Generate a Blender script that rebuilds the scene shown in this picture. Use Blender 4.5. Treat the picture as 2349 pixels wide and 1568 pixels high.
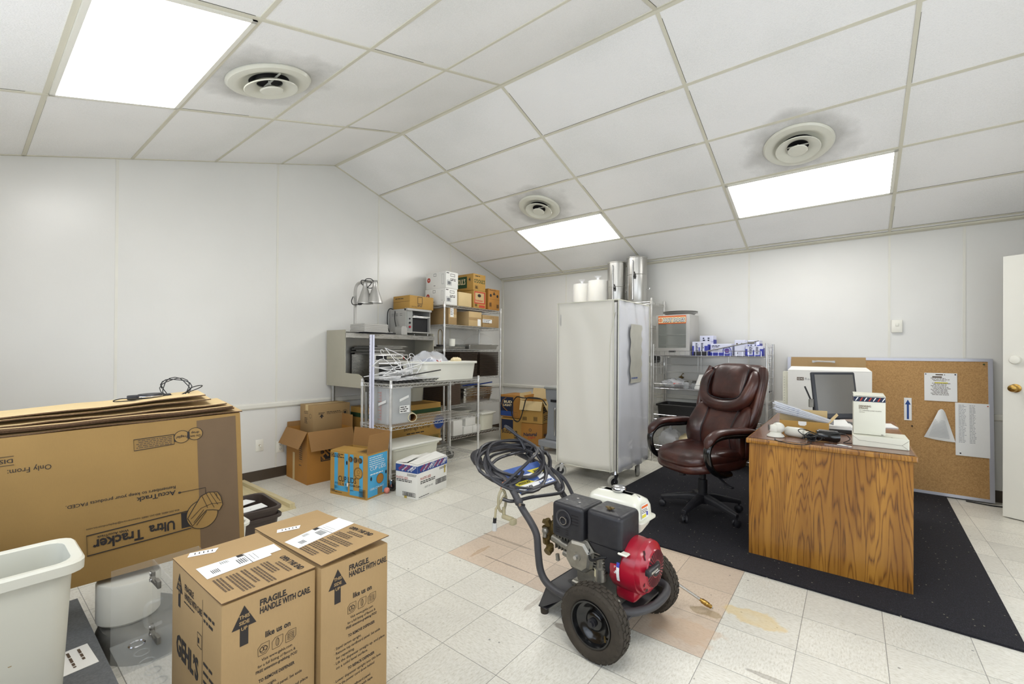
import bpy, math, random
from math import sin, cos, pi, radians, sqrt, atan2
from mathutils import Vector, Matrix
random.seed(7)
for o in list(bpy.data.objects): bpy.data.objects.remove(o)
SC = bpy.context.scene
COL = SC.collection
# ---------------------------------------------------------------- camera
cd = bpy.data.cameras.new('camera'); cam = bpy.data.objects.new('camera', cd); COL.objects.link(cam)
CY, CP, CR = 0.666903, 0.004063, 0.006633
f_ = Vector((-sin(CY)*cos(CP), cos(CY)*cos(CP), sin(CP))); r_ = Vector((cos(CY), sin(CY), 0)); u_ = r_.cross(f_)
r2 = r_*cos(CR)+u_*sin(CR); u2 = -r_*sin(CR)+u_*cos(CR)
cam.matrix_world = Matrix((( r2.x, u2.x, -f_.x, 4.56802), (r2.y, u2.y, -f_.y, -5.60347), (r2.z, u2.z, -f_.z, 1.27255), (0, 0, 0, 1)))
cd.sensor_width = 36; cd.sensor_fit = 'HORIZONTAL'; cd.lens = 997.768/2349*36
cd.shift_x = (1174.5-1169.139)/2349; cd.shift_y = (803.634-784)/2349
cd.clip_start = 0.02; cd.clip_end = 60
SC.camera = cam
# ---------------------------------------------------------------- world and exposure
w = bpy.data.worlds.new('world'); SC.world = w; w.use_nodes = True
w.node_tree.nodes['Background'].inputs[0].default_value = (0.75, 0.85, 1, 1)
w.node_tree.nodes['Background'].inputs[1].default_value = 1.0
SC.view_settings.view_transform = 'Standard'; SC.view_settings.look = 'None'
SC.view_settings.gamma = 1; SC.view_settings.use_curve_mapping = False
SC.view_settings.exposure = 0.86
LAMP = 7.4            # radiance of the ceiling diffusers

def area_fill(name, loc, rot, sx, sy, power, col):
    l = bpy.data.lights.new(name, 'AREA'); l.shape = 'RECTANGLE'; l.size = sx; l.size_y = sy; l.energy = power; l.color = col
    o = bpy.data.objects.new(name, l); COL.objects.link(o); o.location = loc; o.rotation_euler = rot
area_fill('fill_behind_camera', (3.3, -5.98, 1.4), (radians(122), 0, 0), 4.6, 1.2, 11, (.95, .97, 1))  # added fill behind the camera, tilted up to lighten the ceiling
area_fill('fill_right', (6.26, -3.7, 1.15), (radians(94), 0, radians(90)), 3.4, 1.9, 27, (.82, .9, 1))  # added fill for bluish light from the right; no doorway opens here
# ---------------------------------------------------------------- materials
M = {}
def srgb(c):
    if isinstance(c, str):
        c = [int(c[i:i+2], 16)/255 for i in (0, 2, 4)]
    return tuple((x/12.92 if x <= .04045 else ((x+.055)/1.055)**2.4) for x in c)
def nodes(name):
    m = bpy.data.materials.new(name); m.use_nodes = True; nt = m.node_tree; M[name] = m
    return m, nt, nt.nodes, nt.links, nt.nodes['Principled BSDF']
def ramp(N, stops, interp='LINEAR'):
    r = N.new('ShaderNodeValToRGB'); r.color_ramp.interpolation = interp
    el = r.color_ramp.elements
    while len(el) < len(stops): el.new(0.5)
    for e, (p, c) in zip(el, stops):
        e.position = p; e.color = (c, c, c, 1) if isinstance(c, (int, float)) else (*c, 1)
    return r
def mat(name, col, rough=0.5, metal=0.0, var=0.0, vs=8.0, bump=0.0, bs=80.0, coat=0.0, trans=0.0, ior=1.45, alpha=1.0, emit=0.0, stretch=(1, 1, 1), rvar=0.0, sheen=0.0):
    m, nt, N, Lk, P = nodes(name)
    c = srgb(col)
    P.inputs['Base Color'].default_value = (*c, 1); P.inputs['Roughness'].default_value = rough
    P.inputs['Metallic'].default_value = metal; P.inputs['IOR'].default_value = ior
    P.inputs['Coat Weight'].default_value = coat; P.inputs['Coat Roughness'].default_value = .12
    P.inputs['Transmission Weight'].default_value = trans; P.inputs['Alpha'].default_value = alpha
    P.inputs['Sheen Weight'].default_value = sheen
    if emit:
        P.inputs['Emission Color'].default_value = (*c, 1); P.inputs['Emission Strength'].default_value = emit
    if var or bump or rvar:
        tc = N.new('ShaderNodeTexCoord'); mp = N.new('ShaderNodeMapping'); mp.inputs['Scale'].default_value = stretch
        Lk.new(tc.outputs['Object'], mp.inputs['Vector'])
    if var:
        n = N.new('ShaderNodeTexNoise'); n.inputs['Scale'].default_value = vs; n.inputs['Detail'].default_value = 5
        Lk.new(mp.outputs[0], n.inputs['Vector'])
        r = ramp(N, [(.25, tuple(max(0, x*(1-var)) for x in c)), (.75, tuple(min(1, x*(1+var)) for x in c))])
        Lk.new(n.outputs['Fac'], r.inputs[0]); Lk.new(r.outputs[0], P.inputs['Base Color'])
    if rvar:
        n = N.new('ShaderNodeTexNoise'); n.inputs['Scale'].default_value = vs*1.7; n.inputs['Detail'].default_value = 4
        Lk.new(mp.outputs[0], n.inputs['Vector'])
        r = ramp(N, [(.3, max(0, rough-rvar)), (.7, min(1, rough+rvar))]); Lk.new(n.outputs['Fac'], r.inputs[0])
        Lk.new(r.outputs[0], P.inputs['Roughness'])
    if bump:
        n = N.new('ShaderNodeTexNoise'); n.inputs['Scale'].default_value = bs; n.inputs['Detail'].default_value = 3
        b = N.new('ShaderNodeBump'); b.inputs['Strength'].default_value = bump; b.inputs['Distance'].default_value = .003
        Lk.new(mp.outputs[0], n.inputs['Vector']); Lk.new(n.outputs['Fac'], b.inputs['Height']); Lk.new(b.outputs[0], P.inputs['Normal'])
    return m

# plain finishes
mat('grid', 'd8d4c2', .55, var=.05, vs=3)
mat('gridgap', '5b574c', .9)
mat('trimwhite', 'dedcd2', .45, var=.03)
mat('vinylbase', '4a3f33', .4, var=.1, vs=4)
mat('doorpaint', 'e6e4da', .4, var=.02, vs=3)
mat('plate', 'e9e7dc', .35)
mat('dark', '17161a', .5)
mat('black', '1b1b1d', .45, var=.2, vs=20)
mat('blackplastic', '26262a', .42, var=.15, vs=30, bump=.15, bs=400, rvar=.08)
mat('powder', '3f3e40', .5, var=.12, vs=25, bump=.15, bs=300)
mat('rubber', '3a342c', .88, var=.2, vs=18, bump=.3, bs=150)
mat('hose', '2b2b30', .42, var=.15, vs=30, coat=.15)
mat('gripfoam', '222226', .6, var=.1)
mat('glossblack', '0c0c0d', .18, coat=.5)
mat('chrome', 'c9c9cc', .18, 1, var=.1, vs=20)
mat('chromewire', 'd6d5d1', .28, .6, var=.15, vs=12)
mat('steel', 'c9c8c5', .3, 1, var=.04, vs=6, stretch=(1, 1, 12), rvar=.06)
mat('urnsteel', 'c4c3bf', .33, 1, var=.015, vs=3)
mat('steeldull', 'b4b2ac', .42, 1, var=.1, vs=5, rvar=.1)
mat('galv', 'a7a7a3', .4, .9, var=.15, vs=30)
mat('alu', 'c3c2bf', .42, .9, var=.06, vs=10)
mat('castalu', '9b988f', .45, .85, var=.15, vs=30, bump=.3, bs=200)
mat('brassdirty', '6b5a35', .5, .7, var=.35, vs=40, bump=.4, bs=150)
mat('brass', 'b08d4a', .25, 1, var=.1)
mat('copper', 'd28a5e', .4, .6)
mat('lowbounce', '8b7d68', .5, var=.1, vs=4, stretch=(1, 1, .2))  # brown chosen to cut bounce off the unseen front wall
mat('red', 'a0162c', .28, var=.12, vs=10, coat=.4)
mat('reddark', '2a070c', .6)
mat('tankwhite', 'dcdbcd', .28, var=.03, vs=8, coat=.3)
mat('greybeige', 'a9a594', .42, var=.06, vs=4, bump=.05, bs=60)
mat('greypaint', '9c9d99', .4, var=.05, vs=5)
mat('scalegrey', '8f9296', .38, var=.05, vs=6)
mat('hammered', 'bbb9b4', .35, .4, var=.05, vs=6)
mat('tub', 'e4e3d8', .4, var=.04, vs=5, rvar=.08)
mat('tubdirty', 'dddbc9', .42, var=.09, vs=4, rvar=.08)
mat('binwhite', 'd6d4c6', .4, var=.03, vs=3)
mat('stain', 'b79a62', .6, alpha=.6)
mat('busbrown', '40352f', .5, var=.15, vs=12)
mat('busblack', '2a2827', .45, var=.15, vs=10)
mat('trayb', '5a4a3e', .55, var=.12, vs=15)
mat('trayedge', '33291f', .6)
mat('paper', 'e9e9e6', .7, var=.02, vs=5)
mat('paperprint', '8f8f94', .8)
mat('whitecard', 'e6e5df', .6, var=.02, vs=6)
mat('creamcard', 'd9d8c9', .6, var=.02, vs=6)
mat('ink', '2a2523', .7)
mat('inkbrown', '6f5a42', .8, var=.06, vs=10)
mat('inkfaint', '5a4a3a', .8)
mat('inkred', 'b3412f', .7)
mat('inkblue', '2b4a8c', .7)
mat('inknavy', '1d2640', .6)
mat('inkgreen', '2d4a2c', .7)
mat('cyan', '4ba3cf', .6, var=.04, vs=12)
mat('white', 'ececec', .5)
mat('yellow', 'd7c93a', .5)
mat('labelblue', '3c5a9b', .4, var=.3, vs=20)
mat('orange', 'e06a2b', .5)
mat('cream', 'f0dfb4', .5)
mat('ballpink', 'e08a78', .6, var=.08, vs=20)
mat('plywood', 'cdbf97', .6, var=.1, vs=6, stretch=(1, 8, 1))
mat('pvc', 'd8cfa9', .35)
mat('woodtube', 'a57a48', .7)
mat('filterpaper', 'd6cfb6', .8, var=.05, vs=3, bump=.8, bs=60, stretch=(1, 1, 14))
mat('bluetape', '24408f', .5)
mat('gloveblue', '3f46a8', .5, var=.05)
mat('glovewhite', 'dcdef0', .5)
mat('granite', '5f6264', .5, var=.25, vs=120)
mat('graniteside', '2c2d2f', .6)
mat('torngrey', 'b4b2a6', .4, var=.1, vs=8)
mat('screen', '6d6a64', .16, var=.03)
mat('monitor', '33353a', .4)
mat('camwhite', 'd9d7cc', .35, var=.05)
mat('flute', '5d4630', .9, var=.4, vs=200)
mat('corkframe', 'b9bac2', .35, .6)
mat('castgrey', '77766f', .5, .6, var=.1)
mat('wheelgrey', 'a09e96', .5, var=.1, vs=30)
mat('wax', 'b7a14c', .5)
mat('cable', '1a1a1a', .5)
mat('clearhose', 'cfc6a6', .25, trans=.5, ior=1.3)
mat('dusty', '7c7a73', .6, .4, var=.2, vs=20)
mat('terracotta', 'b4573c', .6)

def cardboard(name, col, var=.06):
    m, nt, N, Lk, P = nodes(name); c = srgb(col)
    tc = N.new('ShaderNodeTexCoord'); n = N.new('ShaderNodeTexNoise'); n.inputs['Scale'].default_value = 5; n.inputs['Detail'].default_value = 6
    n2 = N.new('ShaderNodeTexNoise'); n2.inputs['Scale'].default_value = 240; mp = N.new('ShaderNodeMapping'); mp.inputs['Scale'].default_value = (1, 1, .25)
    Lk.new(tc.outputs['Object'], n.inputs['Vector']); Lk.new(tc.outputs['Object'], mp.inputs[0]); Lk.new(mp.outputs[0], n2.inputs['Vector'])
    mx = N.new('ShaderNodeMath'); mx.operation = 'MULTIPLY_ADD'; mx.inputs[1].default_value = .35
    Lk.new(n2.outputs['Fac'], mx.inputs[0]); Lk.new(n.outputs['Fac'], mx.inputs[2])
    r = ramp(N, [(.35, tuple(x*(1-var*1.6) for x in c)), (.95, tuple(min(1, x*(1+var)) for x in c))])
    Lk.new(mx.outputs[0], r.inputs[0]); Lk.new(r.outputs[0], P.inputs['Base Color']); P.inputs['Roughness'].default_value = .68
    b = N.new('ShaderNodeBump'); b.inputs['Strength'].default_value = .12; b.inputs['Distance'].default_value = .002
    Lk.new(n.outputs['Fac'], b.inputs['Height']); Lk.new(b.outputs[0], P.inputs['Normal'])
for nm, c in dict(card='a2855a', cardlight='bda274', cardtan='a68a60', cardgold='b38b44', cardorange='a8742f', cardbrown='966f3f', carddull='8a7248', cardpale='cdb585', cardultra='997841').items():
    cardboard(nm, c)

def film(name, col, alpha, rough=.3, trans_w=.0):
    m, nt, N, Lk, P = nodes(name)
    P.inputs['Base Color'].default_value = (*srgb(col), 1); P.inputs['Roughness'].default_value = rough
    P.inputs['Alpha'].default_value = alpha
film('bagfilm', 'eef0f4', .45, .15)
film('coverfilm', 'e9e6dc', .80, .45)
film('coverclear', 'f0f1f6', .62, .12)
film('acrylic', 'e8ecea', .09, .05)
film('cambro', 'd8dbdc', .42, .25)
film('glass', '9aa09a', .25, .03)
film('bundlefilm', 'e3e6ee', .7, .12)

# structure materials
def wallmat():
    m, nt, N, Lk, P = nodes('wallpaint')
    tc = N.new('ShaderNodeTexCoord'); n = N.new('ShaderNodeTexNoise'); n.inputs['Scale'].default_value = 1.1; n.inputs['Detail'].default_value = 5
    Lk.new(tc.outputs['Object'], n.inputs['Vector'])
    r = ramp(N, [(.3, srgb('dad9d4')), (.7, srgb('e1e0db'))]); Lk.new(n.outputs['Fac'], r.inputs[0]); Lk.new(r.outputs[0], P.inputs['Base Color'])
    P.inputs['Roughness'].default_value = .3; P.inputs['Coat Weight'].default_value = .1; P.inputs['Coat Roughness'].default_value = .25
    n2 = N.new('ShaderNodeTexNoise'); n2.inputs['Scale'].default_value = 3; n2.inputs['Detail'].default_value = 6
    Lk.new(tc.outputs['Object'], n2.inputs['Vector'])
    b = N.new('ShaderNodeBump'); b.inputs['Strength'].default_value = .25; b.inputs['Distance'].default_value = .02
    Lk.new(n2.outputs['Fac'], b.inputs['Height']); Lk.new(b.outputs[0], P.inputs['Normal'])
wallmat()
VENTS = [(1.78, -1.54, 2.915), (4.23, -1.54, 2.915), (1.80, -4.453, 2.90)]
def tilemat():
    m, nt, N, Lk, P = nodes('ceilingtile')
    tc = N.new('ShaderNodeTexCoord'); n = N.new('ShaderNodeTexNoise'); n.inputs['Scale'].default_value = 150; n.inputs['Detail'].default_value = 3
    Lk.new(tc.outputs['Object'], n.inputs['Vector'])
    n0 = N.new('ShaderNodeTexNoise'); n0.inputs['Scale'].default_value = 1.3; Lk.new(tc.outputs['Object'], n0.inputs['Vector'])
    a = N.new('ShaderNodeMath'); a.operation = 'MULTIPLY_ADD'; a.inputs[1].default_value = .8; Lk.new(n.outputs['Fac'], a.inputs[0]); Lk.new(n0.outputs['Fac'], a.inputs[2])
    r = ramp(N, [(.6, srgb('ebebe8')), (1.1, srgb('f8f7f5'))]); Lk.new(a.outputs[0], r.inputs[0]); Lk.new(r.outputs[0], P.inputs['Base Color'])
    prev = r.outputs[0]
    # grey dust blown onto the tiles around the three air vents
    for (vx, vy, vz) in VENTS:
        sb = N.new('ShaderNodeVectorMath'); sb.operation = 'SUBTRACT'; sb.inputs[1].default_value = (vx, vy, vz); Lk.new(tc.outputs['Object'], sb.inputs[0])
        ln = N.new('ShaderNodeVectorMath'); ln.operation = 'LENGTH'; Lk.new(sb.outputs[0], ln.inputs[0])
        nz = N.new('ShaderNodeTexNoise'); nz.inputs['Scale'].default_value = 5; nz.inputs['Detail'].default_value = 6; Lk.new(tc.outputs['Object'], nz.inputs[0])
        ad = N.new('ShaderNodeMath'); ad.operation = 'MULTIPLY_ADD'; ad.inputs[1].default_value = .36; Lk.new(nz.outputs['Fac'], ad.inputs[0]); Lk.new(ln.outputs['Value'], ad.inputs[2])
        rr = ramp(N, [(.40, .55), (.46, .38), (.60, 0)]); Lk.new(ad.outputs[0], rr.inputs[0])
        mm = N.new('ShaderNodeMix'); mm.data_type = 'RGBA'; Lk.new(rr.outputs[0], mm.inputs[0]); Lk.new(prev, mm.inputs[6]); mm.inputs[7].default_value = (*srgb('8f8d84'), 1); prev = mm.outputs[2]
    Lk.new(prev, P.inputs['Base Color'])
    P.inputs['Roughness'].default_value = .55
    b = N.new('ShaderNodeBump'); b.inputs['Strength'].default_value = .5; b.inputs['Distance'].default_value = .004
    Lk.new(n.outputs['Fac'], b.inputs['Height']); Lk.new(b.outputs[0], P.inputs['Normal'])
tilemat()
def diffmat():
    # fluorescent diffuser: two tubes glow a little brighter through the acrylic
    m, nt, N, Lk, P = nodes('diffuser')
    tc = N.new('ShaderNodeTexCoord'); sp = N.new('ShaderNodeSeparateXYZ'); Lk.new(tc.outputs['Object'], sp.inputs[0])
    ab = N.new('ShaderNodeMath'); ab.operation = 'ABSOLUTE'; Lk.new(sp.outputs['Y'], ab.inputs[0])
    r = ramp(N, [(0.0, .8), (.13, 1.0), (.24, .85), (.3, .7)]); Lk.new(ab.outputs[0], r.inputs[0])
    mu = N.new('ShaderNodeMath'); mu.operation = 'MULTIPLY'; mu.inputs[1].default_value = LAMP; Lk.new(r.outputs[0], mu.inputs[0])
    P.inputs['Base Color'].default_value = (.9, .9, .9, 1); P.inputs['Emission Color'].default_value = (1, .985, .955, 1)
    Lk.new(mu.outputs[0], P.inputs['Emission Strength'])
diffmat()
def floormat():
    m, nt, N, Lk, P = nodes('vinylfloor')
    S = .3048; OX, OY = 2.5535, -3.6708
    def math(op, a, b=None, c=None):
        n = N.new('ShaderNodeMath'); n.operation = op
        for i, v in enumerate((a, b, c)):
            if v is None: continue
            if isinstance(v, (int, float)): n.inputs[i].default_value = v
            else: Lk.new(v, n.inputs[i])
        return n.outputs[0]
    tc = N.new('ShaderNodeTexCoord'); sp = N.new('ShaderNodeSeparateXYZ'); Lk.new(tc.outputs['Object'], sp.inputs[0])
    X = math('DIVIDE', math('SUBTRACT', sp.outputs['X'], OX), S); Y = math('DIVIDE', math('SUBTRACT', sp.outputs['Y'], OY), S)
    fx, fy = math('FLOOR', X), math('FLOOR', Y)
    dx = math('ABSOLUTE', math('SUBTRACT', math('FRACT', X), .5)); dy = math('ABSOLUTE', math('SUBTRACT', math('FRACT', Y), .5))
    seam = math('GREATER_THAN', math('MAXIMUM', dx, dy), .4955)
    cell = N.new('ShaderNodeCombineXYZ'); Lk.new(fx, cell.inputs[0]); Lk.new(fy, cell.inputs[1])
    wn = N.new('ShaderNodeTexWhiteNoise'); wn.noise_dimensions = '2D'; Lk.new(cell.outputs[0], wn.inputs[0])
    # streaks whose direction alternates with the tile
    par = math('MODULO', math('ABSOLUTE', math('ADD', fx, fy)), 2.0); par = math('GREATER_THAN', par, .5)
    def streak(sc):
        mp = N.new('ShaderNodeMapping'); mp.inputs['Scale'].default_value = sc; Lk.new(tc.outputs['Object'], mp.inputs[0])
        n = N.new('ShaderNodeTexNoise'); n.inputs['Scale'].default_value = 42; n.inputs['Detail'].default_value = 6; n.inputs['Roughness'].default_value = .75
        Lk.new(mp.outputs[0], n.inputs[0]); return n.outputs['Fac']
    s1, s2 = streak((1.1, 3.2, 1)), streak((3.2, 1.1, 1))
    mxs = N.new('ShaderNodeMix'); Lk.new(par, mxs.inputs[0]); Lk.new(s1, mxs.inputs[2]); Lk.new(s2, mxs.inputs[3])
    st = mxs.outputs[0]
    base = ramp(N, [(.28, srgb('b8b2a0')), (.42, srgb('dad6c8')), (.55, srgb('e8e5da')), (.75, srgb('f0eee5'))]); Lk.new(st, base.inputs[0])
    tan = ramp(N, [(.28, srgb('b5a08a')), (.45, srgb('d6c2ac')), (.75, srgb('e2d2c0'))]); Lk.new(st, tan.inputs[0])
    # replaced tan tiles: x 0..5 cells, y -1..+3 (world rectangle), minus rug side
    inx = math('MULTIPLY', math('GREATER_THAN', X, 0.0), math('LESS_THAN', X, 5.0))
    iny = math('MULTIPLY', math('GREATER_THAN', Y, 0.0), math('LESS_THAN', Y, 4.0))
    tanm = math('MULTIPLY', inx, iny)
    mix1 = N.new('ShaderNodeMix'); mix1.data_type = 'RGBA'; Lk.new(tanm, mix1.inputs[0]); Lk.new(base.outputs[0], mix1.inputs[6]); Lk.new(tan.outputs[0], mix1.inputs[7])
    # tile-to-tile brightness
    tb = math('MULTIPLY_ADD', wn.outputs['Value'], .12, .89)
    dirt = N.new('ShaderNodeTexNoise'); dirt.inputs['Scale'].default_value = 1.5; dirt.inputs['Detail'].default_value = 7; dirt.inputs['Roughness'].default_value = .65
    Lk.new(tc.outputs['Object'], dirt.inputs[0]); dr = ramp(N, [(.3, .86), (.6, 1.0)]); Lk.new(dirt.outputs['Fac'], dr.inputs[0])
    # grimy band of traffic towards the shelves
    sc = N.new('ShaderNodeTexVoronoi'); sc.inputs['Scale'].default_value = 9; Lk.new(tc.outputs['Object'], sc.inputs[0])
    spk = math('LESS_THAN', sc.outputs['Distance'], .045); spk = math('SUBTRACT', 1.0, math('MULTIPLY', spk, .55))
    tot = math('MULTIPLY', math('MULTIPLY', tb, dr.outputs[0]), spk)
    tot = math('MULTIPLY', tot, math('SUBTRACT', 1.0, math('MULTIPLY', seam, .62)))
    hs = N.new('ShaderNodeMix'); hs.data_type = 'RGBA'; hs.blend_type = 'MULTIPLY'; hs.inputs[0].default_value = 1
    cb = N.new('ShaderNodeCombineColor'); [Lk.new(tot, cb.inputs[i]) for i in range(3)]
    Lk.new(mix1.outputs[2], hs.inputs[6]); Lk.new(cb.outputs[0], hs.inputs[7])
    prev = hs.outputs[2]
    # stains with shapes of their own: (x, y, rx, ry, colour, strength)
    for (sx, sy, rx, ry, col, k) in [(4.20, -3.22, .16, .075, 'd9bd78', .6), (4.00, -3.31, .08, .04, '9a8358', .6), (3.95, -3.52, .19, .10, 'c9a580', .4), (2.75, -3.30, .25, .012, '5d4c3c', .5), (2.98, -3.55, .25, .006, '3d3026', .7),
                                     (3.55, -3.85, .10, .03, '4d3c2c', .6), (3.30, -3.72, .015, .2, '8a7760', .4), (2.70, -3.52, .02, .1, 'b08a5a', .5), (1.3, -2.9, .4, .15, 'a39b80', .35), (2.3, -1.3, .9, .12, '8d8468', .35), (4.35, -3.62, .12, .018, '6a5f50', .5)]:
        mp = N.new('ShaderNodeVectorMath'); mp.operation = 'SUBTRACT'; mp.inputs[1].default_value = (sx, sy, 0); Lk.new(tc.outputs['Object'], mp.inputs[0])
        ms = N.new('ShaderNodeVectorMath'); ms.operation = 'MULTIPLY'; ms.inputs[1].default_value = (1/rx, 1/ry, 1); Lk.new(mp.outputs[0], ms.inputs[0])
        ln = N.new('ShaderNodeVectorMath'); ln.operation = 'LENGTH'; Lk.new(ms.outputs[0], ln.inputs[0])
        nz = N.new('ShaderNodeTexNoise'); nz.inputs['Scale'].default_value = 14; nz.inputs['Detail'].default_value = 5; Lk.new(tc.outputs['Object'], nz.inputs[0])
        d = math('ADD', ln.outputs['Value'], math('MULTIPLY_ADD', nz.outputs['Fac'], 1.6, -.8))
        rr = ramp(N, [(.0, k*.6), (.75, k), (.95, 0)]); Lk.new(d, rr.inputs[0])
        mm = N.new('ShaderNodeMix'); mm.data_type = 'RGBA'; Lk.new(rr.outputs[0], mm.inputs[0]); Lk.new(prev, mm.inputs[6]); mm.inputs[7].default_value = (*srgb(col), 1)
        prev = mm.outputs[2]
    Lk.new(prev, P.inputs['Base Color'])
    rr = ramp(N, [(.3, .42), (.7, .28)]); Lk.new(dirt.outputs['Fac'], rr.inputs[0]); Lk.new(rr.outputs[0], P.inputs['Roughness'])
    b = N.new('ShaderNodeBump'); b.inputs['Strength'].default_value = .3; b.inputs['Distance'].default_value = .001
    h = math('SUBTRACT', math('MULTIPLY', st, .3), seam); Lk.new(h, b.inputs['Height']); Lk.new(b.outputs[0], P.inputs['Normal'])
floormat()
def rugmat():
    m, nt, N, Lk, P = nodes('rug')
    tc = N.new('ShaderNodeTexCoord'); n = N.new('ShaderNodeTexNoise'); n.inputs['Scale'].default_value = 160; n.inputs['Detail'].default_value = 2
    mp = N.new('ShaderNodeMapping'); mp.inputs['Scale'].default_value = (1.6, .5, 1); Lk.new(tc.outputs['Object'], mp.inputs[0]); Lk.new(mp.outputs[0], n.inputs[0])
    r = ramp(N, [(.35, srgb('0b0a10')), (.6, srgb('191820')), (.8, srgb('302f3b'))]); Lk.new(n.outputs['Fac'], r.inputs[0])
    v = N.new('ShaderNodeTexVoronoi'); v.inputs['Scale'].default_value = 30; Lk.new(tc.outputs['Object'], v.inputs[0])
    lt = N.new('ShaderNodeMath'); lt.operation = 'LESS_THAN'; lt.inputs[1].default_value = .10; Lk.new(v.outputs['Distance'], lt.inputs[0])
    sc = N.new('ShaderNodeSeparateColor'); Lk.new(v.outputs['Color'], sc.inputs[0])
    gt = N.new('ShaderNodeMath'); gt.operation = 'GREATER_THAN'; gt.inputs[1].default_value = .55; Lk.new(sc.outputs[0], gt.inputs[0])
    mu = N.new('ShaderNodeMath'); mu.operation = 'MULTIPLY'; Lk.new(lt.outputs[0], mu.inputs[0]); Lk.new(gt.outputs[0], mu.inputs[1])
    mx = N.new('ShaderNodeMix'); mx.data_type = 'RGBA'; Lk.new(mu.outputs[0], mx.inputs[0]); Lk.new(r.outputs[0], mx.inputs[6]); mx.inputs[7].default_value = (*srgb('8d8874'), 1)
    Lk.new(mx.outputs[2], P.inputs['Base Color']); P.inputs['Roughness'].default_value = .95
    b = N.new('ShaderNodeBump'); b.inputs['Strength'].default_value = .7; b.inputs['Distance'].default_value = .004; Lk.new(n.outputs['Fac'], b.inputs['Height']); Lk.new(b.outputs[0], P.inputs['Normal'])
rugmat()
def woodmat(name, dark, mid, light, horiz=False, rough=.35):
    m, nt, N, Lk, P = nodes(name)
    tc = N.new('ShaderNodeTexCoord'); mp = N.new('ShaderNodeMapping')
    mp.inputs['Scale'].default_value = (6, .55, 6) if horiz else (4.2, 4.2, .30); Lk.new(tc.outputs['Object'], mp.inputs[0])
    n = N.new('ShaderNodeTexNoise'); n.inputs['Scale'].default_value = 1.9; n.inputs['Detail'].default_value = 2.5; n.inputs['Distortion'].default_value = .25; Lk.new(mp.outputs[0], n.inputs[0])
    mu = N.new('ShaderNodeMath'); mu.operation = 'MULTIPLY'; mu.inputs[1].default_value = 46; Lk.new(n.outputs['Fac'], mu.inputs[0])
    fr = N.new('ShaderNodeMath'); fr.operation = 'PINGPONG'; fr.inputs[1].default_value = 1; Lk.new(mu.outputs[0], fr.inputs[0])
    n2 = N.new('ShaderNodeTexNoise'); mp2 = N.new('ShaderNodeMapping'); mp2.inputs['Scale'].default_value = (60, 3, 60) if horiz else (60, 60, 3); Lk.new(tc.outputs['Object'], mp2.inputs[0]); Lk.new(mp2.outputs[0], n2.inputs[0]); n2.inputs['Scale'].default_value = 4
    n2.inputs['Detail'].default_value = 4
    ad = N.new('ShaderNodeMath'); ad.operation = 'MULTIPLY_ADD'; ad.inputs[1].default_value = 1.0; Lk.new(n2.outputs['Fac'], ad.inputs[0]); Lk.new(fr.outputs[0], ad.inputs[2])
    r = ramp(N, [(.35, srgb(dark)), (.62, srgb(mid)), (1.0, srgb(light))]); Lk.new(ad.outputs[0], r.inputs[0])
    n3 = N.new('ShaderNodeTexNoise'); n3.inputs['Scale'].default_value = 3.2; Lk.new(mp.outputs[0], n3.inputs[0]); r3 = ramp(N, [(.35, (.72, .62, .5)), (.65, (1.08, 1.04, 1))]); Lk.new(n3.outputs['Fac'], r3.inputs[0])
    mx = N.new('ShaderNodeMix'); mx.data_type = 'RGBA'; mx.blend_type = 'MULTIPLY'; mx.inputs[0].default_value = 1; Lk.new(r.outputs[0], mx.inputs[6]); Lk.new(r3.outputs[0], mx.inputs[7])
    Lk.new(mx.outputs[2], P.inputs['Base Color']); P.inputs['Roughness'].default_value = rough; P.inputs['Coat Weight'].default_value = .15
woodmat('oak', '4f3413', '85591f', 'a3752e')
woodmat('walnuttop', '5b3b30', '7b5848', '8c6a58', True, .25)
def leathermat():
    m, nt, N, Lk, P = nodes('leather')
    tc = N.new('ShaderNodeTexCoord'); n = N.new('ShaderNodeTexNoise'); n.inputs['Scale'].default_value = 7; n.inputs['Detail'].default_value = 6; Lk.new(tc.outputs['Object'], n.inputs[0])
    r = ramp(N, [(.3, srgb('2a1411')), (.55, srgb('44221b')), (.8, srgb('5d3527'))]); Lk.new(n.outputs['Fac'], r.inputs[0]); Lk.new(r.outputs[0], P.inputs['Base Color'])
    P.inputs['Roughness'].default_value = .33; P.inputs['Coat Weight'].default_value = .25; P.inputs['Coat Roughness'].default_value = .25
    v = N.new('ShaderNodeTexNoise'); v.inputs['Scale'].default_value = 14; v.inputs['Detail'].default_value = 7; v.inputs['Distortion'].default_value = .5; Lk.new(tc.outputs['Object'], v.inputs[0])
    b = N.new('ShaderNodeBump'); b.inputs['Strength'].default_value = .35; b.inputs['Distance'].default_value = .01; Lk.new(v.outputs['Fac'], b.inputs['Height']); Lk.new(b.outputs[0], P.inputs['Normal'])
leathermat()
def corkmat():
    m, nt, N, Lk, P = nodes('cork')
    tc = N.new('ShaderNodeTexCoord'); n = N.new('ShaderNodeTexNoise'); n.inputs['Scale'].default_value = 130; n.inputs['Detail'].default_value = 4; Lk.new(tc.outputs['Object'], n.inputs[0])
    r = ramp(N, [(.3, srgb('a07a4a')), (.5, srgb('b18a58')), (.7, srgb('bf9863'))]); Lk.new(n.outputs['Fac'], r.inputs[0]); Lk.new(r.outputs[0], P.inputs['Base Color']); P.inputs['Roughness'].default_value = .85
corkmat()

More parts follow.
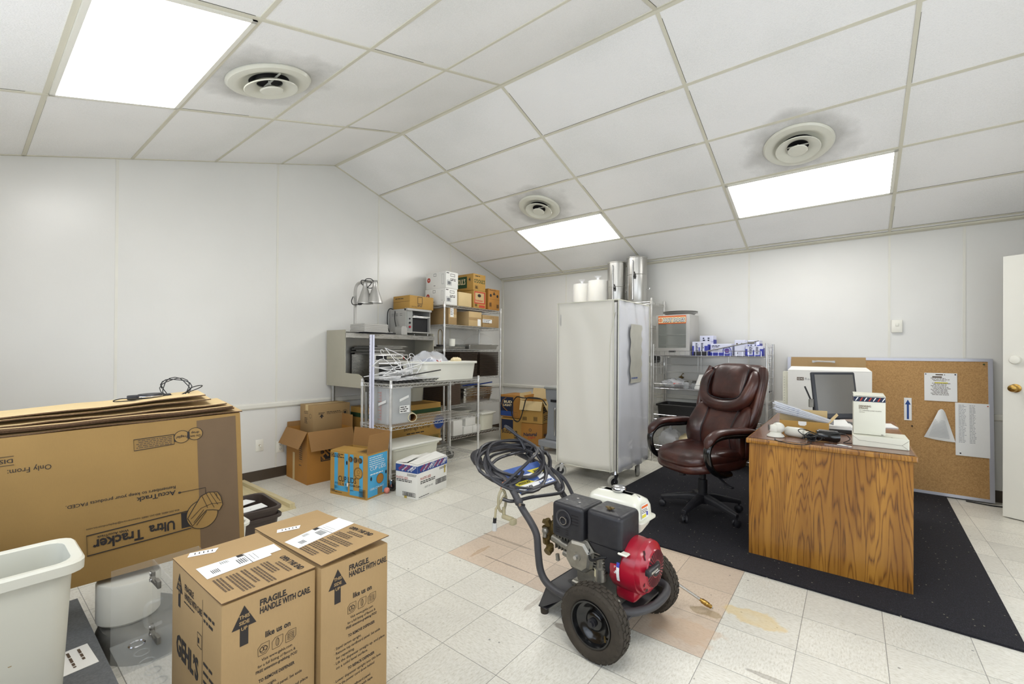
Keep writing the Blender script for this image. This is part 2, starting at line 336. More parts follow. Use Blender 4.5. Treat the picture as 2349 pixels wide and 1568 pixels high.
# ---------------------------------------------------------------- mesh builder
def V(*a): return Vector(a)
_txt = {}
def text_geo(s, bold=0.0):
    k = (s, bold)
    if k not in _txt:
        c = bpy.data.curves.new('t', 'FONT'); c.body = s; c.size = 1; c.offset = bold; c.resolution_u = 2; c.space_line = .95
        o = bpy.data.objects.new('t', c); COL.objects.link(o)
        me = bpy.data.meshes.new_from_object(o, depsgraph=bpy.context.evaluated_depsgraph_get())
        vs = [v.co.copy() for v in me.vertices]; fs = [tuple(p.vertices) for p in me.polygons]
        bpy.data.objects.remove(o); bpy.data.meshes.remove(me); bpy.data.curves.remove(c)
        _txt[k] = (vs, fs)
    return _txt[k]
class MB:
    def __init__(s, m='black', T=None):
        s.v = []; s.f = []; s.mi = []; s.ms = []; s.T = T or Matrix.Identity(4); s.use(m)
    def use(s, m):
        if m not in s.ms: s.ms.append(m)
        s.cur = s.ms.index(m); return s
    def add(s, vs, fs):
        b = len(s.v); s.v += [s.T @ Vector(v) for v in vs]
        for f in fs: s.f.append(tuple(b+i for i in f)); s.mi.append(s.cur)
        return s
    def box(s, x0, x1, y0, y1, z0, z1):
        return s.add([(x, y, z) for z in (z0, z1) for y in (y0, y1) for x in (x0, x1)], [(0, 2, 3, 1), (4, 5, 7, 6), (0, 1, 5, 4), (2, 6, 7, 3), (0, 4, 6, 2), (1, 3, 7, 5)])
    def rbox(s, x0, x1, y0, y1, z0, z1, r=.01, n=3, tz=None):
        # box with all edges rounded (superellipsoid style rings)
        r = min(r, (x1-x0)/2-1e-5, (y1-y0)/2-1e-5, (z1-z0)/2-1e-5)
        prof = [(r-r*cos(a), -r+r*sin(a)) if 0 else (r*(1-sin(a)), r*(1-cos(a))) for a in [pi/2*i/n for i in range(n+1)]]
        rings = []
        for (ins, dz) in prof: rings.append((ins, z0+dz))
        for (ins, dz) in reversed(prof): rings.append((ins, z1-dz))
        def ring(ins, z):
            out = []
            rr = max(r-ins, 1e-5)
            for cx, cy, a0 in ((x1-r, y1-r, 0), (x0+r, y1-r, pi/2), (x0+r, y0+r, pi), (x1-r, y0+r, 3*pi/2)):
                for i in range(n+1):
                    a = a0+pi/2*i/n; out.append((cx+rr*cos(a), cy+rr*sin(a), z))
            return out
        return s.loft([ring(*q) for q in rings])
    def loft(s, rings, cap=True, close=False):
        k = len(rings[0]); vs = [p for r in rings for p in r]; fs = []
        n = len(rings)
        for i in range(n if close else n-1):
            for j in range(k):
                a, b = i*k+j, i*k+(j+1) % k; c, d = ((i+1) % n)*k+(j+1) % k, ((i+1) % n)*k+j
                fs.append((a, b, c, d))
        if cap and not close:
            fs.append(tuple(reversed(range(k)))); fs.append(tuple((n-1)*k+j for j in range(k)))
        return s.add(vs, fs)
    def poly(s, pts): return s.add(pts, [tuple(range(len(pts)))])
    def prism(s, pts, d):
        # polygon pts (3D) extruded by vector d
        k = len(pts); d = Vector(d); a = [Vector(p) for p in pts]; b = [p+d for p in a]
        return s.add(a+b, [tuple(reversed(range(k))), tuple(range(k, 2*k))]+[(i, (i+1) % k, k+(i+1) % k, k+i) for i in range(k)])
    def cyl(s, p0, p1, r0, r1=None, n=16, cap=True):
        p0, p1 = Vector(p0), Vector(p1); r1 = r0 if r1 is None else r1
        d = (p1-p0).normalized(); u = d.orthogonal().normalized(); w = d.cross(u)
        R = [[p+(u*cos(2*pi*i/n)+w*sin(2*pi*i/n))*r for i in range(n)] for p, r in ((p0, r0), (p1, r1))]
        return s.loft(R, cap)
    def lathe(s, prof, o=(0, 0, 0), ax=(0, 0, 1), n=24, cap=False, sx=1.0):
        o = Vector(o); d = Vector(ax).normalized(); u = d.orthogonal().normalized()
        if abs(d.z) > .9: u = Vector((1, 0, 0))
        w = d.cross(u)
        return s.loft([[o+d*h+(u*cos(2*pi*i/n)*sx+w*sin(2*pi*i/n))*max(r, 1e-4) for i in range(n)] for r, h in prof], cap)
    def tube(s, pts, r, n=8, closed=False, cap=True, rs=None):
        P = [Vector(p) for p in pts]; k = len(P); rings = []; prev = None
        for i in range(k):
            a = P[(i-1) % k] if (closed or i > 0) else P[i]; b = P[(i+1) % k] if (closed or i < k-1) else P[i]
            t = (b-a).normalized()
            if prev is None: u = t.orthogonal().normalized()
            else:
                u = prev-t*prev.dot(t)
                u = u.normalized() if u.length > 1e-6 else t.orthogonal().normalized()
            prev = u; w = t.cross(u); rr = rs[i] if rs else r
            rings.append([P[i]+(u*cos(2*pi*j/n)+w*sin(2*pi*j/n))*rr for j in range(n)])
        return s.loft(rings, cap, closed)
    def sphere(s, c, r, n=14, sz=(1, 1, 1)):
        c = Vector(c); m = n//2
        rings = [[(c.x+r*sz[0]*sin(pi*i/m)*cos(2*pi*j/n), c.y+r*sz[1]*sin(pi*i/m)*sin(2*pi*j/n), c.z-r*sz[2]*cos(pi*i/m)) for j in range(n)] for i in range(1, m)]
        return s.loft(rings)
    def text(s, t, o, u, v, h, al='L', w=None, bold=0.0, vert='B'):
        vs, fs = text_geo(t, bold)
        if not vs: return s
        xs = [p.x for p in vs]; ys = [p.y for p in vs]; x0, x1, y0, y1 = min(xs), max(xs), min(ys), max(ys)
        sy = h/.7 if '\n' not in t else h/(y1-y0); sx = sy if w is None else w/(x1-x0)
        ox = {'L': x0, 'C': (x0+x1)/2, 'R': x1}[al]; oy = 0 if vert == 'B' else (y0+y1)/2
        if '\n' in t and vert == 'T': oy = y1
        o, u, v = Vector(o), Vector(u).normalized(), Vector(v).normalized()
        return s.add([o+u*(p.x-ox)*sx+v*(p.y-oy)*sy for p in vs], fs)
    def face(s, o, u, v, eps=.0008):
        # helper returning a function mapping face coordinates (a, b) to a point a hair above the face
        o, u, v = Vector(o), Vector(u).normalized(), Vector(v).normalized(); n = u.cross(v)
        return lambda a, b, e=1: o+u*a+v*b+n*eps*e
    def rect(s, F, a0, a1, b0, b1, e=1): return s.poly([F(a0, b0, e), F(a1, b0, e), F(a1, b1, e), F(a0, b1, e)])
    def frame(s, F, a0, a1, b0, b1, t, e=1):
        for q in ((a0, a1, b0, b0+t), (a0, a1, b1-t, b1), (a0, a0+t, b0+t, b1-t), (a1-t, a1, b0+t, b1-t)): s.rect(F, *q, e)
        return s
    def disc(s, F, a, b, r, e=1, n=20, rb=None): return s.poly([F(a+r*cos(2*pi*i/n), b+(rb or r)*sin(2*pi*i/n), e) for i in range(n)])
    def ringf(s, F, a, b, r, t, e=1, n=24, rb=None):
        rb = rb or r
        vs = [F(a+q*cos(2*pi*i/n), b+q2*sin(2*pi*i/n), e) for q, q2 in ((r, rb), (r-t, rb-t)) for i in range(n)]
        return s.add(vs, [(i, (i+1) % n, n+(i+1) % n, n+i) for i in range(n)])
    def lines(s, F, a0, a1, b1, n, gap, h, seed=0, e=1):
        # rows of small printed words (illegible text seen from afar)
        rn = random.Random(seed)
        for i in range(n):
            a = a0; b = b1-gap*i
            end = a1-(a1-a0)*rn.random()*.35
            while a < end:
                wd = min(h*(1.5+rn.random()*4), end-a); s.rect(F, a, a+wd, b-h, b, e); a += wd+h*.8
        return s
    def barcode(s, F, a0, a1, b0, b1, seed=1, e=1):
        rn = random.Random(seed); a = a0
        while a < a1:
            wd = (a1-a0)*(.012+.03*rn.random()); s.rect(F, a, min(a+wd, a1), b0, b1, e); a += wd+(a1-a0)*(.012+.03*rn.random())
        return s
    def obj(s, name, parent=None, smooth=True, loc=None, rot=None, ang=35, bevel=0, subsurf=0, solid=0):
        me = bpy.data.meshes.new(name); me.from_pydata([tuple(v) for v in s.v], [], s.f); me.update()
        for m in s.ms: me.materials.append(M[m])
        me.polygons.foreach_set('material_index', s.mi)
        if smooth:
            me.polygons.foreach_set('use_smooth', [True]*len(me.polygons)); me.set_sharp_from_angle(angle=radians(ang))
        o = bpy.data.objects.new(name, me); COL.objects.link(o)
        if parent: o.parent = parent
        if loc: o.location = loc
        if rot: o.rotation_euler = rot
        if bevel:
            b = o.modifiers.new('bevel', 'BEVEL'); b.width = bevel; b.segments = 2; b.limit_method = 'ANGLE'
        if solid:
            b = o.modifiers.new('solid', 'SOLIDIFY'); b.thickness = solid; b.offset = 0
        if subsurf:
            b = o.modifiers.new('sub', 'SUBSURF'); b.levels = subsurf; b.render_levels = subsurf
        return o
def tag(o, label=None, cat=None, group=None, kind=None):
    if label: o['label'] = label
    if cat: o['category'] = cat
    if group: o['group'] = group
    if kind: o['kind'] = kind
    return o
def thing(name, label, cat, loc=(0, 0, 0), rz=0, group=None):
    o = bpy.data.objects.new(name, None); COL.objects.link(o); o.location = loc; o.rotation_euler = (0, 0, rz) if not isinstance(rz, tuple) else rz
    o.empty_display_size = .05
    return tag(o, label, cat, group)
def struct(name, mb, **k): return tag(mb.obj(name, **k), kind='structure')
def copytree(o, parent=None):
    c = o.copy(); COL.objects.link(c)
    if parent: c.parent = parent
    for ch in list(o.children): copytree(ch, c)
    return c
def smooth_path(pts, k=6, closed=False):
    P = [Vector(p) for p in pts]; n = len(P); out = []
    rng = range(n if closed else n-1)
    for i in rng:
        p0 = P[(i-1) % n] if closed or i > 0 else P[i]*2-P[i+1]
        p1 = P[i]; p2 = P[(i+1) % n]; p3 = P[(i+2) % n] if closed or i+2 < n else p2*2-p1
        for j in range(k):
            t = j/k
            out.append(.5*((2*p1)+(p2-p0)*t+(2*p0-5*p1+4*p2-p3)*t*t+(3*p1-p0-3*p2+p3)*t*t*t))
    if not closed: out.append(P[-1])
    return out
# ================================================================ ROOM
RY, RZ, AF, AN = -2.99776, 3.35407, 0.29193, 0.30234
HB = RZ+RY*math.tan(AF)                 # wall height at the back wall
YN = -6.02; HN = RZ-(RY-YN)*math.tan(AN)
XR = 6.29
X1 = 1.1921; DX = 1.2192; TS = .6096
m = MB('vinylfloor'); m.box(-.1, XR+.1, YN-.1, .1, -.1, 0); struct('floor', m, smooth=False)
m = MB('wallpaint'); m.prism([(0, 0, 0), (0, YN, 0), (0, YN, HN), (0, RY, RZ), (0, 0, HB)], (-.1, 0, 0)); struct('wall_left', m, smooth=False)
m = MB('wallpaint'); m.box(-.1, XR+.1, 0, .1, 0, HB); struct('wall_back', m, smooth=False)
m = MB('wallpaint'); m.prism([(XR, 0, 0), (XR, YN, 0), (XR, YN, HN), (XR, RY, RZ), (XR, 0, HB)], (.1, 0, 0)); struct('wall_right', m, smooth=False)
m = MB('lowbounce')   # unseen wall behind the camera, darkened to cut bounce, with an added window opening
for q in ((-.1, 1.3, 0, HN), (5.85, XR+.1, 0, HN), (1.3, 5.85, 0, .6), (1.3, 5.85, 2.2, HN)): m.box(q[0], q[1], YN-.1, YN, q[2], q[3])
struct('wall_front', m, smooth=False)
m = MB('trimwhite')
for q in ((1.3, 1.35, .6, 2.2), (5.8, 5.85, .6, 2.2), (1.35, 5.8, .6, .65), (1.35, 5.8, 2.15, 2.2), (3.98, 4.02, .65, 2.15)): m.box(q[0], q[1], YN-.09, YN+.01, q[2], q[3])
wf = struct('added_window_1', m, smooth=False)  # added frame, out of view, made up to go with the rear fill
# ceiling: each slope is a plane of lay-in tiles
def slope(sgn):
    a = AF if sgn > 0 else AN
    return lambda x, t, n=0: Vector((x, RY+sgn*(t*cos(a)+n*sin(a)*-1*1), RZ-t*sin(a)-n*cos(a))) if 0 else Vector((x, RY+sgn*(t*cos(a)-n*sin(a)), RZ-t*sin(a)-n*cos(a)))
FAR, NEAR = slope(1), slope(-1)
LF = -RY/cos(AF); LN = (RY-YN)/cos(AN)
m = MB('ceilingtile')
for S, Ln in ((FAR, LF), (NEAR, LN)):
    vs = [S(-.05, -.0, 0), S(XR+.05, 0, 0), S(XR+.05, Ln+.1, 0), S(-.05, Ln+.1, 0)]
    top = [v+Vector((0, 0, .08)) for v in vs]
    m.add(vs+top, [(0, 1, 2, 3), (7, 6, 5, 4), (0, 4, 5, 1), (1, 5, 6, 2), (2, 6, 7, 3), (3, 7, 4, 0)])
struct('ceiling', m, smooth=False)
def bar(m, S, x0, x1, t0, t1, n0, n1):
    m.add([S(x, t, n) for n in (n0, n1) for t in (t0, t1) for x in (x0, x1)], [(0, 2, 3, 1), (4, 5, 7, 6), (0, 1, 5, 4), (2, 6, 7, 3), (0, 4, 6, 2), (1, 3, 7, 5)])
m = MB('grid')
g = .011
for S, Ln in ((FAR, LF), (NEAR, LN)):
    for k in range(1, 6):
        t = k*TS
        if t < Ln-.03:
            bar(m, S, 0, XR, t-g, t+g, -.001, .004)
    for i in range(0, 5):
        x = X1+DX*i; bar(m, S, x-g, x+g, .02, Ln, -.001, .0055)
    bar(m, S, 0, XR, Ln-.035, Ln+.002, -.001, .02)
    bar(m, S, 0, .022, 0, Ln, -.001, .004); bar(m, S, XR-.022, XR, 0, Ln, -.001, .004)
    bar(m, S, 0, XR, 0, .022, -.001, .004)
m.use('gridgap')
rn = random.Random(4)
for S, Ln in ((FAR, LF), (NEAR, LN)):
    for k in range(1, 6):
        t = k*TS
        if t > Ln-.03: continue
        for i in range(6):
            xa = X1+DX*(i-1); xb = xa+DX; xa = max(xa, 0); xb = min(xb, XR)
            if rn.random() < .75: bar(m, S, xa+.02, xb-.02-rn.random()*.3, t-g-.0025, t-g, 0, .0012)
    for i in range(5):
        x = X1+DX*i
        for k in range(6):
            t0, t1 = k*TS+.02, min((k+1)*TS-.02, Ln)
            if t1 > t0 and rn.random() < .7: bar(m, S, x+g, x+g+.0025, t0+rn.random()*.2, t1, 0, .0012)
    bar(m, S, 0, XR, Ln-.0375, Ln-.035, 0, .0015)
struct('trim_1', m, smooth=False)
# wall panel battens and chair rails
m = MB('trimwhite')
for y in (-4.83, -3.608, -2.415, -1.2): 
    t = (RY-y)/cos(AN) if y < RY else None
    zt = RZ-(RY-y)*math.tan(AN) if y < RY else RZ+(RY-y)*math.tan(AF)
    m.box(0, .0035, y-.009, y+.009, 0, zt-.005)
for x in (1.22, 2.43, 3.639, 4.851, 5.36, 6.1): m.box(x-.009, x+.009, -.0035, 0, 0, HB-.005)
m.box(0, .03, -.03, 0, 0, HB)
struct('trim_2', m, smooth=False)
m = MB('trimwhite')
pr = [(0, .70), (.012, .703), (.02, .715), (.02, .745), (.014, .756), (0, .76)]
m.prism([(a, 0, b) for a, b in pr], (0, YN, 0)); m.prism([(0, -a, b) for a, b in pr], (XR, 0, 0))
struct('trim_3', m, smooth=False)
m = MB('vinylbase'); m.prism([(0, 0, 0), (.012, 0, 0), (.006, 0, .01), (.004, 0, .1), (0, 0, .1)], (0, YN, 0)); struct('baseboard_left', m, smooth=False)
m = MB('vinylbase'); m.prism([(0, 0, 0), (0, -.012, 0), (0, -.006, .01), (0, -.004, .1), (0, 0, .1)], (XR, 0, 0)); struct('baseboard_back', m, smooth=False)
# ceiling luminaires (frame, diffuser) and round air diffusers
def place(S, x, t, a, sgn): 
    p = S(x, t, 0)
    return p, (Vector((radians(0), 0, 0)))
def light_panel(S, sgn, a, i, k, label):
    x = X1+DX*(i+.5); t = TS*(k+.5); p = S(x, t, .0)
    e = thing('ceiling_light', label, 'ceiling light', p, ((-a if sgn > 0 else a), 0, 0), 'fluorescent ceiling panels')
    f = MB('plate')
    w, h = DX/2-.012, TS/2-.012
    for q in ((-w, w, -h, -h+.022), (-w, w, h-.022, h), (-w, -w+.022, -h, h), (w-.022, w, -h, h)): f.box(q[0], q[1], q[2], q[3], -.012, -.002)
    f.obj('frame', e, smooth=False)
    d = MB('diffuser'); d.box(-w+.022, w-.022, -h+.022, h-.022, -.009, -.004); d.obj('diffuser_panel', e, smooth=False)
light_panel(FAR, 1, AF, 0, 3, 'fluorescent ceiling panel above the covered rack, nearest the back corner')
light_panel(FAR, 1, AF, 2, 3, 'fluorescent ceiling panel on the right, above the desk')
light_panel(NEAR, -1, AN, 0, 3, 'large fluorescent ceiling panel at the top left of the view')
light_panel(NEAR, -1, AN, 2, 3, 'fluorescent ceiling panel above the photographer, outside the view')
def vent(S, sgn, a, x, t, label):
    e = thing('ceiling_vent', label, 'air vent', S(x, t, 0), ((-a if sgn > 0 else a), 0, 0), 'round ceiling air vents')
    m = MB('tankwhite'); m.lathe([(.235, -.001), (.237, -.008), (.225, -.02), (.19, -.026), (.165, -.02), (.15, -.008), (.112, -.002), (.108, -.001)], n=48); m.obj('outer_ring', e)
    m = MB('dark'); m.lathe([(.112, -.003), (.001, -.003)], n=40, cap=True); m.obj('duct', e)
    m = MB('tankwhite'); m.lathe([(.075, -.010), (.10, -.022), (.145, -.044), (.150, -.048), (.147, -.052), (.12, -.044), (.085, -.028), (.072, -.018), (.075, -.010)], n=40); m.obj('middle_ring', e)
    m = MB('tankwhite'); m.lathe([(.02, -.03), (.06, -.052), (.066, -.056), (.06, -.062), (.03, -.064), (.001, -.064)], n=32, cap=True)
    m.cyl((0, 0, 0), (0, 0, -.05), .006, n=8); m.box(-.14, .14, -.003, .003, -.016, -.008); m.obj('centre_cone', e)
tc = TS*2.5
vent(FAR, 1, AF, X1+DX*.5-.02, tc, 'round white air vent beside the small far light panel')
vent(FAR, 1, AF, X1+DX*2.5-.01, tc, 'round white air vent above the right light panel')
vent(NEAR, -1, AN, X1+DX*.5, tc+.0, 'large round white air vent beside the top left light panel')
# open door at the right
e = tag(bpy.data.objects.new('door_1', None), kind='structure'); COL.objects.link(e); e.location = (5.505, -.489, 0); e.rotation_euler = (0, 0, atan2(-.43, .87))
m = MB('doorpaint'); m.box(0, .86, 0, .044, .008, 2.055); m.obj('door_leaf', e, smooth=False, bevel=.0015)
m = MB('brass'); m.lathe([(.033, 0), (.033, .006), (.014, .01), (.012, .03), (.024, .042), (.029, .055), (.024, .07), (.001, .074)], o=(.068, 0, 1.02), ax=(0, -1, 0), n=24, cap=True); m.obj('door_knob', e)
m = MB('plate'); m.lathe([(.034, 0), (.034, .012), (.028, .022), (.012, .026), (.001, .026)], o=(.068, 0, 1.24), ax=(0, -1, 0), n=24, cap=True); m.obj('deadbolt', e)
m = MB('steeldull'); m.box(-.001, .0005, .01, .034, .96, 1.08); m.box(-.001, .0005, .01, .034, 1.19, 1.29); m.obj('latch_plate', e, smooth=False)
# electrical fittings
def wallplate(name, label, cat, y, z, kind):
    e = thing(name, label, cat, (0, y, z), 0)
    m = MB('plate'); m.rbox(0, .006, -.036, .036, -.058, .058, .003, 2); m.obj('cover_plate', e)
    if kind == 'jack':
        m = MB('brass'); m.cyl((.005, 0, .0), (.012, 0, 0), .007); m.use('plate'); m.cyl((.01, 0, 0), (.03, .004, -.012), .005); m.obj('jack', e)
    else:
        for s_ in (-.022, .022):
            m = MB('tub'); m.rbox(.004, .008, -.016, .016, s_-.017, s_+.017, .002, 2); m.use('dark')
            F = m.face((.0081, 0, s_), (0, 1, 0), (0, 0, 1)); m.rect(F, -.008, -.005, -.002, .008); m.rect(F, .005, .008, -.002, .008); m.disc(F, 0, -.008, .003)
            m.obj('socket', e)
wallplate('cable_outlet', 'white cable jack plate low on the left wall', 'wall outlet', -3.762, .345, 'jack')
wallplate('power_outlet', 'white double power socket low on the left wall beside the box stack', 'wall outlet', -3.567, .30, 'power')
e = thing('wall_box', 'small white thermostat plate on the back wall above the desk', 'thermostat', (4.906, -.001, 1.548))
m = MB('plate'); m.rbox(-.04, .04, -.022, 0, -.06, .06, .004, 2); m.obj('housing', e); m = MB('tub'); m.rbox(-.012, .012, -.027, -.021, .0, .03, .002, 2); m.obj('dial', e)
# ---- rug
m = MB('rug'); m.prism([(2.845, -2.72, .0005), (5.165, -2.765, .0005), (5.235, -.02, .0005), (2.935, -.10, .0005)], (0, 0, .0105)); tag(m.obj('rug', smooth=False), 'dark charcoal ribbed rug under the desk and chair', 'rug')
# ================================================================ helpers for repeated things
def carton(name, label, x0, x1, y0, y1, z0, z1, mt='card', rz=0, cat='box', group=None, tape=True, prints=None, origin=None, tilt=None):
    # closed corrugated box; local origin = corner (x0, y0, z0)
    w, d, h = x1-x0, y1-y0, z1-z0
    e = thing(name, label, cat, (x0, y0, z0), rz if tilt is None else (tilt[0], tilt[1], rz), group)
    m = MB(mt); m.rbox(0, w, 0, d, 0, h, .004, 2)
    FY = m.face((0, 0, 0), (1, 0, 0), (0, 0, 1)); FX = m.face((w, 0, 0), (0, 1, 0), (0, 0, 1)); FT = m.face((0, 0, h), (1, 0, 0), (0, 1, 0))
    m.use('flute'); 
    if w >= d: m.rect(FT, .006, w-.006, d/2-.0012, d/2+.0012)
    else: m.rect(FT, w/2-.0012, w/2+.0012, .006, d-.006)
    if prints: prints(m, FY, FX, FT, w, d, h)
    m.obj('carton', e)
    if tape:
        t = MB('cardpale')
        if w >= d:
            t.box(-.0006, w+.0006, d/2-.025, d/2+.025, h, h+.0008); t.box(w, w+.0007, d/2-.025, d/2+.025, h*.8, h+.0005); t.box(-.0007, 0, d/2-.025, d/2+.025, h*.8, h+.0005)
        else:
            t.box(w/2-.025, w/2+.025, -.0006, d+.0006, h, h+.0008); t.box(w/2-.025, w/2+.025, -.0007, 0, h*.8, h+.0005)
        t.obj('packing_tape', e, smooth=False)
    return e
def wire_shelf(m, x0, x1, y0, y1, z, long='y', amp=.028, step=.026):
    # chromed wire shelf: two perimeter rods with zigzag truss, cross wires and stiffeners
    r = .003
    for zz in (z, z-amp):
        for a, b in (((x0, y0), (x1, y0)), ((x1, y0), (x1, y1)), ((x1, y1), (x0, y1)), ((x0, y1), (x0, y0))):
            m.cyl((*a, zz), (*b, zz), r, n=5, cap=False)
    def zig(a, b):
        a, b = Vector((*a, z)), Vector((*b, z)); L_ = (b-a).length; n = max(2, int(L_/.035)); pts = []
        for i in range(n+1):
            p = a.lerp(b, i/n); pts.append((p.x, p.y, z if i % 2 else z-amp))
        m.tube(pts, .0022, n=4, cap=False)
    zig((x0, y0), (x1, y0)); zig((x1, y0), (x1, y1)); zig((x0, y0), (x0, y1)); zig((x0, y1), (x1, y1))
    if long == 'y':
        n = int((y1-y0)/step)
        for i in range(1, n): y = y0+(y1-y0)*i/n; m.cyl((x0, y, z+.002), (x1, y, z+.002), .0017, n=4, cap=False)
        for f in (.33, .66): x = x0+(x1-x0)*f; m.cyl((x, y0, z-.003), (x, y1, z-.003), .0028, n=4, cap=False)
    else:
        n = int((x1-x0)/step)
        for i in range(1, n): x = x0+(x1-x0)*i/n; m.cyl((x, y0, z+.002), (x, y1, z+.002), .0017, n=4, cap=False)
        for f in (.33, .66): y = y0+(y1-y0)*f; m.cyl((x0, y, z-.003), (x1, y, z-.003), .0028, n=4, cap=False)
    for x in (x0, x1):
        for y in (y0, y1): m.lathe([(.014, -.032), (.0175, -.03), (.0165, .006), (.014, .008)], o=(x, y, z), n=10)
def rack(label, x0, x1, y0, y1, h, shelves, z0=.02, long='y', post_r=.0127, caster=False, name='wire_shelving'):
    e = thing(name, label, 'shelf rack', (x0, y0, 0)); W, D = x1-x0, y1-y0
    for x in (0, W):
        for y in (0, D):
            m = MB('chromewire'); m.cyl((x, y, z0), (x, y, h), post_r, n=10)
            zz = z0+.03
            while zz < h-.02: m.lathe([(post_r, -.0012), (post_r+.0012, 0), (post_r, .0012)], o=(x, y, zz), n=8); zz += .05
            m.lathe([(post_r, 0), (post_r+.001, .002), (.004, .006), (.001, .006)], o=(x, y, h), n=8, cap=True)
            p = m.obj('post', e)
            if not caster:
                m = MB('chromewire'); m.cyl((x, y, 0), (x, y, .008), .016, n=10); m.cyl((x, y, .008), (x, y, z0+.002), .006, n=8); m.obj('levelling_foot', p)
    for z in shelves:
        m = MB('chromewire'); wire_shelf(m, 0, W, 0, D, z, long); m.obj('shelf', e)
    if caster:
        for x in (0, W):
            for y in (0, D): caster_part(e, x, y, z0, .045, 25+60*y)
    return e
def caster_part(e, x, y, top, r, ang=30, tyre='rubber', w=.03):
    a = radians(ang); d = Vector((cos(a), sin(a), 0)); n_ = Vector((-sin(a), cos(a), 0)); c = Vector((x, y, r))+d*.022
    m = MB('chrome'); m.cyl((x, y, top-.006), (x, y, top+.01), .012, n=10); m.cyl((x, y, 2*r+.004), (x, y, top), .022, .014, n=12)
    for s in (-1, 1):
        o = n_*(s*(w/2+.004)); q = [Vector((x, y, 2*r+.008))+o-d*.018, Vector((x, y, 2*r+.008))+o+d*.024, c+o+d*.01+V(0, 0, -.006), c+o-d*.012+V(0, 0, -.006)]
        m.prism(q, n_*(.0025*s))
    m.box(x-.02, x+.02, y-.02, y+.02, 2*r+.004, 2*r+.009) if 0 else None
    f = m.obj('caster', e)
    m = MB(tyre); m.lathe([(r*.62, -w/2), (r*.93, -w/2), (r, -w/4), (r, w/4), (r*.93, w/2), (r*.62, w/2)], o=c, ax=n_, n=24)
    m.use('dark'); m.lathe([(r*.62, -w/2), (r*.5, -w/2+.004), (.008, -w/2+.004)], o=c, ax=n_, n=20); m.lathe([(r*.62, w/2), (r*.5, w/2-.004), (.008, w/2-.004)], o=c, ax=n_, n=20)
    m.use('chrome'); m.cyl(c-n_*(w/2+.009), c+n_*(w/2+.009), .006, n=8)
    m.obj('wheel', f)
def tapered_tub(m, x0, x1, y0, y1, z0, z1, ins=.03, rim=.012, r=.03, t=.004, floor_h=.01, n=4):
    # open tapered tub with a rolled rim
    def ring(i, z, rr=None):
        rr = rr or r; out = []
        for cx, cy, a0 in ((x1-i-rr, y1-i-rr, 0), (x0+i+rr, y1-i-rr, pi/2), (x0+i+rr, y0+i+rr, pi), (x1-i-rr, y0+i+rr, 3*pi/2)):
            for k in range(n+1):
                a = a0+pi/2*k/n; out.append((cx+rr*cos(a), cy+rr*sin(a), z))
        return out
    m.loft([ring(ins, z0), ring(rim+.001, z1-rim*1.3), ring(rim+.001, z1-rim*1.3), ring(0, z1-rim*1.5), ring(-.001, z1-rim*.3), ring(rim*.2, z1), ring(rim*.9, z1-.0005), ring(rim+t, z1-.004), ring(ins+t, z0+floor_h)])
# ================================================================ LEFT WALL: work counter with overshelf
e = thing('work_counter', 'grey steel work counter with an overshelf against the left wall', 'work counter', (.02, -3.085, 0))
m = MB('greybeige')
# end panels (upper, lower with rounded nose)
def endpanel(y, t):
    pts = [(.0, .90), (.0, 1.50), (.36, 1.50), (.36, 1.045), (.60, 1.04), (.66, 1.02), (.70, .98), (.715, .93), (.72, .90)]
    m.prism([(a, y, b) for a, b in pts], (0, t, 0))
endpanel(0, .012); m.obj('end_panel', e, smooth=False); m = MB('greybeige'); endpanel(1.225, .012); m.obj('end_panel', e, smooth=False)
m = MB('steeldull'); m.box(0, .004, .012, 1.225, .90, 1.5); m.obj('back_panel', e, smooth=False)
m = MB('steel'); m.box(.004, .375, .005, 1.232, 1.442, 1.446); m.box(.372, .376, .003, 1.234, 1.418, 1.467); m.box(.004, .36, .012, 1.225, 1.47, 1.472) ; m.obj('overshelf', e, smooth=False)
m = MB('steeldull'); m.box(.004, .72, .012, 1.225, .905, .93); m.box(.715, .735, .0, 1.237, .868, .935); m.obj('deck', e, smooth=False)
for x, y in ((.05, .05), (.68, .05), (.05, 1.19), (.68, 1.19)):
    m = MB('galv'); m.cyl((x, y, 0), (x, y, .9), .0205, n=14); m.cyl((x, y, 0), (x, y, .02), .024, n=12); m.obj('leg', e)
m = MB('galv'); m.box(.02, .71, .03, 1.21, .165, .172); m.box(.70, .712, .03, 1.21, .14, .172); m.obj('undershelf', e, smooth=False)
# ---- stainless oven on the counter deck
e = thing('countertop_oven', 'stainless countertop oven on the steel counter, below its overshelf', 'oven', (.05, -2.8, .931))
m = MB('steel'); m.rbox(0, .44, 0, .46, .02, .31, .006, 2)
for x in (.04, .40):
    for y in (.04, .42): m.use('dark').cyl((x, y, 0), (x, y, .022), .012, n=8)
m.obj('housing', e)
m = MB('hammered'); F = m.face((.44, 0, 0), (0, 1, 0), (0, 0, 1)); m.box(.44, .455, .01, .45, .04, .235); m.obj('door', e, smooth=False)
m = MB('dark'); m.box(.455, .457, .05, .41, .07, .19); m.obj('window', e, smooth=False)
m = MB('dark'); m.box(.44, .443, .02, .44, .25, .295); m.use('creamcard'); F = m.face((.4432, 0, 0), (0, 1, 0), (0, 0, 1)); m.rect(F, .16, .38, .258, .286); m.use('inkred'); m.rect(F, .385, .402, .258, .286); m.use('inkgreen'); m.rect(F, .408, .425, .258, .286)
m.use('inkfaint'); m.lines(F, .165, .375, .28, 2, .012, .006, 3, 2); m.obj('control_panel', e, smooth=False)
m = MB('chrome'); m.cyl((.475, .03, .21), (.475, .43, .21), .006, n=8); m.cyl((.455, .04, .21), (.475, .04, .21), .005, n=6); m.cyl((.455, .42, .21), (.475, .42, .21), .005, n=6); m.obj('handle', e)
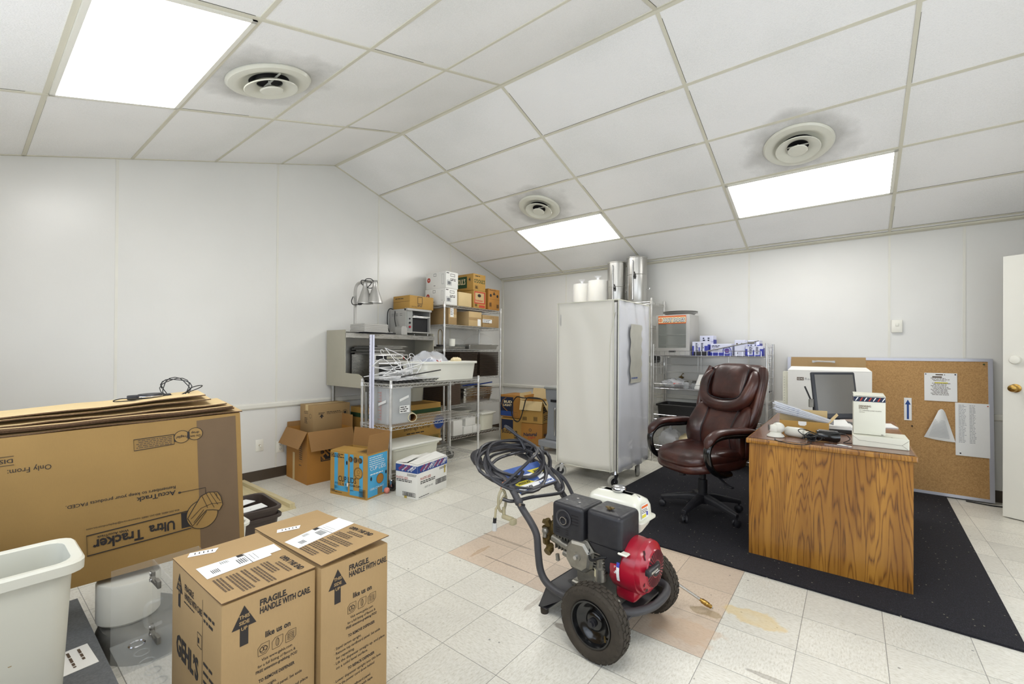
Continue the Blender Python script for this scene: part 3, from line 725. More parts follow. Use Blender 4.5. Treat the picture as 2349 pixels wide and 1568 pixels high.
# sheet pans stacked on the oven
for i in range(6):
    dx, dy, rr = (.02, -.0, .03, -.01, .015, .04)[i], (.02, -.02, .03, 0, .01, .05)[i], (-2, 1, -4, 3, 0, 2)[i]
    z = 1.243+i*.0165
    e = thing('sheet_pan', ('wire cooling rack at the bottom of the pan stack on the oven', 'dented steel sheet pan second from the bottom on the oven', 'thin grey sheet pan third from the bottom on the oven', 'steel sheet pan fourth in the stack on the oven', 'bent steel sheet pan second from the top on the oven', 'topmost steel tray of the stack on the oven')[i], 'baking pan', (.06+dx, -2.80+dy, z), radians(rr), 'pans stacked on the countertop oven')
    m = MB('galv' if i % 2 else 'alu'); m.box(.01, .34, .01, .42, 0, .0015); 
    for q in ((0, .012, 0, .43), (.338, .35, 0, .43), (0, .35, 0, .012), (0, .35, .418, .43)): m.box(*q, 0, .011)
    m.obj('pan', e, smooth=False)
# brown carton leaning at the end of the deck
carton('cardboard_box', 'crumpled brown carton at the far end of the steel counter deck', .30, .62, -2.27, -1.93, .931, 1.13, 'carddull', 0, tilt=(0, 0))
carton('cardboard_box', 'flat brown carton tipped on top of the crumpled carton on the counter deck', .34, .62, -2.2, -1.9, 1.135, 1.2, 'carddull', radians(-12), tilt=(radians(4), 0))
# ---- overshelf items: heat lamp on its base
e = thing('heat_lamp', 'twin bulb aluminium food heat lamp on the overshelf', 'heat lamp', (.20, -2.93, 1.47))
m = MB('hammered')
for k in range(5):
    m.box(.03-.002*(k % 2), .30, .0, .30, .012+.018*k, .026+.018*k)
m.box(.035, .295, .005, .295, .012, .102); m.use('dark'); m.box(.05, .28, .02, .28, 0, .012); m.obj('base', e, smooth=False)
m = MB('alu')
pth = smooth_path([(.09, .02, .10), (.09, .02, .3), (.09, .02, .46), (.10, .035, .53), (.13, .07, .56), (.19, .13, .57), (.24, .2, .572)], 5)
m.tube(pth, .017, n=4); m.obj('arm', e, smooth=False)
for (x, y, z, s) in ((.155, .10, .325, 'a'), (.235, .17, .335, 'b')):
    m = MB('alu'); m.lathe([(.024, .215), (.026, .18), (.032, .165), (.082, .012), (.085, .003), (.085, 0), (.080, .002), (.03, .16), (.02, .18)], o=(x, y, z), n=28)
    m.cyl((x, y, z+.215), (x, y, z+.235), .024, .02, n=14); l = m.obj('lamp_shade', e)
    m = MB('glass'); m.sphere((x, y, z+.05), .035); m.obj('bulb', l)
m = MB('cable'); m.tube(smooth_path([(.235, .17, .56), (.21, .13, .60), (.17, .09, .585), (.17, .10, .5), (.21, .14, .56), (.15, .06, .58), (.14, .08, .53), (.19, .15, .50), (.225, .18, .56)], 6), .0045, n=6)
m.tube(smooth_path([(.08, .0, .40), (.075, -.015, .35), (.1, -.01, .31), (.15, .03, .315), (.2, .08, .34)], 5), .005, n=6); m.rbox(.14, .19, .02, .04, .305, .33, .006, 2); m.obj('cord', e)
# shallow trays and a grey plate stand on the overshelf
tag(MB('steeldull').box(.06, .36, -3.06, -2.72, 1.474, 1.478).box(.06, .065, -3.06, -2.72, 1.474, 1.484).box(.355, .36, -3.06, -2.72, 1.474, 1.484).obj('steel_tray', smooth=False), 'shallow steel tray under the heat lamp base on the overshelf', 'tray')
tag(MB('dark').box(.2, .385, -2.66, -2.44, 1.4725, 1.476).box(.38, .385, -2.66, -2.44, 1.476, 1.49).use('alu').box(.16, .36, -2.64, -2.45, 1.478, 1.482).obj('baking_tray', smooth=False), 'dark baking tray left of the toaster on the overshelf', 'tray')
tag(MB('paper').prism([(.1, -2.6, 1.484), (.3, -2.66, 1.484), (.34, -2.45, 1.492), (.14, -2.42, 1.486)], (0, 0, .006)).obj('paper_stack', smooth=False), 'crumpled papers left of the toaster on the overshelf', 'papers')
e = thing('conveyor_toaster', 'stainless conveyor toaster oven on the overshelf', 'toaster', (.03, -2.26, 1.473))
m = MB('hammered')
for q in ((0, .31, 0, .012, .03, .32), (0, .31, .375, .387, .03, .32), (0, .31, .012, .375, .03, .045), (0, .31, .012, .375, .30, .32), (0, .012, .012, .375, .045, .30), (.0, .31, .012, .10, .045, .30)): m.box(*q)
m.box(.28, .335, 0, .387, .30, .325)
F = m.face((0, 0, 0), (1, 0, 0), (0, 0, 1)); m.use('dark')
for i in range(3): m.rect(F, .03+.08*i, .08+.08*i, .26, .264); m.rect(F, .03+.08*i, .08+.08*i, .24, .244)
m.obj('housing', e, smooth=False)
m = MB('dark'); m.box(.02, .27, .10, .375, .045, .22); m.obj('cavity', e, smooth=False)
m = MB('chromewire'); 
for i in range(9): m.cyl((.05+.03*i, .10, .225), (.05+.03*i, .375, .225), .004, n=6)
m.tube([(.05, .11, .225), (.32, .11, .235), (.32, .37, .235), (.05, .37, .225)], .004, n=6); m.obj('wire_rack', e)
m = MB('greypaint'); m.box(.31, .318, .012, .095, .05, .29); m.use('red').cyl((.318, .05, .1), (.33, .05, .1), .014); m.use('dark').cyl((.318, .05, .15), (.33, .05, .15), .012); m.cyl((.318, .05, .2), (.326, .05, .2), .01); m.obj('control_panel', e, smooth=False)
m = MB('steel'); m.box(.30, .34, .09, .38, .03, .036)
for x in (.03, .29):
    for y in (.03, .36): m.cyl((x, y, 0), (x, y, .031), .008, n=8)
m.obj('crumb_tray', e, smooth=False)
m = MB('cable'); m.tube(smooth_path([(.05, .02, .32), (.04, -.03, .33), (.02, -.05, .28), (.02, -.05, .12), (.05, -.03, .01)], 6), .006, n=6); m.tube(smooth_path([(.10, .0, .3), (.12, -.02, .2), (.16, -.015, .05)], 5), .005, n=6); m.obj('cord', e)
tag(MB('alu').prism([(.385, -2.36, 1.4725), (.385, -2.275, 1.4725), (.385, -2.275, 1.555), (.385, -2.30, 1.575), (.385, -2.34, 1.575), (.385, -2.36, 1.56)], (-.12, 0, 0)).obj('slicer_guard', smooth=False), 'small grey metal guard in front of the toaster on the overshelf', 'metal guard')
def p_tea(m, FY, FX, FT, w, d, h):
    m.use('inkfaint'); m.frame(FX, .12, .20, .06, .15, .008); m.lines(FX, .12, .2, .05, 2, .015, .009, 1); m.text('1-lb box', FX(.02, .015), (0, 1, 0), (0, 0, 1), .02, w=.1); m.lines(FY, .04, .25, .13, 1, .02, .01, 5); m.use('flute'); m.rect(FY, .0, w, .085, .088)
carton('cardboard_box', 'low tan carton with a torn lid on top of the conveyor toaster', .04, .36, -2.22, -1.84, 1.80, 1.96, 'cardgold', 0, prints=p_tea, tape=False)
# ================================================================ tall wire rack by the corner
rack('tall chrome wire rack with five shelves in the back left corner', .05, .48, -1.76, -.63, 1.915, (.155, .573, .928, 1.308, 1.624, 1.877))
def p_white(m, FY, FX, FT, w, d, h):
    m.use('inkred'); m.disc(FY, .055, h*.56, .032, n=24) ; m.use('whitecard'); m.text('GR', FY(.055, h*.56-.006, 2), (1, 0, 0), (0, 0, 1), .014, 'C', bold=.02)
    m.use('ink'); m.frame(FY, w-.075, w-.04, h*.25, h*.85, .002); m.frame(FY, .15, .20, h*.75, h*.92, .004); m.lines(FY, .15, .2, h*.2, 1, .01, .006, 2)
    m.use('inknavy'); m.frame(FX, .02, .10, h*.18, h*.48, .003); m.barcode(FX, .03, .09, h*.22, h*.42, 3); m.use('ink'); m.frame(FX, .08, .16, h*.72, h*.88, .005); m.lines(FX, .08, .19, h*.6, 2, .018, .01, 4); m.lines(FX, .01, .06, h*.93, 1, .01, .01, 8)
carton('white_carton', 'upper white carton with a red round seal on the tall corner rack', .10, .48, -1.74, -1.52, 2.095, 2.31, 'whitecard', 0, group='white cartons stacked on the corner rack', prints=p_white, tape=False)
carton('white_carton', 'lower white carton resting on the top shelf of the corner rack', .09, .475, -1.745, -1.53, 1.884, 2.094, 'whitecard', 0, group='white cartons stacked on the corner rack', prints=p_white, tape=False)
carton('cardboard_box', 'plain tan carton on the top shelf of the corner rack', .12, .48, -1.51, -1.26, 1.884, 2.07, 'cardpale', 0, tape=False)
def p_bud(m, FY, FX, FT, w, d, h):
    m.use('inkred'); m.rect(FX, .015, d-.015, h*.25, h*.95); m.use('cardlight'); m.rect(FX, .03, d-.04, h*.32, h*.88, 2); m.use('ink'); m.disc(FX, d*.45, h*.72, .035, 3, rb=.022); m.use('inkred'); m.text('Budweiser', FX(d*.45, h*.38, 3), (0, 1, 0), (0, 0, 1), .03, 'C', w=d*.6, bold=.02)
    m.use('ink'); m.frame(FX, .02, .08, h*.08, h*.24, .002); m.barcode(FX, .03, .07, h*.1, h*.22, 2); m.use('inkred'); m.rect(FX, .11, d-.02, h*.04, h*.18)
carton('beer_case', 'red and tan beer case below the green lettered case on the corner rack', .13, .48, -1.22, -.965, 1.884, 2.125, 'cardgold', 0, prints=p_bud, tape=False)
def p_od(m, FY, FX, FT, w, d, h):
    m.use('inkgreen'); m.rect(FY, .02, w-.12, h*.15, h*.85); m.use('cream'); m.text("O'DOUL'S", FY(.03, h*.38, 2), (1, 0, 0), (0, 0, 1), .075, w=w-.18, bold=.02)
    m.use('ink'); m.text('4', FY(w-.07, h*.55), (1, 0, 0), (0, 0, 1), .05, 'C', bold=.03)
    m.use('inkgreen'); m.text("O'DOUL'S", FX(d*.5, h*.46), (0, 1, 0), (0, 0, 1), .05, 'C', w=d*.88, bold=.03); m.use('ink'); m.frame(FX, .03, .1, h*.06, h*.3, .002); m.barcode(FX, .04, .09, h*.1, h*.27, 5); m.lines(FX, .04, .2, h*.9, 1, .02, .012, 2)
carton('beer_case', 'tan beer case with green lettering, topmost of its stack on the corner rack', .06, .48, -1.228, -.975, 2.127, 2.355, 'cardgold', 0, prints=p_od, tape=False)
def p_busch2(m, FY, FX, FT, w, d, h):
    m.use('flute'); m.rect(FX, 0, d, h*.5, h*.508); m.use('ink'); m.disc(FX, .05, h*.68, .022); m.disc(FX, d-.05, h*.68, .022); m.poly([FX(d*.5-.03, h*.72), FX(d*.5+.03, h*.72), FX(d*.5, h*.88)]); m.frame(FX, .02, .07, h*.12, h*.35, .002); m.barcode(FX, .025, .065, h*.15, h*.33, 5); m.barcode(FX, d-.07, d-.02, h*.1, h*.28, 7); m.lines(FX, .02, d-.02, h*.95, 1, .01, .008)
carton('beer_case', 'orange brown beer case at the corner end of the top shelf', .14, .48, -.91, -.66, 1.884, 2.185, 'cardorange', 0, prints=p_busch2, tape=False)
def p_lbl(m, FY, FX, FT, w, d, h):
    m.use('cardlight'); m.rect(FX, .01, d-.01, h*.42, h*.62); m.use('paper'); m.rect(FX, .03, .09, h*.45, h*.98, 2); m.use('ink'); m.lines(FX, .035, .085, h*.9, 4, .02, .007, 3, 3)
carton('cardboard_box', 'leftmost brown carton on the second shelf of the corner rack', .06, .47, -1.68, -1.53, 1.631, 1.845, 'card', 0, prints=p_lbl, tape=False)
def p_lbl2(m, FY, FX, FT, w, d, h):
    m.use('card'); m.rect(FX, 0, d, h*.4, h*.6); m.use('paper'); m.rect(FX, d-.085, d-.02, h*.03, h*.5, 2)
carton('cardboard_box', 'middle brown carton with a white sticker on the second rack shelf', .1, .47, -1.30, -1.04, 1.631, 1.83, 'cardlight', 0, prints=p_lbl2, tape=False)
def p_lbl3(m, FY, FX, FT, w, d, h):
    m.use('paper'); m.rect(FX, .0, .20, h*.35, h*.65, 2); m.use('ink'); m.lines(FX, .01, .19, h*.6, 3, .02, .008, 3, 3); m.text('1.27 13', FX(.16, h*.78), (0, 1, 0), (0, 0, 1), .02, bold=-.01)
carton('cardboard_box', 'rightmost brown carton with a shipping label on the second rack shelf', .14, .47, -1.02, -.66, 1.631, 1.80, 'card', 0, prints=p_lbl3, tape=False)
# third shelf: serving pan with clear roll-top dome, dull steel tray and a cup
e = thing('chafing_tray', 'long steel serving tray with a clear domed lid on the middle rack shelf', 'serving tray', (.07, -1.28, 1.314))
m = MB('steeldull'); tapered_tub(m, 0, .40, 0, .62, 0, .06, .02, .01, .02); m.obj('pan', e)
m = MB('steel'); m.box(-.005, .405, -.005, .625, .06, .068); m.obj('rim', e, smooth=False)
m = MB('acrylic'); n = 12
m.loft([[(.20+.17*cos(pi*i/n), y, .07+hh*sin(pi*i/n)) for i in range(n+1)] for y, hh in ((.24, .02), (.26, .10), (.32, .155), (.44, .17), (.52, .14), (.55, .03))], cap=False); m.obj('dome_lid', e)
m = MB('alu'); m.cyl((.2, .42, .235), (.2, .42, .27), .006); m.cyl((.2, .42, .27), (.2, .42, .276), .02); m.obj('knob', e)
e = thing('serving_dome', 'smoky clear plastic dome cover left of the roll top tray', 'dome cover', (.25, -1.36, 1.314))
m = MB('acrylic'); m.lathe([(.17, 0), (.165, .05), (.13, .11), (.07, .145), (.001, .15)], n=28); m.obj('cover', e)
tag(MB('dusty').rbox(.1, .42, -1.72, -1.32, 1.314, 1.345, .006).obj('flat_pan'), 'dusty flat steel pan at the left end of the middle rack shelf', 'pan')
tag(MB('tub').lathe([(.03, 0), (.042, .1), (.045, .1), (.041, .004), (.001, .004)], o=(.40, -1.55, 1.3455), n=18).obj('plastic_cup'), 'white translucent cup standing on the dusty pan', 'cup')
e = thing('iron_trivet', 'dark metal stand upright at the left of the middle rack shelf', 'metal stand', (.36, -1.72, 1.346))
m = MB('brassdirty'); m.tube(smooth_path([(0, -.03, 0), (0, -.035, .15), (0, -.02, .21), (0, .02, .21), (0, .035, .15), (0, .03, 0)], 5), .005, n=6); m.obj('loop', e); m = MB('dark'); m.box(-.03, .03, -.04, .04, 0, .02); m.obj('foot', e, smooth=False)
# fourth shelf: two stacks of brown cafeteria trays on edge rows
src = None
for (y0, wd, nm) in ((-1.46, .34, 'left'), (-1.06, .40, 'right')):
    for i in range(26):
        if src is None:
            m = MB('trayb'); m.rbox(0, .34, 0, 1.0, 0, .004, .0018, 1)
            m.use('trayedge'); m.rbox(-.006, .346, -.006, 1.006, .004, .0085, .002, 1); src = m.obj('food_tray', smooth=False); o = src
        else: o = src.copy(); COL.objects.link(o)
        o.location = (.12+.002*((i*7) % 3), y0, .936+i*.0132); o.scale = (1, wd, 1.25)
        tag(o, 'brown plastic cafeteria tray in the %s of the two tray stacks on the rack' % nm, 'tray', 'brown trays in the %s stack on the corner rack' % nm)
# fifth shelf: dark fluted crate, stacked steel hotel pans, blue handled tongs
e = thing('tray_crate', 'dark brown block of stacked trays at the left of the fifth rack shelf', 'tray stack', (.03, -1.71, .58))
m = MB('trayb'); m.box(0, .45, 0, .25, 0, .285); m.use('trayedge')
for i in range(22): m.box(-.001, .4515, -.0015, .2515, .004+.0128*i, .008+.0128*i)
m.obj('trays', e, smooth=False)
pan0 = None
for i in range(4):
    if pan0 is None:
        pan0 = thing('hotel_pan', '', 'steel pan', (0, 0, 0)); m = MB('steel'); tapered_tub(m, 0, .36, 0, .6, 0, .10, .025, .008, .04, t=.002); m.obj('pan_body', pan0); o = pan0
    else: o = copytree(pan0)
    o.location = (.11, -1.38+.01*(i % 2), .58+.0325*i); o['group'] = 'steel hotel pans nested on the fifth rack shelf'
    o['label'] = ['stainless steel hotel pan at the bottom of the nested pans', 'stainless steel hotel pan second from the bottom of the nest', 'stainless steel hotel pan third from the bottom of the nest', 'stainless steel hotel pan on top of the nest, under the tongs'][i]
for i, (y, a) in enumerate(((-1.27, .35), (-1.2, .3), (-1.12, .4), (-.98, .33))):
    e = thing('tongs', ('leftmost blue handled tongs lying on the steel pans', 'second blue handled tongs from the left on the steel pans', 'third blue handled tongs from the left on the steel pans', 'rightmost blue handled tongs, sticking out towards the corner')[i], 'tongs', (.30, y, .792), (radians(6), 0, radians(-14)), 'blue handled tongs on the steel pans')
    m = MB('bluetape'); m.rbox(-.012, .012, .02, .30 if i == 3 else .16, 0, .016, .005, 2); m.obj('handle', e); m = MB('steel'); m.box(-.010, .010, -.12, .02, .002, .012); m.obj('jaw', e, smooth=False)
# bottom shelf: small white boxes and white bucket
for i, (x0, y0, z0, w, d, h, lb) in enumerate(((.28, -1.38, .161, .19, .17, .105, 'white pastry box at the front left of the bottom rack shelf'), (.27, -1.20, .161, .2, .15, .10, 'white pastry box at the right of the lower row on the bottom rack shelf'), (.26, -1.33, .267, .19, .2, .11, 'white pastry box on top of the others on the bottom rack shelf'), (.27, -1.56, .161, .18, .17, .2, 'tall white box at the left end of the bottom rack shelf'))):
    carton('pastry_box', lb, x0, x0+w, y0, y0+d, z0, z0+h, 'whitecard', 0, group='white boxes on the bottom rack shelf', tape=False)
def bucket(label, x, y, z, w, d, h, group=None):
    e = thing('food_bucket', label, 'bucket', (x, y, z), 0, group)
    m = MB('tubdirty'); tapered_tub(m, -w/2, w/2, -d/2, d/2, 0, h, .02, .008, .05); m.obj('bucket_body', e)
    m = MB('tub'); m.rbox(-w/2-.006, w/2+.006, -d/2-.006, d/2+.006, h-.006, h+.018, .008, 2); m.obj('lid', e)
    return e
bucket('square white lidded bucket on the bottom rack shelf by the corner', .33, -.86, .161, .26, .30, .23)
bucket('round shouldered white tub behind the pastry boxes', .17, -1.15, .161, .2, .26, .27)
# under-counter storage
def p_bev(m, FY, FX, FT, w, d, h):
    m.use('inkgreen'); m.rect(FX, .0, d, h*.77, h*.87); m.rect(FY, 0, w, h*.77, h*.87); m.use('ink'); m.text('Beverage Carrier', FX(d*.62, h*.40), (0, 1, 0), (0, 0, 1), .05, 'C', w=d*.42); m.lines(FX, d*.45, d*.8, h*.33, 3, .035, .012, 5)
    m.use('inkblue'); m.disc(FX, d-.03, h*.5, .09, 2, 28); m.use('cardgold'); m.ringf(FX, d-.03, h*.5, .085, .004, 3)
    m.use('inkgreen'); m.frame(FX, d-.22, d-.02, h*.07, h*.19, .004); m.barcode(FX, d-.2, d-.04, h*.09, h*.17, 4)
carton('cardboard_box', 'large tan beverage carrier carton with a green band under the steel counter', .12, .575, -2.85, -1.90, .176, .655, 'cardgold', 0, prints=p_bev, tape=False)
bucket('white lidded bucket behind the beverage carton, nearer the corner', .25, -2.05, .66, .2, .22, .19, 'white buckets under the steel counter')
bucket('white lidded bucket behind the beverage carton, nearer the camera', .25, -2.32, .66, .2, .22, .19, 'white buckets under the steel counter')
# ================================================================ rolling wire cart in front of the counter
rack('low chrome wire cart on casters with three shelves', .79, 1.245, -3.14, -1.95, 1.005, (.145, .575, .965), z0=.10, caster=True, name='wire_cart')
# clear food bin and cardboard tube on the middle shelf
e = thing('food_storage_bin', 'clear plastic measuring bin with red marks on the middle cart shelf', 'storage bin', (.86, -3.10, .58))
m = MB('cambro'); tapered_tub(m, 0, .29, 0, .31, 0, .345, .012, .008, .04); m.obj('bin_body', e)
m = MB('inkred'); F = m.face((.286, 0, 0), (0, 1, 0), (0, 0, 1)); F2 = m.face((.06, .001, 0), (1, 0, 0), (0, 0, 1))
F = F2
m.rect(F, .12, .124, .03, .31, 3)
for k in range(10): m.rect(F, .09-(.02 if k % 3 == 0 else 0), .12, .045+.028*k, .048+.028*k, 3)
m.obj('scale_marks', e, smooth=False)
m = MB('paper'); F = m.face((.292, 0, 0), (0, 1, 0), (0, 0, 1)); m.rect(F, .13, .25, .10, .17, 2); m.poly([F(.13, .21, 2), F(.24, .245, 2), F(.24, .27, 2), F(.13, .235, 2)]); m.use('ink'); m.lines(F, .14, .24, .16, 3, .02, .009, 6, 3)
m.poly([F2(.1, .2, 4), F2(.22, .24, 4), F2(.22, .265, 4), F2(.1, .225, 4)]) if 0 else None
m.obj('label', e, smooth=False); m = MB('paper'); m.poly([F2(.08, .17, 4), F2(.2, .21, 4), F2(.2, .235, 4), F2(.08, .195, 4)]); m.obj('label', e, smooth=False)
e = thing('cardboard_tube', 'short cream pipe with an open end on the middle cart shelf', 'tube', (1.02, -2.745, .624), (0, 0, radians(-28)))
m = MB('pvc'); m.lathe([(.037, -.2), (.044, -.2), (.044, .16), (.037, .16)], ax=(1, 0, 0), n=28); m.obj('tube_wall', e); m = MB('woodtube'); m.lathe([(.0365, .158), (.0365, -.198)], ax=(1, 0, 0), n=28); m.obj('inner_liner', e)
# top shelf: pile of white hangers over black wire grids, white tub with bags
for i in range(5):
    e = tag(None or bpy.data.objects.new('wire_grid', None), None); COL.objects.link(e); e.location = (.82+.015*(i % 2), -3.13+.02*i, .972+.009*i); e.rotation_euler = (radians(0.5*i), 0, radians((0, 3, -4, 2, 6)[i]))
    tag(e, ('black coated wire grid at the bottom of the pile under the hangers', 'black coated wire grid second from the bottom under the hangers', 'black coated wire grid third from the bottom under the hangers', 'white coated wire grid fourth from the bottom under the hangers', 'topmost wire grid directly under the tangle of hangers')[i], 'wire grid', 'wire grids under the hanger pile')
    m = MB('cable' if i < 3 else 'white')
    for k in range(12): m.cyl((.0, .05*k, 0), (.40, .05*k, 0), .0025, n=4)
    for k in range(3): m.cyl((.0+.2*k, 0, .004), (.2*k, .55, .004), .003, n=5)
    m.obj('grid_wires', e)
rn = random.Random(11)
def hanger(o, ex, ey, ez, label):
    e = thing('clothes_hanger', label, 'hanger', o, (ex, ey, ez), 'white hangers piled on the wire cart')
    m = MB('white'); m.tube(smooth_path([(-.2, 0, 0), (-.19, .012, 0), (0, .11, 0), (.19, .012, 0), (.2, 0, 0), (.19, -.006, 0), (-.19, -.006, 0)], 3, True), .0037, n=6, closed=True)
    m.tube(smooth_path([(0, .11, 0), (0, .15, 0), (-.025, .17, 0), (-.02, .20, 0), (.01, .21, 0), (.03, .19, 0)], 4), .003, n=6); m.obj('hanger_wire', e)
for i in range(16):
    lab = ('white plastic hanger lying in the tangled pile on the wire cart' if i < 11 else ('white hanger standing tilted at the left of the tangled pile', 'white hanger standing highest out of the tangled pile', 'white hanger leaning right against the white tub', 'white hanger whose hook sticks up from the middle of the pile', 'white hanger tipped out over the cart front edge')[i-11])
    if i < 11: hanger((1.02+rn.uniform(-.08, .1), -2.87+rn.uniform(-.12, .12), 1.02+.009*i), rn.uniform(-.14, .14), rn.uniform(-.14, .14), rn.uniform(0, 6.28), lab)
    else:
        pr = [((1.0, -3.02, 1.10), 1.2, .2, 1.9), ((1.0, -2.86, 1.14), .9, .9, .8), ((1.02, -2.76, 1.09), .8, -.2, 2.2), ((1.08, -2.76, 1.12), .5, .5, -.6), ((1.12, -2.9, 1.10), .35, -.3, 1.2)][i-11]; hanger(pr[0], pr[1], pr[2], pr[3], lab)
e = thing('rod', 'thin black rod lying across the hanger pile', 'rod', (1.24, -3.02, 1.035), (radians(6), 0, radians(0))); m = MB('cable'); m.cyl((0, 0, 0), (.0, .5, 0), .006, n=8); m.obj('shaft', e)
e = thing('storage_tub', 'large white plastic tub holding bags on top of the wire cart', 'tub', (.80, -2.72, .972))
m = MB('tub'); tapered_tub(m, 0, .42, 0, .80, 0, .20, .035, .016, .05, floor_h=.006); m.obj('tub_body', e)
e = thing('plastic_bag', 'rumpled white plastic bag with red print in the cart tub', 'bag', (1.0, -2.48, .985))
m = MB('bagfilm')
def blob(m, c, R, n=20, k=.2, seed=0, zmin=None):
    rn = random.Random(seed); ph = [rn.uniform(0, 6.28) for _ in range(8)]
    rings = []
    for i in range(1, n//2+1):
        th = pi*i/(n//2+1); ring = []
        for j in range(n):
            a = 2*pi*j/n; s = 1+k*(sin(3*a+ph[0])*sin(2*th+ph[1])+.6*sin(7*a+ph[2]+3*th)*sin(th)+.4*sin(11*a+ph[3]-5*th))
            z = c[2]+R[2]*cos(th)*s
            if zmin is not None: z = max(z, zmin)
            ring.append((c[0]+R[0]*sin(th)*cos(a)*s, c[1]+R[1]*sin(th)*sin(a)*s, z))
        rings.append(ring)
    m.loft(rings)
blob(m, (0, 0, .14), (.17, .24, .15), 28, .1, 3, .01); m.obj('bag_film', e)
m = MB('labelblue'); blob(m, (.02, .0, .12), (.13, .16, .10), 16, .08, 6, .02); m.obj('contents', e)
m = MB('inkred'); m.tube([(.17, -.05, .16), (.175, .02, .19)], .006, n=5); m.tube([(.175, -.04, .2), (.17, .03, .16)], .006, n=5); m.obj('printing', e)
e = thing('paper_wad', 'small crumpled yellowish wad at the right end of the cart tub', 'crumpled paper', (1.02, -2.09, 1.15)); m = MB('cream'); blob(m, (0, 0, .02), (.05, .07, .045), 16, .2, 9); m.obj('wad', e)
# slotted steel upright standing behind the cart
e = thing('slotted_upright', 'tall slotted white steel upright leaning behind the wire cart', 'metal upright', (.985, -3.195, 0))
m = MB('glovewhite'); m.box(0, .046, 0, .003, 0, 1.43); m.box(0, .003, 0, .025, 0, 1.43); m.box(.043, .046, 0, .025, 0, 1.43); F = m.face((0, 0, 0), (1, 0, 0), (0, 0, 1)); m.use('dark')
for k in range(42): m.disc(F, .008, .05+.033*k, .003, 1, 8)
m.obj('channel', e, smooth=False)
# large white lidded bin on the cart's bottom shelf
e = thing('ingredient_bin', 'large white plastic bin with a lid on the bottom cart shelf', 'storage bin', (.84, -3.09, .152))
m = MB('tubdirty'); tapered_tub(m, 0, .36, 0, .62, 0, .20, .03, .012, .05); m.obj('bin_body', e); m = MB('tub'); m.rbox(-.008, .368, -.008, .628, .197, .222, .01, 2); m.obj('lid', e)
# pink ball by the caster
e = thing('rubber_ball', 'small pink ball on the floor beside the cart caster', 'ball', (1.285, -3.205, .0265)); m = MB('ballpink'); m.sphere((0, 0, 0), .0265, 20); m.obj('ball_shell', e, ang=80)
# ================================================================ floor boxes on the left
def openbox(name, label, loc, rz, w, d, h, mt, inner, flaps, prints=None, t=.004, cat='box', z0=0, closed_top=None):
    # flaps: list of (side, length, angle from horizontal-outwards in degrees)
    e = thing(name, label, cat, loc, rz)
    m = MB(mt)
    m.box(0, w, 0, t, 0, h); m.box(0, w, d-t, d, 0, h); m.box(0, t, t, d-t, 0, h); m.box(w-t, w, t, d-t, 0, h); m.box(t, w-t, t, d-t, 0, t)
    FY = m.face((0, 0, 0), (1, 0, 0), (0, 0, 1)); FX = m.face((w, 0, 0), (0, 1, 0), (0, 0, 1))
    if prints: prints(m, FY, FX, None, w, d, h)
    m.obj('carton', e, smooth=False)
    for side, ln, an in flaps:
        a = radians(an); m = MB(inner)
        if side == '-y': p, q, o = (0, 0, h), (w, 0, h), Vector((0, -cos(a), sin(a)))
        if side == '+y': p, q, o = (w, d, h), (0, d, h), Vector((0, cos(a), sin(a)))
        if side == '+x': p, q, o = (w, 0, h), (w, d, h), Vector((cos(a), 0, sin(a)))
        if side == '-x': p, q, o = (0, d, h), (0, 0, h), Vector((-cos(a), 0, sin(a)))
        p, q = Vector(p), Vector(q); s = (q-p)*.012
        m.prism([p+s*.2, q-s*.2, q-s+o*ln, p+s+o*ln], (q-p).normalized().cross(o)*-t); m.obj('flap', e, smooth=False)
    return e
def p_thd(m, FY, FX, FT, w, d, h):
    m.use('ink'); m.rect(FX, .13, d-.02, .20, h-.02); m.use('cardorange')
    u = Vector((0, .80, .6)); v = Vector((0, -.6, .80))
    m.text('THE', FX(.17, .30, 2), u, v, .07, w=.14, bold=.03); m.text('HOME', FX(.16, .215, 2), u, v, .09, w=.28, bold=.03)
    m.text('DEPOT', FX(.27, .22, 2), u, v, .07, w=.2, bold=.03)
    m.frame(FX, .14, d-.03, .21, h-.03, .004, 2)
    m.use('inkfaint'); m.frame(FY, w*.62, w*.78, .2, .42, .002)
    for k in range(9): m.rect(FY, w*.64, w*.76, .22+.02*k, .23+.02*k)
    m.lines(FY, w*.62, w*.8, .17, 1, .01, .01); m.use('cardpale'); m.rect(FY, w*.32, w*.42, .0, .27, 1.5)
openbox('moving_box', 'large open brown moving box with folded flaps by the left wall', (.045, -3.52, 0), radians(-3), .47, .46, .50, 'cardorange', 'cardbrown', [('-y', .17, -62), ('+x', .19, -68), ('+y', .12, 88), ('-x', .0+.05, 88)], p_thd)
def p_small(m, FY, FX, FT, w, d, h):
    m.use('ink'); m.text('GEORGIA\nPACIFIC', FX(.05, h-.085), (0, 1, 0), (0, 0, 1), .022, bold=.02, w=.07); m.poly([FX(.06, h-.12), FX(.11, h-.12), FX(.085, h-.095)]); m.rect(FX, .078, .092, h-.135, h-.12)
    m.lines(FX, .14, .30, h-.075, 1, .02, .006, 1); m.text('WORLD OF SPECIFICATIONS', FX(.14, h-.10), (0, 1, 0), (0, 0, 1), .014, w=.17, bold=.01); m.ringf(FX, .35, h-.1, .028, .004); m.disc(FX, .35, h-.1, .015)
    m.lines(FY, .08, .16, h-.07, 2, .015, .005, 3); m.lines(FY, .09, .15, h-.13, 5, .013, .006, 8); m.ringf(FY, .2, h-.11, .022, .003)
carton('cardboard_box', 'light tan taped carton sitting inside the open moving box', .075, .335, -3.40, -2.99, .44, .725, 'card', radians(2), prints=p_small)
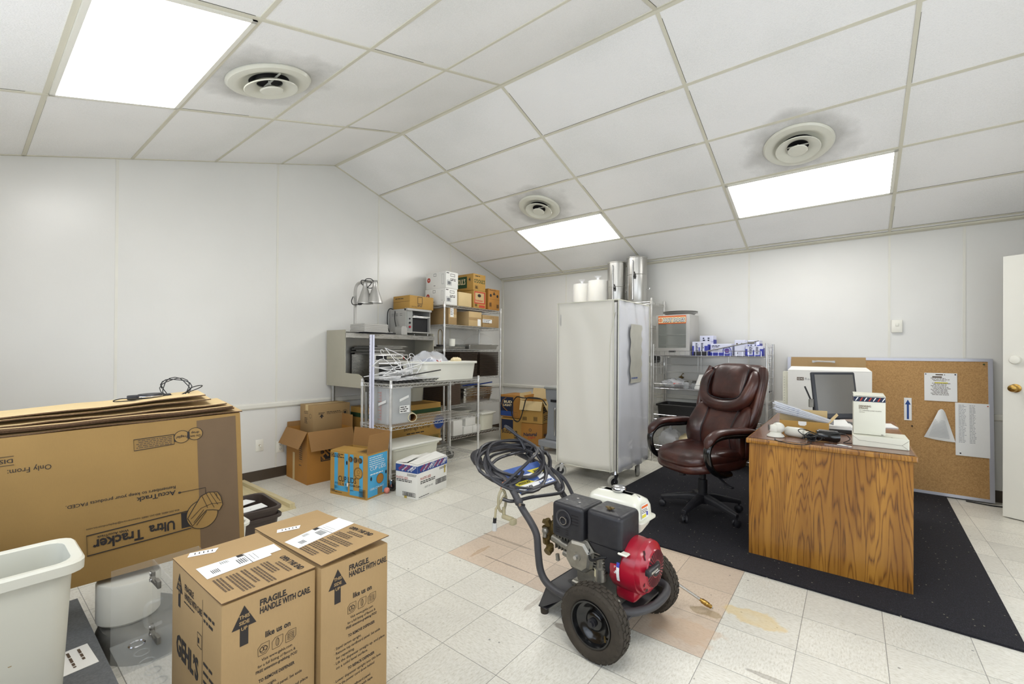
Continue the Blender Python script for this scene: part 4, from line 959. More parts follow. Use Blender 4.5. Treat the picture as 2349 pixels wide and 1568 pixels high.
def p_cup(m, FY, FX, FT, w, d, h):
    m.use('cyan')
    for a in (.05, .17, .235, .345): 
        m.rect(FY, a, a+.042, .055, h-.012)
    m.rect(FY, .05, .212, .04, .085); m.rect(FY, .235, .387, .02, .065)
    m.use('cardgold')
    m.rect(FX, 0, 0, 0, 0) if 0 else None
    m.use('cyan'); m.rect(FX, .012, d-.012, .015, h-.012)
    m.use('ink'); m.text('CUP LIDS', FY(.10, .125, 2), (1, 0, 0), (0, 0, 1), .048, w=.21, bold=.01); m.text('FITS 12, 16, 20oz FOAM CUPS', FY(.06, .095, 2), (1, 0, 0), (0, 0, 1), .018, w=.30, bold=.01)
    for k, x in enumerate((.245, .30, .355)): m.disc(FY, x, h-.055, .025, 2); 
    m.use('cardgold')
    for k, x in enumerate((.245, .30, .355)): m.ringf(FY, x, h-.055, .021, .0015, 3); m.lines(FY, x-.013, x+.013, h-.045, 3, .009, .004, k, 3)
    m.disc(FY, .335, h-.165, .05, 2, 28); m.use('ink'); m.ringf(FY, .335, h-.165, .05, .003, 3, 28); m.ringf(FY, .335, h-.165, .043, .002, 3, 28); m.ringf(FY, .338, h-.155, .016, .002, 3, 16); m.tube([FY(.315, h-.19, 3), FY(.325, h-.182, 3), FY(.34, h-.182, 3), FY(.352, h-.19, 3)], .0015, n=4)
    m.text('1500', FY(.01, .025, 2), (1, 0, 0), (0, 0, 1), .022, bold=.02, w=.05); m.lines(FY, .06, .18, .028, 1, .01, .006, 2, 2); m.lines(FY, .01, .17, h-.02, 3, .013, .007, 4, 2); m.frame(FY, w-.085, w-.015, .015, .085, .003, 2); m.barcode(FY, w-.078, w-.022, .022, .078, 6, 2)
    m.disc(FY, .20, h-.09, .009, 3, rb=.018); m.use('paper'); m.disc(FY, .21, .105, .009, 3, rb=.018)
    m.use('paper'); m.text('CUP LIDS', FX(.04, .24, 2), (0, 1, 0), (0, 0, 1), .03, w=.19); m.lines(FX, .03, d-.04, h-.03, 5, .018, .006, 9, 2); m.lines(FX, .04, d-.05, .21, 1, .02, .008, 3, 2); m.text('1500 COUNT', FX(.04, .07, 2), (0, 1, 0), (0, 0, 1), .018, w=.17)
    m.use('cardorange'); m.disc(FX, .16, .15, .045, 2, 28); m.use('ink'); m.ringf(FX, .16, .15, .045, .003, 3, 28); m.disc(FX, .05, .17, .01, 3, rb=.018); m.disc(FX, .235, .19, .009, 3, rb=.016)
    m.use('carddull'); m.rect(FX, .13, .19, .015, .075, 2.5)
e = openbox('cup_lid_box', 'open blue and tan cup lid box on the floor before the wire cart', (.895, -3.525, 0), radians(12.5), .43, .265, .385, 'cardgold', 'cardbrown', [('+y', .17, 84), ('+x', .17, 82)], p_cup)
m = MB('cardgold'); m.prism([(.0, .0, .385), (.425, 0, .385), (.425, .16, .392), (0.0, .16, .392)], (0, 0, .004)); FT = m.face((0, 0, .3965), (1, 0, 0), (0, 1, .04)); m.use('ink'); m.frame(FT, .30, .40, .02, .12, .003, 2); m.barcode(FT, .31, .39, .03, .11, 3, 2); m.obj('flap', e, smooth=False)
def band(m, F, w, y0, y1, txts):
    m.use('inkblue'); m.rect(F, 0, w, y0, y1, 1.5)
    u0 = F(1, 0, 0)-F(0, 0, 0); v0 = F(0, 1, 0)-F(0, 0, 0); u = (u0*.8+v0*.6); v = (v0*.8-u0*.6); k = 0; a = -.03
    while a < w-.03:
        m.use('white' if k % 3 == 0 else 'inkred'); tw = .075
        if a > -.01: m.text('SYSCO', F(a+.01, y0+.008, 2.5), u, v, .022 if k % 3 else .026, w=tw, bold=.03)
        m.use('white'); 
        if a+.05 < w-.04 and a > -.01: m.text('RELIABLE', F(a+.042, y0+.006, 2.5), u, v, .012, w=.07, bold=.02)
        a += .065; k += 1
def p_sysco(m, FY, FX, FT, w, d, h):
    band(m, FY, w, h-.075, h-.012, 0); band(m, FX, d, h-.075, h-.012, 0)
    m.use('ink'); m.text('3325057', FY(w-.01, h-.105, 2), (1, 0, 0), (0, 0, 1), .02, 'R', w=.105, bold=.01); m.text('3325057', FX(d-.01, h-.105, 2), (0, 1, 0), (0, 0, 1), .02, 'R', w=.105, bold=.01)
    m.use('inkred'); m.text('PLASTIC LIDS', FY(.01, h-.135, 2), (1, 0, 0), (0, 0, 1), .018, w=.13, bold=.01); m.text('PLASTIC LIDS', FX(.04, h-.14, 2), (0, 1, 0), (0, 0, 1), .022, w=.14, bold=.01)
    m.use('ink'); m.lines(FY, .01, .2, h-.14, 2, .013, .007, 3, 2); m.lines(FX, .04, .26, h-.15, 2, .015, .008, 3, 2); m.frame(FY, .08, w-.02, .02, .055, .003, 2); m.barcode(FY, .09, w-.03, .024, .05, 3, 2); m.frame(FX, d-.17, d-.01, .07, .115, .004, 2); m.barcode(FX, d-.16, d-.02, .075, .11, 9, 2); m.text('DST SA KS', FX(.10, .08, 2), (0, 1, 0), (0, 0, 1), .016, w=.11, bold=-.01); m.lines(FX, .02, .2, .02, 1, .01, .005, 5, 2)
    m.use('wax'); m.rect(FX, d-.045, d-.025, .15, .22, 2); m.rect(FY, .10, .13, .001, .02, 2)
e = carton('lid_carton', 'white carton with a blue banded top edge on the floor by the cart', 1.405, 1.65, -3.20, -2.78, 0, .30, 'whitecard', radians(10), prints=p_sysco, tape=False)
m = MB('whitecard'); m.prism([(0, .005, .3), (.12, .01, .308), (.115, .20, .332), (0, .22, .315)], (0, 0, .003)); m.prism([(.13, .02, .303), (.245, .0, .302), (.245, .41, .302), (.12, .41, .325)], (0, 0, .003)); m.use('dark'); m.poly([(.08, .0, .302), (.135, .03, .303), (.12, .2, .3035)]); m.obj('flap', e, smooth=False)
# plywood and batten on the floor
e = thing('wood_panel', 'pale plywood offcut with a batten lying on the floor by the left wall', 'wood panel', (.03, -3.90, 0), 0)
m = MB('plywood'); m.box(.0, 1.01, -.22, .0, .0, .014); m.obj('panel', e, smooth=False); m = MB('plywood'); m.box(.0, 1.0, -.045, -.005, .0145, .045); m.obj('batten', e, smooth=False)
# brown bus tubs
def bustub(label, x, y, z, rz):
    e = thing('bus_tub', label, 'bus tub', (x, y, z), rz, 'brown bus tubs stacked on the floor')
    m = MB('busbrown'); tapered_tub(m, 0, .40, 0, .53, 0, .185, .035, .014, .05); m.obj('tub_body', e); return e

bustub('brown bus tub underneath, on the floor by the plywood', 1.14, -4.74, .002, radians(-4))
bustub('brown bus tub nested on top, holding white cards', 1.145, -4.745, .058, radians(-4))
for i, (x, y, a) in enumerate(((1.20, -4.45, 8), (1.34, -4.41, -6))):
    e = thing('white_card', ('left white display card lying in the brown bus tub', 'right white display card lying in the brown bus tub')[i], 'card', (x, y, .205), (radians(4), radians(-5), radians(a)), 'white cards in the bus tub')
    m = MB('paper'); m.box(0, .13, -.12, .12, 0, .004); m.use('dark'); F = m.face((0, 0, .0042), (1, 0, 0), (0, 1, 0)); m.disc(F, .09, .03, .004); m.disc(F, .04, -.03, .004); m.obj('card_sheet', e, smooth=False)
# ================================================================ foreground left
# upside-down display carton resting on the white drum
dirv = Vector((-.179, -.984, 0)); P0 = Vector((2.208, -4.717, .333))
e = thing('display_carton', 'big brown upside down carton printed with a shelf track drawing', 'box', P0, (0, 0, 0))
# local frame: x along the face (to the photo's left), y into the box, z up
ux = Vector((-.179, -.984, -.038)).normalized(); uz = Vector((0, 0, 1)); uy = uz.cross(ux).normalized()*1.0; uz = ux.cross(uy).normalized()
if uy.x > 0: uy = -uy; 
uz = Vector((0, 0, 1)) if uz.z < 0 else uz
e.matrix_world = Matrix(((ux.x, uy.x, uz.x, P0.x), (ux.y, uy.y, uz.y, P0.y), (ux.z, uy.z, uz.z, P0.z), (0, 0, 0, 1)))
Lb, Hb, Db = 1.16, .635, .27
m = MB('cardultra'); m.box(0, Lb, 0, Db, 0, Hb)
# face frame for upside-down print: text runs to the photo's left... origin at the top right corner of the face, u = +x, v = -z
G = lambda a, b, e_=1: Vector((a, -.0008*e_, Hb-b))          # a from right edge, b from the top
U, Vv = (1, 0, 0), (0, 0, -1)
m.use('inkbrown'); m.poly([G(.02, .012), G(.02, Hb-.0), G(.177, Hb-.0), G(.175, .016)])
m.use('ink')
def rrG(a0, a1, b0, b1, e_=2): m.poly([G(a0, b0, e_), G(a0, b1, e_), G(a1, b1, e_), G(a1, b0, e_)])
def lineG(pts, t=.003, e_=3): m.tube([G(a, b, e_) for a, b in pts], t, n=4)
for (a, b, r) in ((.182, .075, .029), (.232, .081, .029)):
    m.use('ink'); m.poly([G(a+r*cos(t_*pi/12), b-r*sin(t_*pi/12), 4) for t_ in range(24)]); m.use('cardultra'); m.poly([G(a+(r-.0025)*cos(t_*pi/12), b-(r-.0025)*sin(t_*pi/12), 5) for t_ in range(24)])
m.use('ink'); rrG(.203, .212, .062, .093, 6); rrG(.252, .26, .068, .1, 3)
m.text('Do not', G(.182, .08, 7), U, Vv, .011, 'C', w=.038, bold=.01); m.text('drop', G(.182, .064, 7), U, Vv, .011, 'C', w=.03, bold=.01); m.text('Fragile!', G(.232, .076, 7), U, Vv, .011, 'C', w=.042, bold=.01)
lineG([(.26, .066), (.26, .110), (.398, .116), (.398, .068), (.26, .066)], .0016)
rn = random.Random(2)
m.use('inkfaint')
for k in range(5):
    a = .268
    while a < .385: wd = .005+rn.random()*.012; rrG(a, min(a+wd, .39), .073+k*.0078, .0765+k*.0078, 3); a += wd+.003
m.use('ink'); m.text('AccuTrack', G(.262, .320, 2), U, Vv, .020, bold=.02, w=.135)
m.text('Remembers to keep your products FACED.', G(.261, .299, 2), U, Vv, .0135, bold=.01, w=.35)
lineG([(.248, .334), (.15, .334), (.15, .362)], .0013); m.sphere(G(.248, .334, 3), .005, 8)
m.text('404-350-4800. 800-241-9889. customercare@displayindustries.com', G(.25, .408, 2), U, Vv, .008, w=.305)
lineG([(.21, .425), (.555, .437), (.555, .520), (.21, .508)], .0022)
m.text('Ultra', G(.269, .455, 3), U, Vv, .040, bold=.03, w=.090); m.text('Tracker', G(.378, .462, 3), U, Vv, .042, bold=.03, w=.16); m.text('With AccuTrack', G(.425, .447, 3), U, Vv, .010, w=.10, bold=.02)
rrG(.205, .245, .43, .50, 2)
m.use('ink'); m.poly([G(.166+.062*cos(t_*pi/16), .455-.068*sin(t_*pi/16), 4) for t_ in range(32)]); m.use('cardultra'); m.poly([G(.166+.059*cos(t_*pi/16), .455-.065*sin(t_*pi/16), 5) for t_ in range(32)])
out = [(.17, .37), (.14, .358), (.105, .365), (.092, .39), (.085, .43), (.10, .455), (.125, .445), (.15, .44), (.175, .465), (.205, .50), (.222, .46), (.2, .42), (.185, .395)]
m.poly([G(a, b, 6) for a, b in out]); m.use('ink'); lineG(out+[out[0]], .0016, 7)
for q in (((.165, .37), (.145, .43)), ((.15, .36), (.12, .435)), ((.135, .36), (.105, .425)), ((.12, .362), (.095, .41)), ((.2, .485), (.16, .435)), ((.19, .5), (.15, .445)), ((.11, .37), (.105, .395)), ((.09, .42), (.13, .415), (.17, .425), (.21, .465))): lineG(q, .0011, 8)
m.use('ink'); m.text('Only From:', G(.645, .122, 2), U, Vv, .02, w=.115)
m.text('DISPLAY', G(.745, .082, 2), U, Vv, .015, bold=.01, w=.09); lineG([(.742, .072), (1.0, .072)], .0011); lineG([(.742, .105), (1.0, .105)], .0011)
m.obj('carton', e, smooth=False)
# flattened cardboard sheets lying on the carton
rn = random.Random(5)
labs = ['lowest flattened cardboard sheet on the upside down carton', 'second flattened cardboard sheet up on the upside down carton', 'thick fluted cardboard sheet in the middle of the flattened pile', 'flattened cardboard sheet with a torn right end', 'bent flattened cardboard sheet near the top of the pile', 'topmost flattened cardboard sheet, under the coiled cable']
for i in range(6):
    a = thing('flattened_cardboard', labs[i], 'cardboard', (0, 0, 0), 0, 'flattened cardboard on the display carton')
    T_ = e.matrix_world.copy(); z = Hb+.003+(0, .012, .022, .034, .05, .062)[i]
    a.matrix_world = T_ @ Matrix.Translation((0, 0, z))
    x0, x1 = (-.01, .02, .03, .05, .11, .13)[i], (Lb, Lb-.05, Lb, .90, Lb-.02, Lb-.1)[i]; y0, y1 = (.0, .02, -.006, .03, .05, .06)[i], (.26, .30, .27, .33, .34, .36)[i]
    lift = (0, .001, .002, .005, .012, .018)[i]
    m = MB('cardpale' if i > 2 else 'cardlight'); n = 10; ring = []
    th = .008 if i in (2, 1) else .005
    prof = []
    for k in range(n+1):
        x = x0+(x1-x0)*k/n; zz = lift*(1-k/n)**2*1.6+.002*sin(k*1.7+i); j1 = rn.uniform(-.004, .004); prof.append((x, y0+j1+(.03*max(0, k/n-.5) if i > 3 else 0), y1+rn.uniform(-.01, .01), zz))
    vs = []; fs = []
    for (x, a0, a1, zz) in prof: vs += [(x, a0, zz), (x, a1, zz), (x, a1, zz+th), (x, a0, zz+th)]
    top = []; side = []
    for k in range(n):
        b = 4*k; top += [(b, b+1, b+5, b+4), (b+3, b+7, b+6, b+2)]; side += [(b, b+4, b+7, b+3), (b+1, b+2, b+6, b+5)]
    m.add(vs, top+[(b0, b0+3, b0+2, b0+1) for b0 in (0,)]+[(4*n, 4*n+1, 4*n+2, 4*n+3)])
    m.use('flute'); m.add(vs, side); m.obj('sheet', a, smooth=False)
T_ = e.matrix_world.copy()
a = thing('headset_cable', 'black plug adapter with a loosely coiled black cable on the cardboard pile', 'cable', (0, 0, 0)); a.matrix_world = T_ @ Matrix.Translation((.33, .22, Hb+.082))
m = MB('cable'); pts = []
for k in range(60):
    t = k/59*2*pi*3.2; r = .052+.008*sin(k*.9); pts.append((-.10+r*cos(t)*1.05, .03+.035*sin(t+.6)+.01*sin(k*.5), .045+r*.85*sin(t)))
m.tube(pts, .0022, n=5); m.tube(smooth_path([(-.10, .03, .0), (-.19, .05, .03), (-.21, .05, .045), (-.17, .05, .04), (-.12, .03, .01), (0, -.02, .005), (.10, -.03, .015), (.13, -.03, .005), (.06, -.05, .004), (.02, -.05, .002)], 5), .0024, n=5); m.obj('cable_coil', a)
m = MB('blackplastic'); m.lathe([(.001, .002), (.045, .002), (.05, .008), (.05, .02), (.045, .026), (.001, .022)], o=(.0, .01, 0), n=28, cap=True); m.rbox(.04, .085, -.008, .03, .004, .024, .005, 2); m.rbox(-.08, -.04, .0, .03, .004, .02, .005, 2); m.obj('plug_body', a)
m = MB('chrome'); m.lathe([(.0505, .012), (.052, .015), (.0505, .018)], o=(0, .01, 0), n=28); m.obj('metal_band', a)
# white drum and grey base carrying the carton
e = thing('white_drum', 'white cylindrical container under the upside down carton', 'container', (2.085, -5.13, .118)); m = MB('tub'); m.lathe([(.001, 0), (.100, 0), (.108, .01), (.108, .165), (.104, .172), (.001, .172)], n=40, cap=True); m.obj('drum_body', e)
e = thing('grey_base', 'rounded grey metal base underneath the white drum', 'appliance base', (2.10, -5.08, 0)); m = MB('dusty')
def oval(a, b, z, cx=0, cy=0, n=32): return [(cx+a*cos(2*pi*i/n), cy+b*sin(2*pi*i/n), z) for i in range(n)]
m.loft([oval(.22, .16, 0), oval(.22, .16, .06), oval(.20, .145, .10), oval(.17, .12, .117)]); m.obj('base_shell', e)
e = thing('laminate_slab', 'grey speckled laminate slab on the floor under the white bin', 'slab', (1.75, -5.95, 0)); m = MB('granite'); m.box(0, 1.25, 0, .70, .095, .12); m.use('graniteside'); m.box(.01, 1.23, .01, .68, 0, .095); m.obj('slab_body', e, smooth=False)
e = thing('instruction_card', 'white printed card lying on the grey laminate slab', 'card', (2.22, -5.325, .121), radians(3)); m = MB('whitecard'); m.box(0, .17, -.15, .045, 0, .002); F = m.face((0, -.15, .0022), (1, 0, 0), (0, 1, 0)); m.use('inkfaint')
for k in range(5): m.lines(F, .02, .15, .17-.03*k, 1, .01, .008, k)
m.obj('card_sheet', e, smooth=False)
# clear acrylic dispenser case with black hinges
e = thing('acrylic_case', 'clear acrylic display case with dark metal hinges beside the fragile boxes', 'display case', (2.33, -5.235, 0))
m = MB('acrylic'); m.box(0, .49, .0, .004, .13, .42) if 0 else None
m.box(.0, .49, .13, .134, .0, .42); m.box(0, .004, .004, .29, 0, .42); m.box(0, .49, .285, .289, 0, .42); m.obj('panel', e, smooth=False)
m = MB('acrylic'); m.box(.01, .48, -.0, .28, .128, .133)
for k in range(6): m.lathe([(.019, 0), (.022, .002), (.025, 0), (.022, -.003), (.019, 0)], o=(.065+.075*k, .07, .1345), n=20)
m.use('chrome'); m.lathe([(.020, 0), (.0235, .003), (.027, 0)], o=(.065, .07, .135), n=22); m.obj('shelf', e)
for z in (.15, .365):
    m = MB('dusty'); m.rbox(.02, .05, .118, .130, z-.022, z+.022, .003, 2); m.box(.045, .12, .112, .126, z-.006, z+.006); m.rbox(.095, .14, .115, .128, z-.014, z+.014, .003, 2)
    m.use('chrome')
    for dz in (-.013, .013): m.cyl((.035, .118, z+dz), (.035, .113, z+dz), .006, n=10)
    m.cyl((.07, .112, z), (.07, .109, z), .006, n=10); m.obj('hinge', e)
m = MB('acrylic'); m.tube(smooth_path([(.14, .13, .22), (.14, .09, .22), (.14, .08, .25), (.14, .08, .29), (.14, .09, .31), (.14, .13, .31)], 4), .007, n=8); m.obj('handle', e)
# tall white bin
e = thing('waste_bin', 'tall narrow white plastic bin at the left edge of the view', 'bin', (2.355, -5.90, .121))
m = MB('binwhite'); tapered_tub(m, 0, .285, 0, .56, 0, .482, .045, .024, .05, t=.005); m.obj('bin_body', e)
m = MB('stain'); F = m.face((.262, 0, 0), (0, 1, 0), (-.08, 0, 1), .004) ; m.disc(F, .47, .30, .006, 1, 10); m.disc(F, .40, .22, .008, 1, 10, rb=.014); m.disc(F, .48, .36, .004, 1, 8) ; m.obj('stain_mark', e, smooth=False)
# small white tub and nested cups behind
e = thing('white_tub', 'white plastic tub between the display carton and the brown bus tubs', 'tub', (1.70, -4.85, 0)); m = MB('tub'); tapered_tub(m, 0, .24, 0, .275, 0, .32, .03, .012, .05); m.obj('tub_body', e)
# ---- two FRAGILE cartons
def icons(m, F, a, b, s):
    # three outlined icons: pretzel, hot dog, burger
    for k in range(3):
        x = a+k*s*1.22; m.tube([F(x+.04*s, b, 1), F(x+.02*s, b+.7*s, 1), F(x+.3*s, b+s, 1), F(x+s, b+s, 1), F(x+.98*s, b+.3*s, 1), F(x+.7*s, b, 1)], s*.018, n=4, closed=True)
        if k == 0:
            m.ringf(F, x+.35*s, b+.5*s, .2*s, .05*s, n=16); m.ringf(F, x+.65*s, b+.5*s, .2*s, .05*s, n=16); m.ringf(F, x+.5*s, b+.45*s, .33*s, .04*s, n=20)
        elif k == 1:
            m.ringf(F, x+.5*s, b+.5*s, .16*s, .04*s, n=20, rb=.38*s); m.ringf(F, x+.55*s, b+.5*s, .09*s, .03*s, n=16, rb=.3*s)
        else:
            for j in range(4): m.ringf(F, x+.5*s, b+(.25+.16*j)*s, .32*s, .035*s, n=18, rb=.1*s)
def bigarrow(m, F, a, top, s):
    m.use('ink'); m.poly([F(a-.5*s, top-.95*s), F(a+.5*s, top-.95*s), F(a, top)]); m.rect(F, a-.17*s, a+.17*s, top-1.75*s, top-.93*s)
    m.use('card'); u0, v0 = F(1, 0, 0)-F(0, 0, 0), F(0, 1, 0)-F(0, 0, 0)
    for i, t in enumerate(('THIS', 'SIDE', 'UP')): m.text(t, F(a, top-(.55+.26*i)*s, 2), u0, v0, .15*s, 'C', bold=.03)
def p_frag(side=True):
    def f(m, FY, FX, FT, w, d, h):
        u0, v0 = (0, 1, 0), (0, 0, 1)
        bigarrow(m, FX, .055, h-.02, .062)
        m.use('ink'); m.text('FRAGILE.', FX(.095, h-.04, 1), u0, v0, .017, w=.075, bold=.035); m.text('HANDLE WITH CARE.', FX(.095, h-.062, 1), u0, v0, .017, w=.145, bold=.035)
        m.text('like us on', FX(.11, h-.135, 1), u0, v0, .016, w=.07, bold=.03); icons(m, FX, .09, h-.18, .031)
        m.text('Visit www.gehls.com', FX(.143, h-.198, 1), u0, v0, .008, 'C', w=.085, bold=.01); m.text('for a full listing of flavors &', FX(.143, h-.213, 1), u0, v0, .008, 'C', w=.105, bold=.01); m.text('FREE attention-grabbing POS!', FX(.143, h-.227, 1), u0, v0, .008, 'C', w=.115, bold=.02)
        m.text('TO REMOVE DISPENSER', FX(.143, h-.255, 1), u0, v0, .009, 'C', w=.1, bold=.03)
        L1 = ['Stand carton upright.', 'Remove top cardboard panel. Set aside', 'for repacking.', 'Lift the dispenser straight up, and place', 'on a solid level surface.']
        for i, t in enumerate(L1): m.text(('· ' if i in (0, 1, 3) else '  ')+t, FX(.045 if i in (0, 1, 3) else .052, h-.275-.0155*i, 1), u0, v0, .0085, w=.0046*len(t), bold=.01)
        m.text('TO REPACK DISPENSER', FX(.143, h-.36, 1), u0, v0, .009, 'C', w=.1, bold=.03)
        for i, t in enumerate(['Lower dispenser upright into this box.', 'Slide the power cord down behind', 'dispenser.', 'Reinsert top cardboard panel.', 'Close flaps and seal with tape.']): m.text('· '+t, FX(.045, h-.378-.0155*i, 1), u0, v0, .0085, w=.0046*len(t), bold=.01)
        if side:
            bu, bv = (1, 0, 0), (0, 0, 1)
            bigarrow(m, FY, .075, h-.02, .06); m.use('ink'); m.text('FRAGILE', FY(.125, h-.055), bu, bv, .018, w=.08, bold=.03); m.text('HANDLE WITH CARE', FY(.125, h-.08), bu, bv, .018, w=.15, bold=.03); m.lines(FY, .12, .25, h-.09, 1, .01, .004)
            m.text('GEHL’S', FY(.05, h-.275), bu, bv, .06, w=.20, bold=.04); m.lines(FY, .29, .38, h-.06, 2, .02, .008, 3); m.rect(FY, .28, .282, .05, h-.03)
            for i, t in enumerate(('WING COVER', 'DISPENSER LID', 'HOT TOP MODEL', 'GASKET', 'PUMP BODY')): m.lines(FY, .29, .39, h-.2-.025*i, 1, .02, .008, i)
            m.frame(FY, .24, .275, h-.175, h-.135, .002); m.rect(FY, .245, .255, h-.165, h-.15)
    return f
def fragile(label, x0, x1, y0, y1, h, torn, lift):
    e = carton('fragile_carton', label, x0, x1, y0, y1, 0, h, 'card', 0, prints=p_frag(), tape=False, group='tall fragile cartons in the foreground')
    w, d = x1-x0, y1-y0
    m = MB('paper'); F = lambda a, b, e_=1: Vector((a, b, h+.0042+.0008*e_+(lift*max(0, (a/w-.15))*(.35+.65*b/d) if lift else .004*(a/w)**3)))
    # shipping label runs across the top
    q = [(.144, .022), (.242, .022), (.225, d-.01), (.146, d-.006)] if not lift else [(.22, .01), (.31, .015), (.275, d-.0), (.165, d-.0)]; sh_ = .08 if lift else 0
    pt = lambda s, t, e_: F(*( (q[0][0]*(1-s)+q[1][0]*s)*(1-t)+(q[3][0]*(1-s)+q[2][0]*s)*t, (q[0][1]*(1-s)+q[1][1]*s)*(1-t)+(q[3][1]*(1-s)+q[2][1]*s)*t), e_)
    def band_(s0, s1, t0, t1, e_): m.poly([pt(s0, t0, e_), pt(s1, t0, e_), pt(s1, t1, e_), pt(s0, t1, e_)])
    for k in range(6): band_(0, 1-(torn*.18 if k == 5 else 0), k/6, (k+1)/6, 1)
    m.use('ink'); band_(.0, .2, .48, .56, 2); band_(0, 1, .565, .572, 2); band_(.3, .305, .2, .56, 2)
    for k in range(14): 
        if k % 3: band_(.35, .8, .42+.009*k, .425+.009*k, 2); band_(.1, .3, .25+.008*k, .253+.008*k, 2)
    for k in range(5): band_(.5, .8, .1+.02*k, .108+.02*k, 2); band_(.2, .85, .62+.05*k, .624+.05*k, 2) if k < 2 else None
    m.obj('shipping_label', e, smooth=False)
    m = MB('paper'); m.poly([F(.005+sh_, .045, 1), F(.035+sh_, .03, 1), F(.06+sh_, .10, 1), F(.03+sh_, .12, 1)]); m.use('ink'); m.poly([F(.045, .06, 2), F(.06, .05, 2), F(.07, .09, 2), F(.055, .1, 2)]) if 0 else None
    for k in range(5): m.poly([F(sh_+.018+.004*k, .055+.011*k, 2), F(sh_+.031+.004*k, .05+.011*k, 2), F(sh_+.032+.004*k, .053+.011*k, 2), F(sh_+.019+.004*k, .058+.011*k, 2)])
    m.obj('small_sticker', e, smooth=False)
    # loose top flap, lifted at the far right corner on the second box
    m = MB('card'); t = .003; z = h+.0008
    nn = 6; vs = []
    for i in range(nn+1):
        for j in range(nn+1):
            a, b = w*i/nn, d*j/nn; L_ = lift*max(0, (a/w-.15))*(.35+.65*b/d) if lift else .004*(a/w)**3
            vs.append((a+(.006 if lift else 0)*(i == nn)*(j/nn), b, z+L_))
    k = len(vs); vs += [(a, b, c+t) for a, b, c in vs]; fs = []
    for i in range(nn):
        for j in range(nn):
            q_ = i*(nn+1)+j; fs += [(q_, q_+1, q_+nn+2, q_+nn+1), (k+q_, k+q_+nn+1, k+q_+nn+2, k+q_+1)]
    m.add(vs, fs); m.use('flute'); sd = []
    for i in range(nn):
        q_ = i*(nn+1); sd.append((q_, q_+nn+1, k+q_+nn+1, k+q_)); q_ += nn; sd.append((q_, k+q_, k+q_+nn+1, q_+nn+1))
    for j in range(nn): q_ = j; sd.append((q_, k+q_, k+q_+1, q_+1)); q_ = nn*(nn+1)+j; sd.append((q_, q_+1, k+q_+1, k+q_))
    m.add(vs, sd)
    # print the top text again on the flap
    m.use('ink'); FTz = (lambda a, b, e_=1: Vector((a, b, h+.0042+.0006*e_+(lift*max(0, (a/w-.15))*(.35+.65*b/d) if lift else .004*(a/w)**3))))
    vs2, fs2 = text_geo('OPEN THIS END', .03); xs = [p.x for p in vs2]; sw = .135/(max(xs)-min(xs)); a0 = .262 if not lift else .30
    m.add([FTz(a0+(p.x-min(xs))*sw, d-.040+p.y*.026) for p in vs2], fs2)
    m.use('inkfaint'); rn = random.Random(3); b_ = d-.052; k = 0
    for blk, (n_, xa, xb) in enumerate(((2, a0+.03, a0+.12), (3, a0, a0+.09), (3, a0+.01, a0+.14), (2, a0, a0+.11), (4, a0+.005, a0+.135), (3, a0, a0+.10))):
        for r_ in range(n_):
            q_ = xa
            while q_ < xb:
                l_ = min(.004+rn.random()*.01, xb-q_); m.poly([FTz(q_, b_-.0052), FTz(q_+l_, b_-.0052), FTz(q_+l_, b_), FTz(q_, b_)]); q_ += l_+.003
            b_ -= .0088
        b_ -= .006
    m.obj('top_flap', e, smooth=False)
    return e
fragile('left fragile carton with an open edge label, nearest the clear case', 2.845, 3.265, -5.168, -4.912, .597, 1, 0)
fragile('right fragile carton with its top flap lifting at the corner', 2.80, 3.285, -4.905, -4.66, .60, 0, .028)
# ================================================================ beer cases in the corner
def p_budl(m, FY, FX, FT, w, d, h):
    m.use('inknavy'); m.rect(FY, .0, .22, .02, h-.03); m.use('inkblue'); m.rect(FY, .005, .215, .02, .09, 1.5)
    m.use('cardorange'); m.tube([FY(.1, h-.04, 2), FY(.04, h-.08, 2), FY(.025, h-.13, 2), FY(.05, h-.18, 2), FY(.12, h-.23, 2)], .005, n=4)
    m.use('cream'); m.text('BUD', FY(.06, h-.115, 3), (1, 0, .0), (0, 0, 1), .035, w=.14, bold=.03); m.text('LIGHT', FY(.05, h-.16, 3), (1, 0, .0), (0, 0, 1), .03, w=.15, bold=.03); m.use('inknavy'); m.frame(FY, .235, .29, .02, .08, .002, 2)
def p_busch(m, FY, FX, FT, w, d, h):
    m.use('inknavy'); m.rect(FY, .01, .21, .16, h-.02); m.use('cardgold'); m.poly([FY(.01, .16, 2), FY(.05, .18, 2), FY(.075, .215, 2), (FY(.10, .19, 2)), FY(.13, .225, 2), FY(.17, .185, 2), FY(.21, .16, 2)])
    m.use('ink'); m.text('BUSCH', FY(.02, .12, 3), (1, 0, 0), (0, 0, 1), .05, w=.19, bold=.03); m.text('12', FY(.225, .12, 3), (1, 0, 0), (0, 0, 1), .045, w=.06, bold=.04); m.lines(FY, .225, .29, .10, 2, .02, .009, 2, 2); m.lines(FY, .22, .29, h-.02, 1, .01, .012, 3, 2); m.frame(FY, .23, .29, .02, .07, .002, 2); m.barcode(FY, .235, .285, .022, .067, 3, 2)
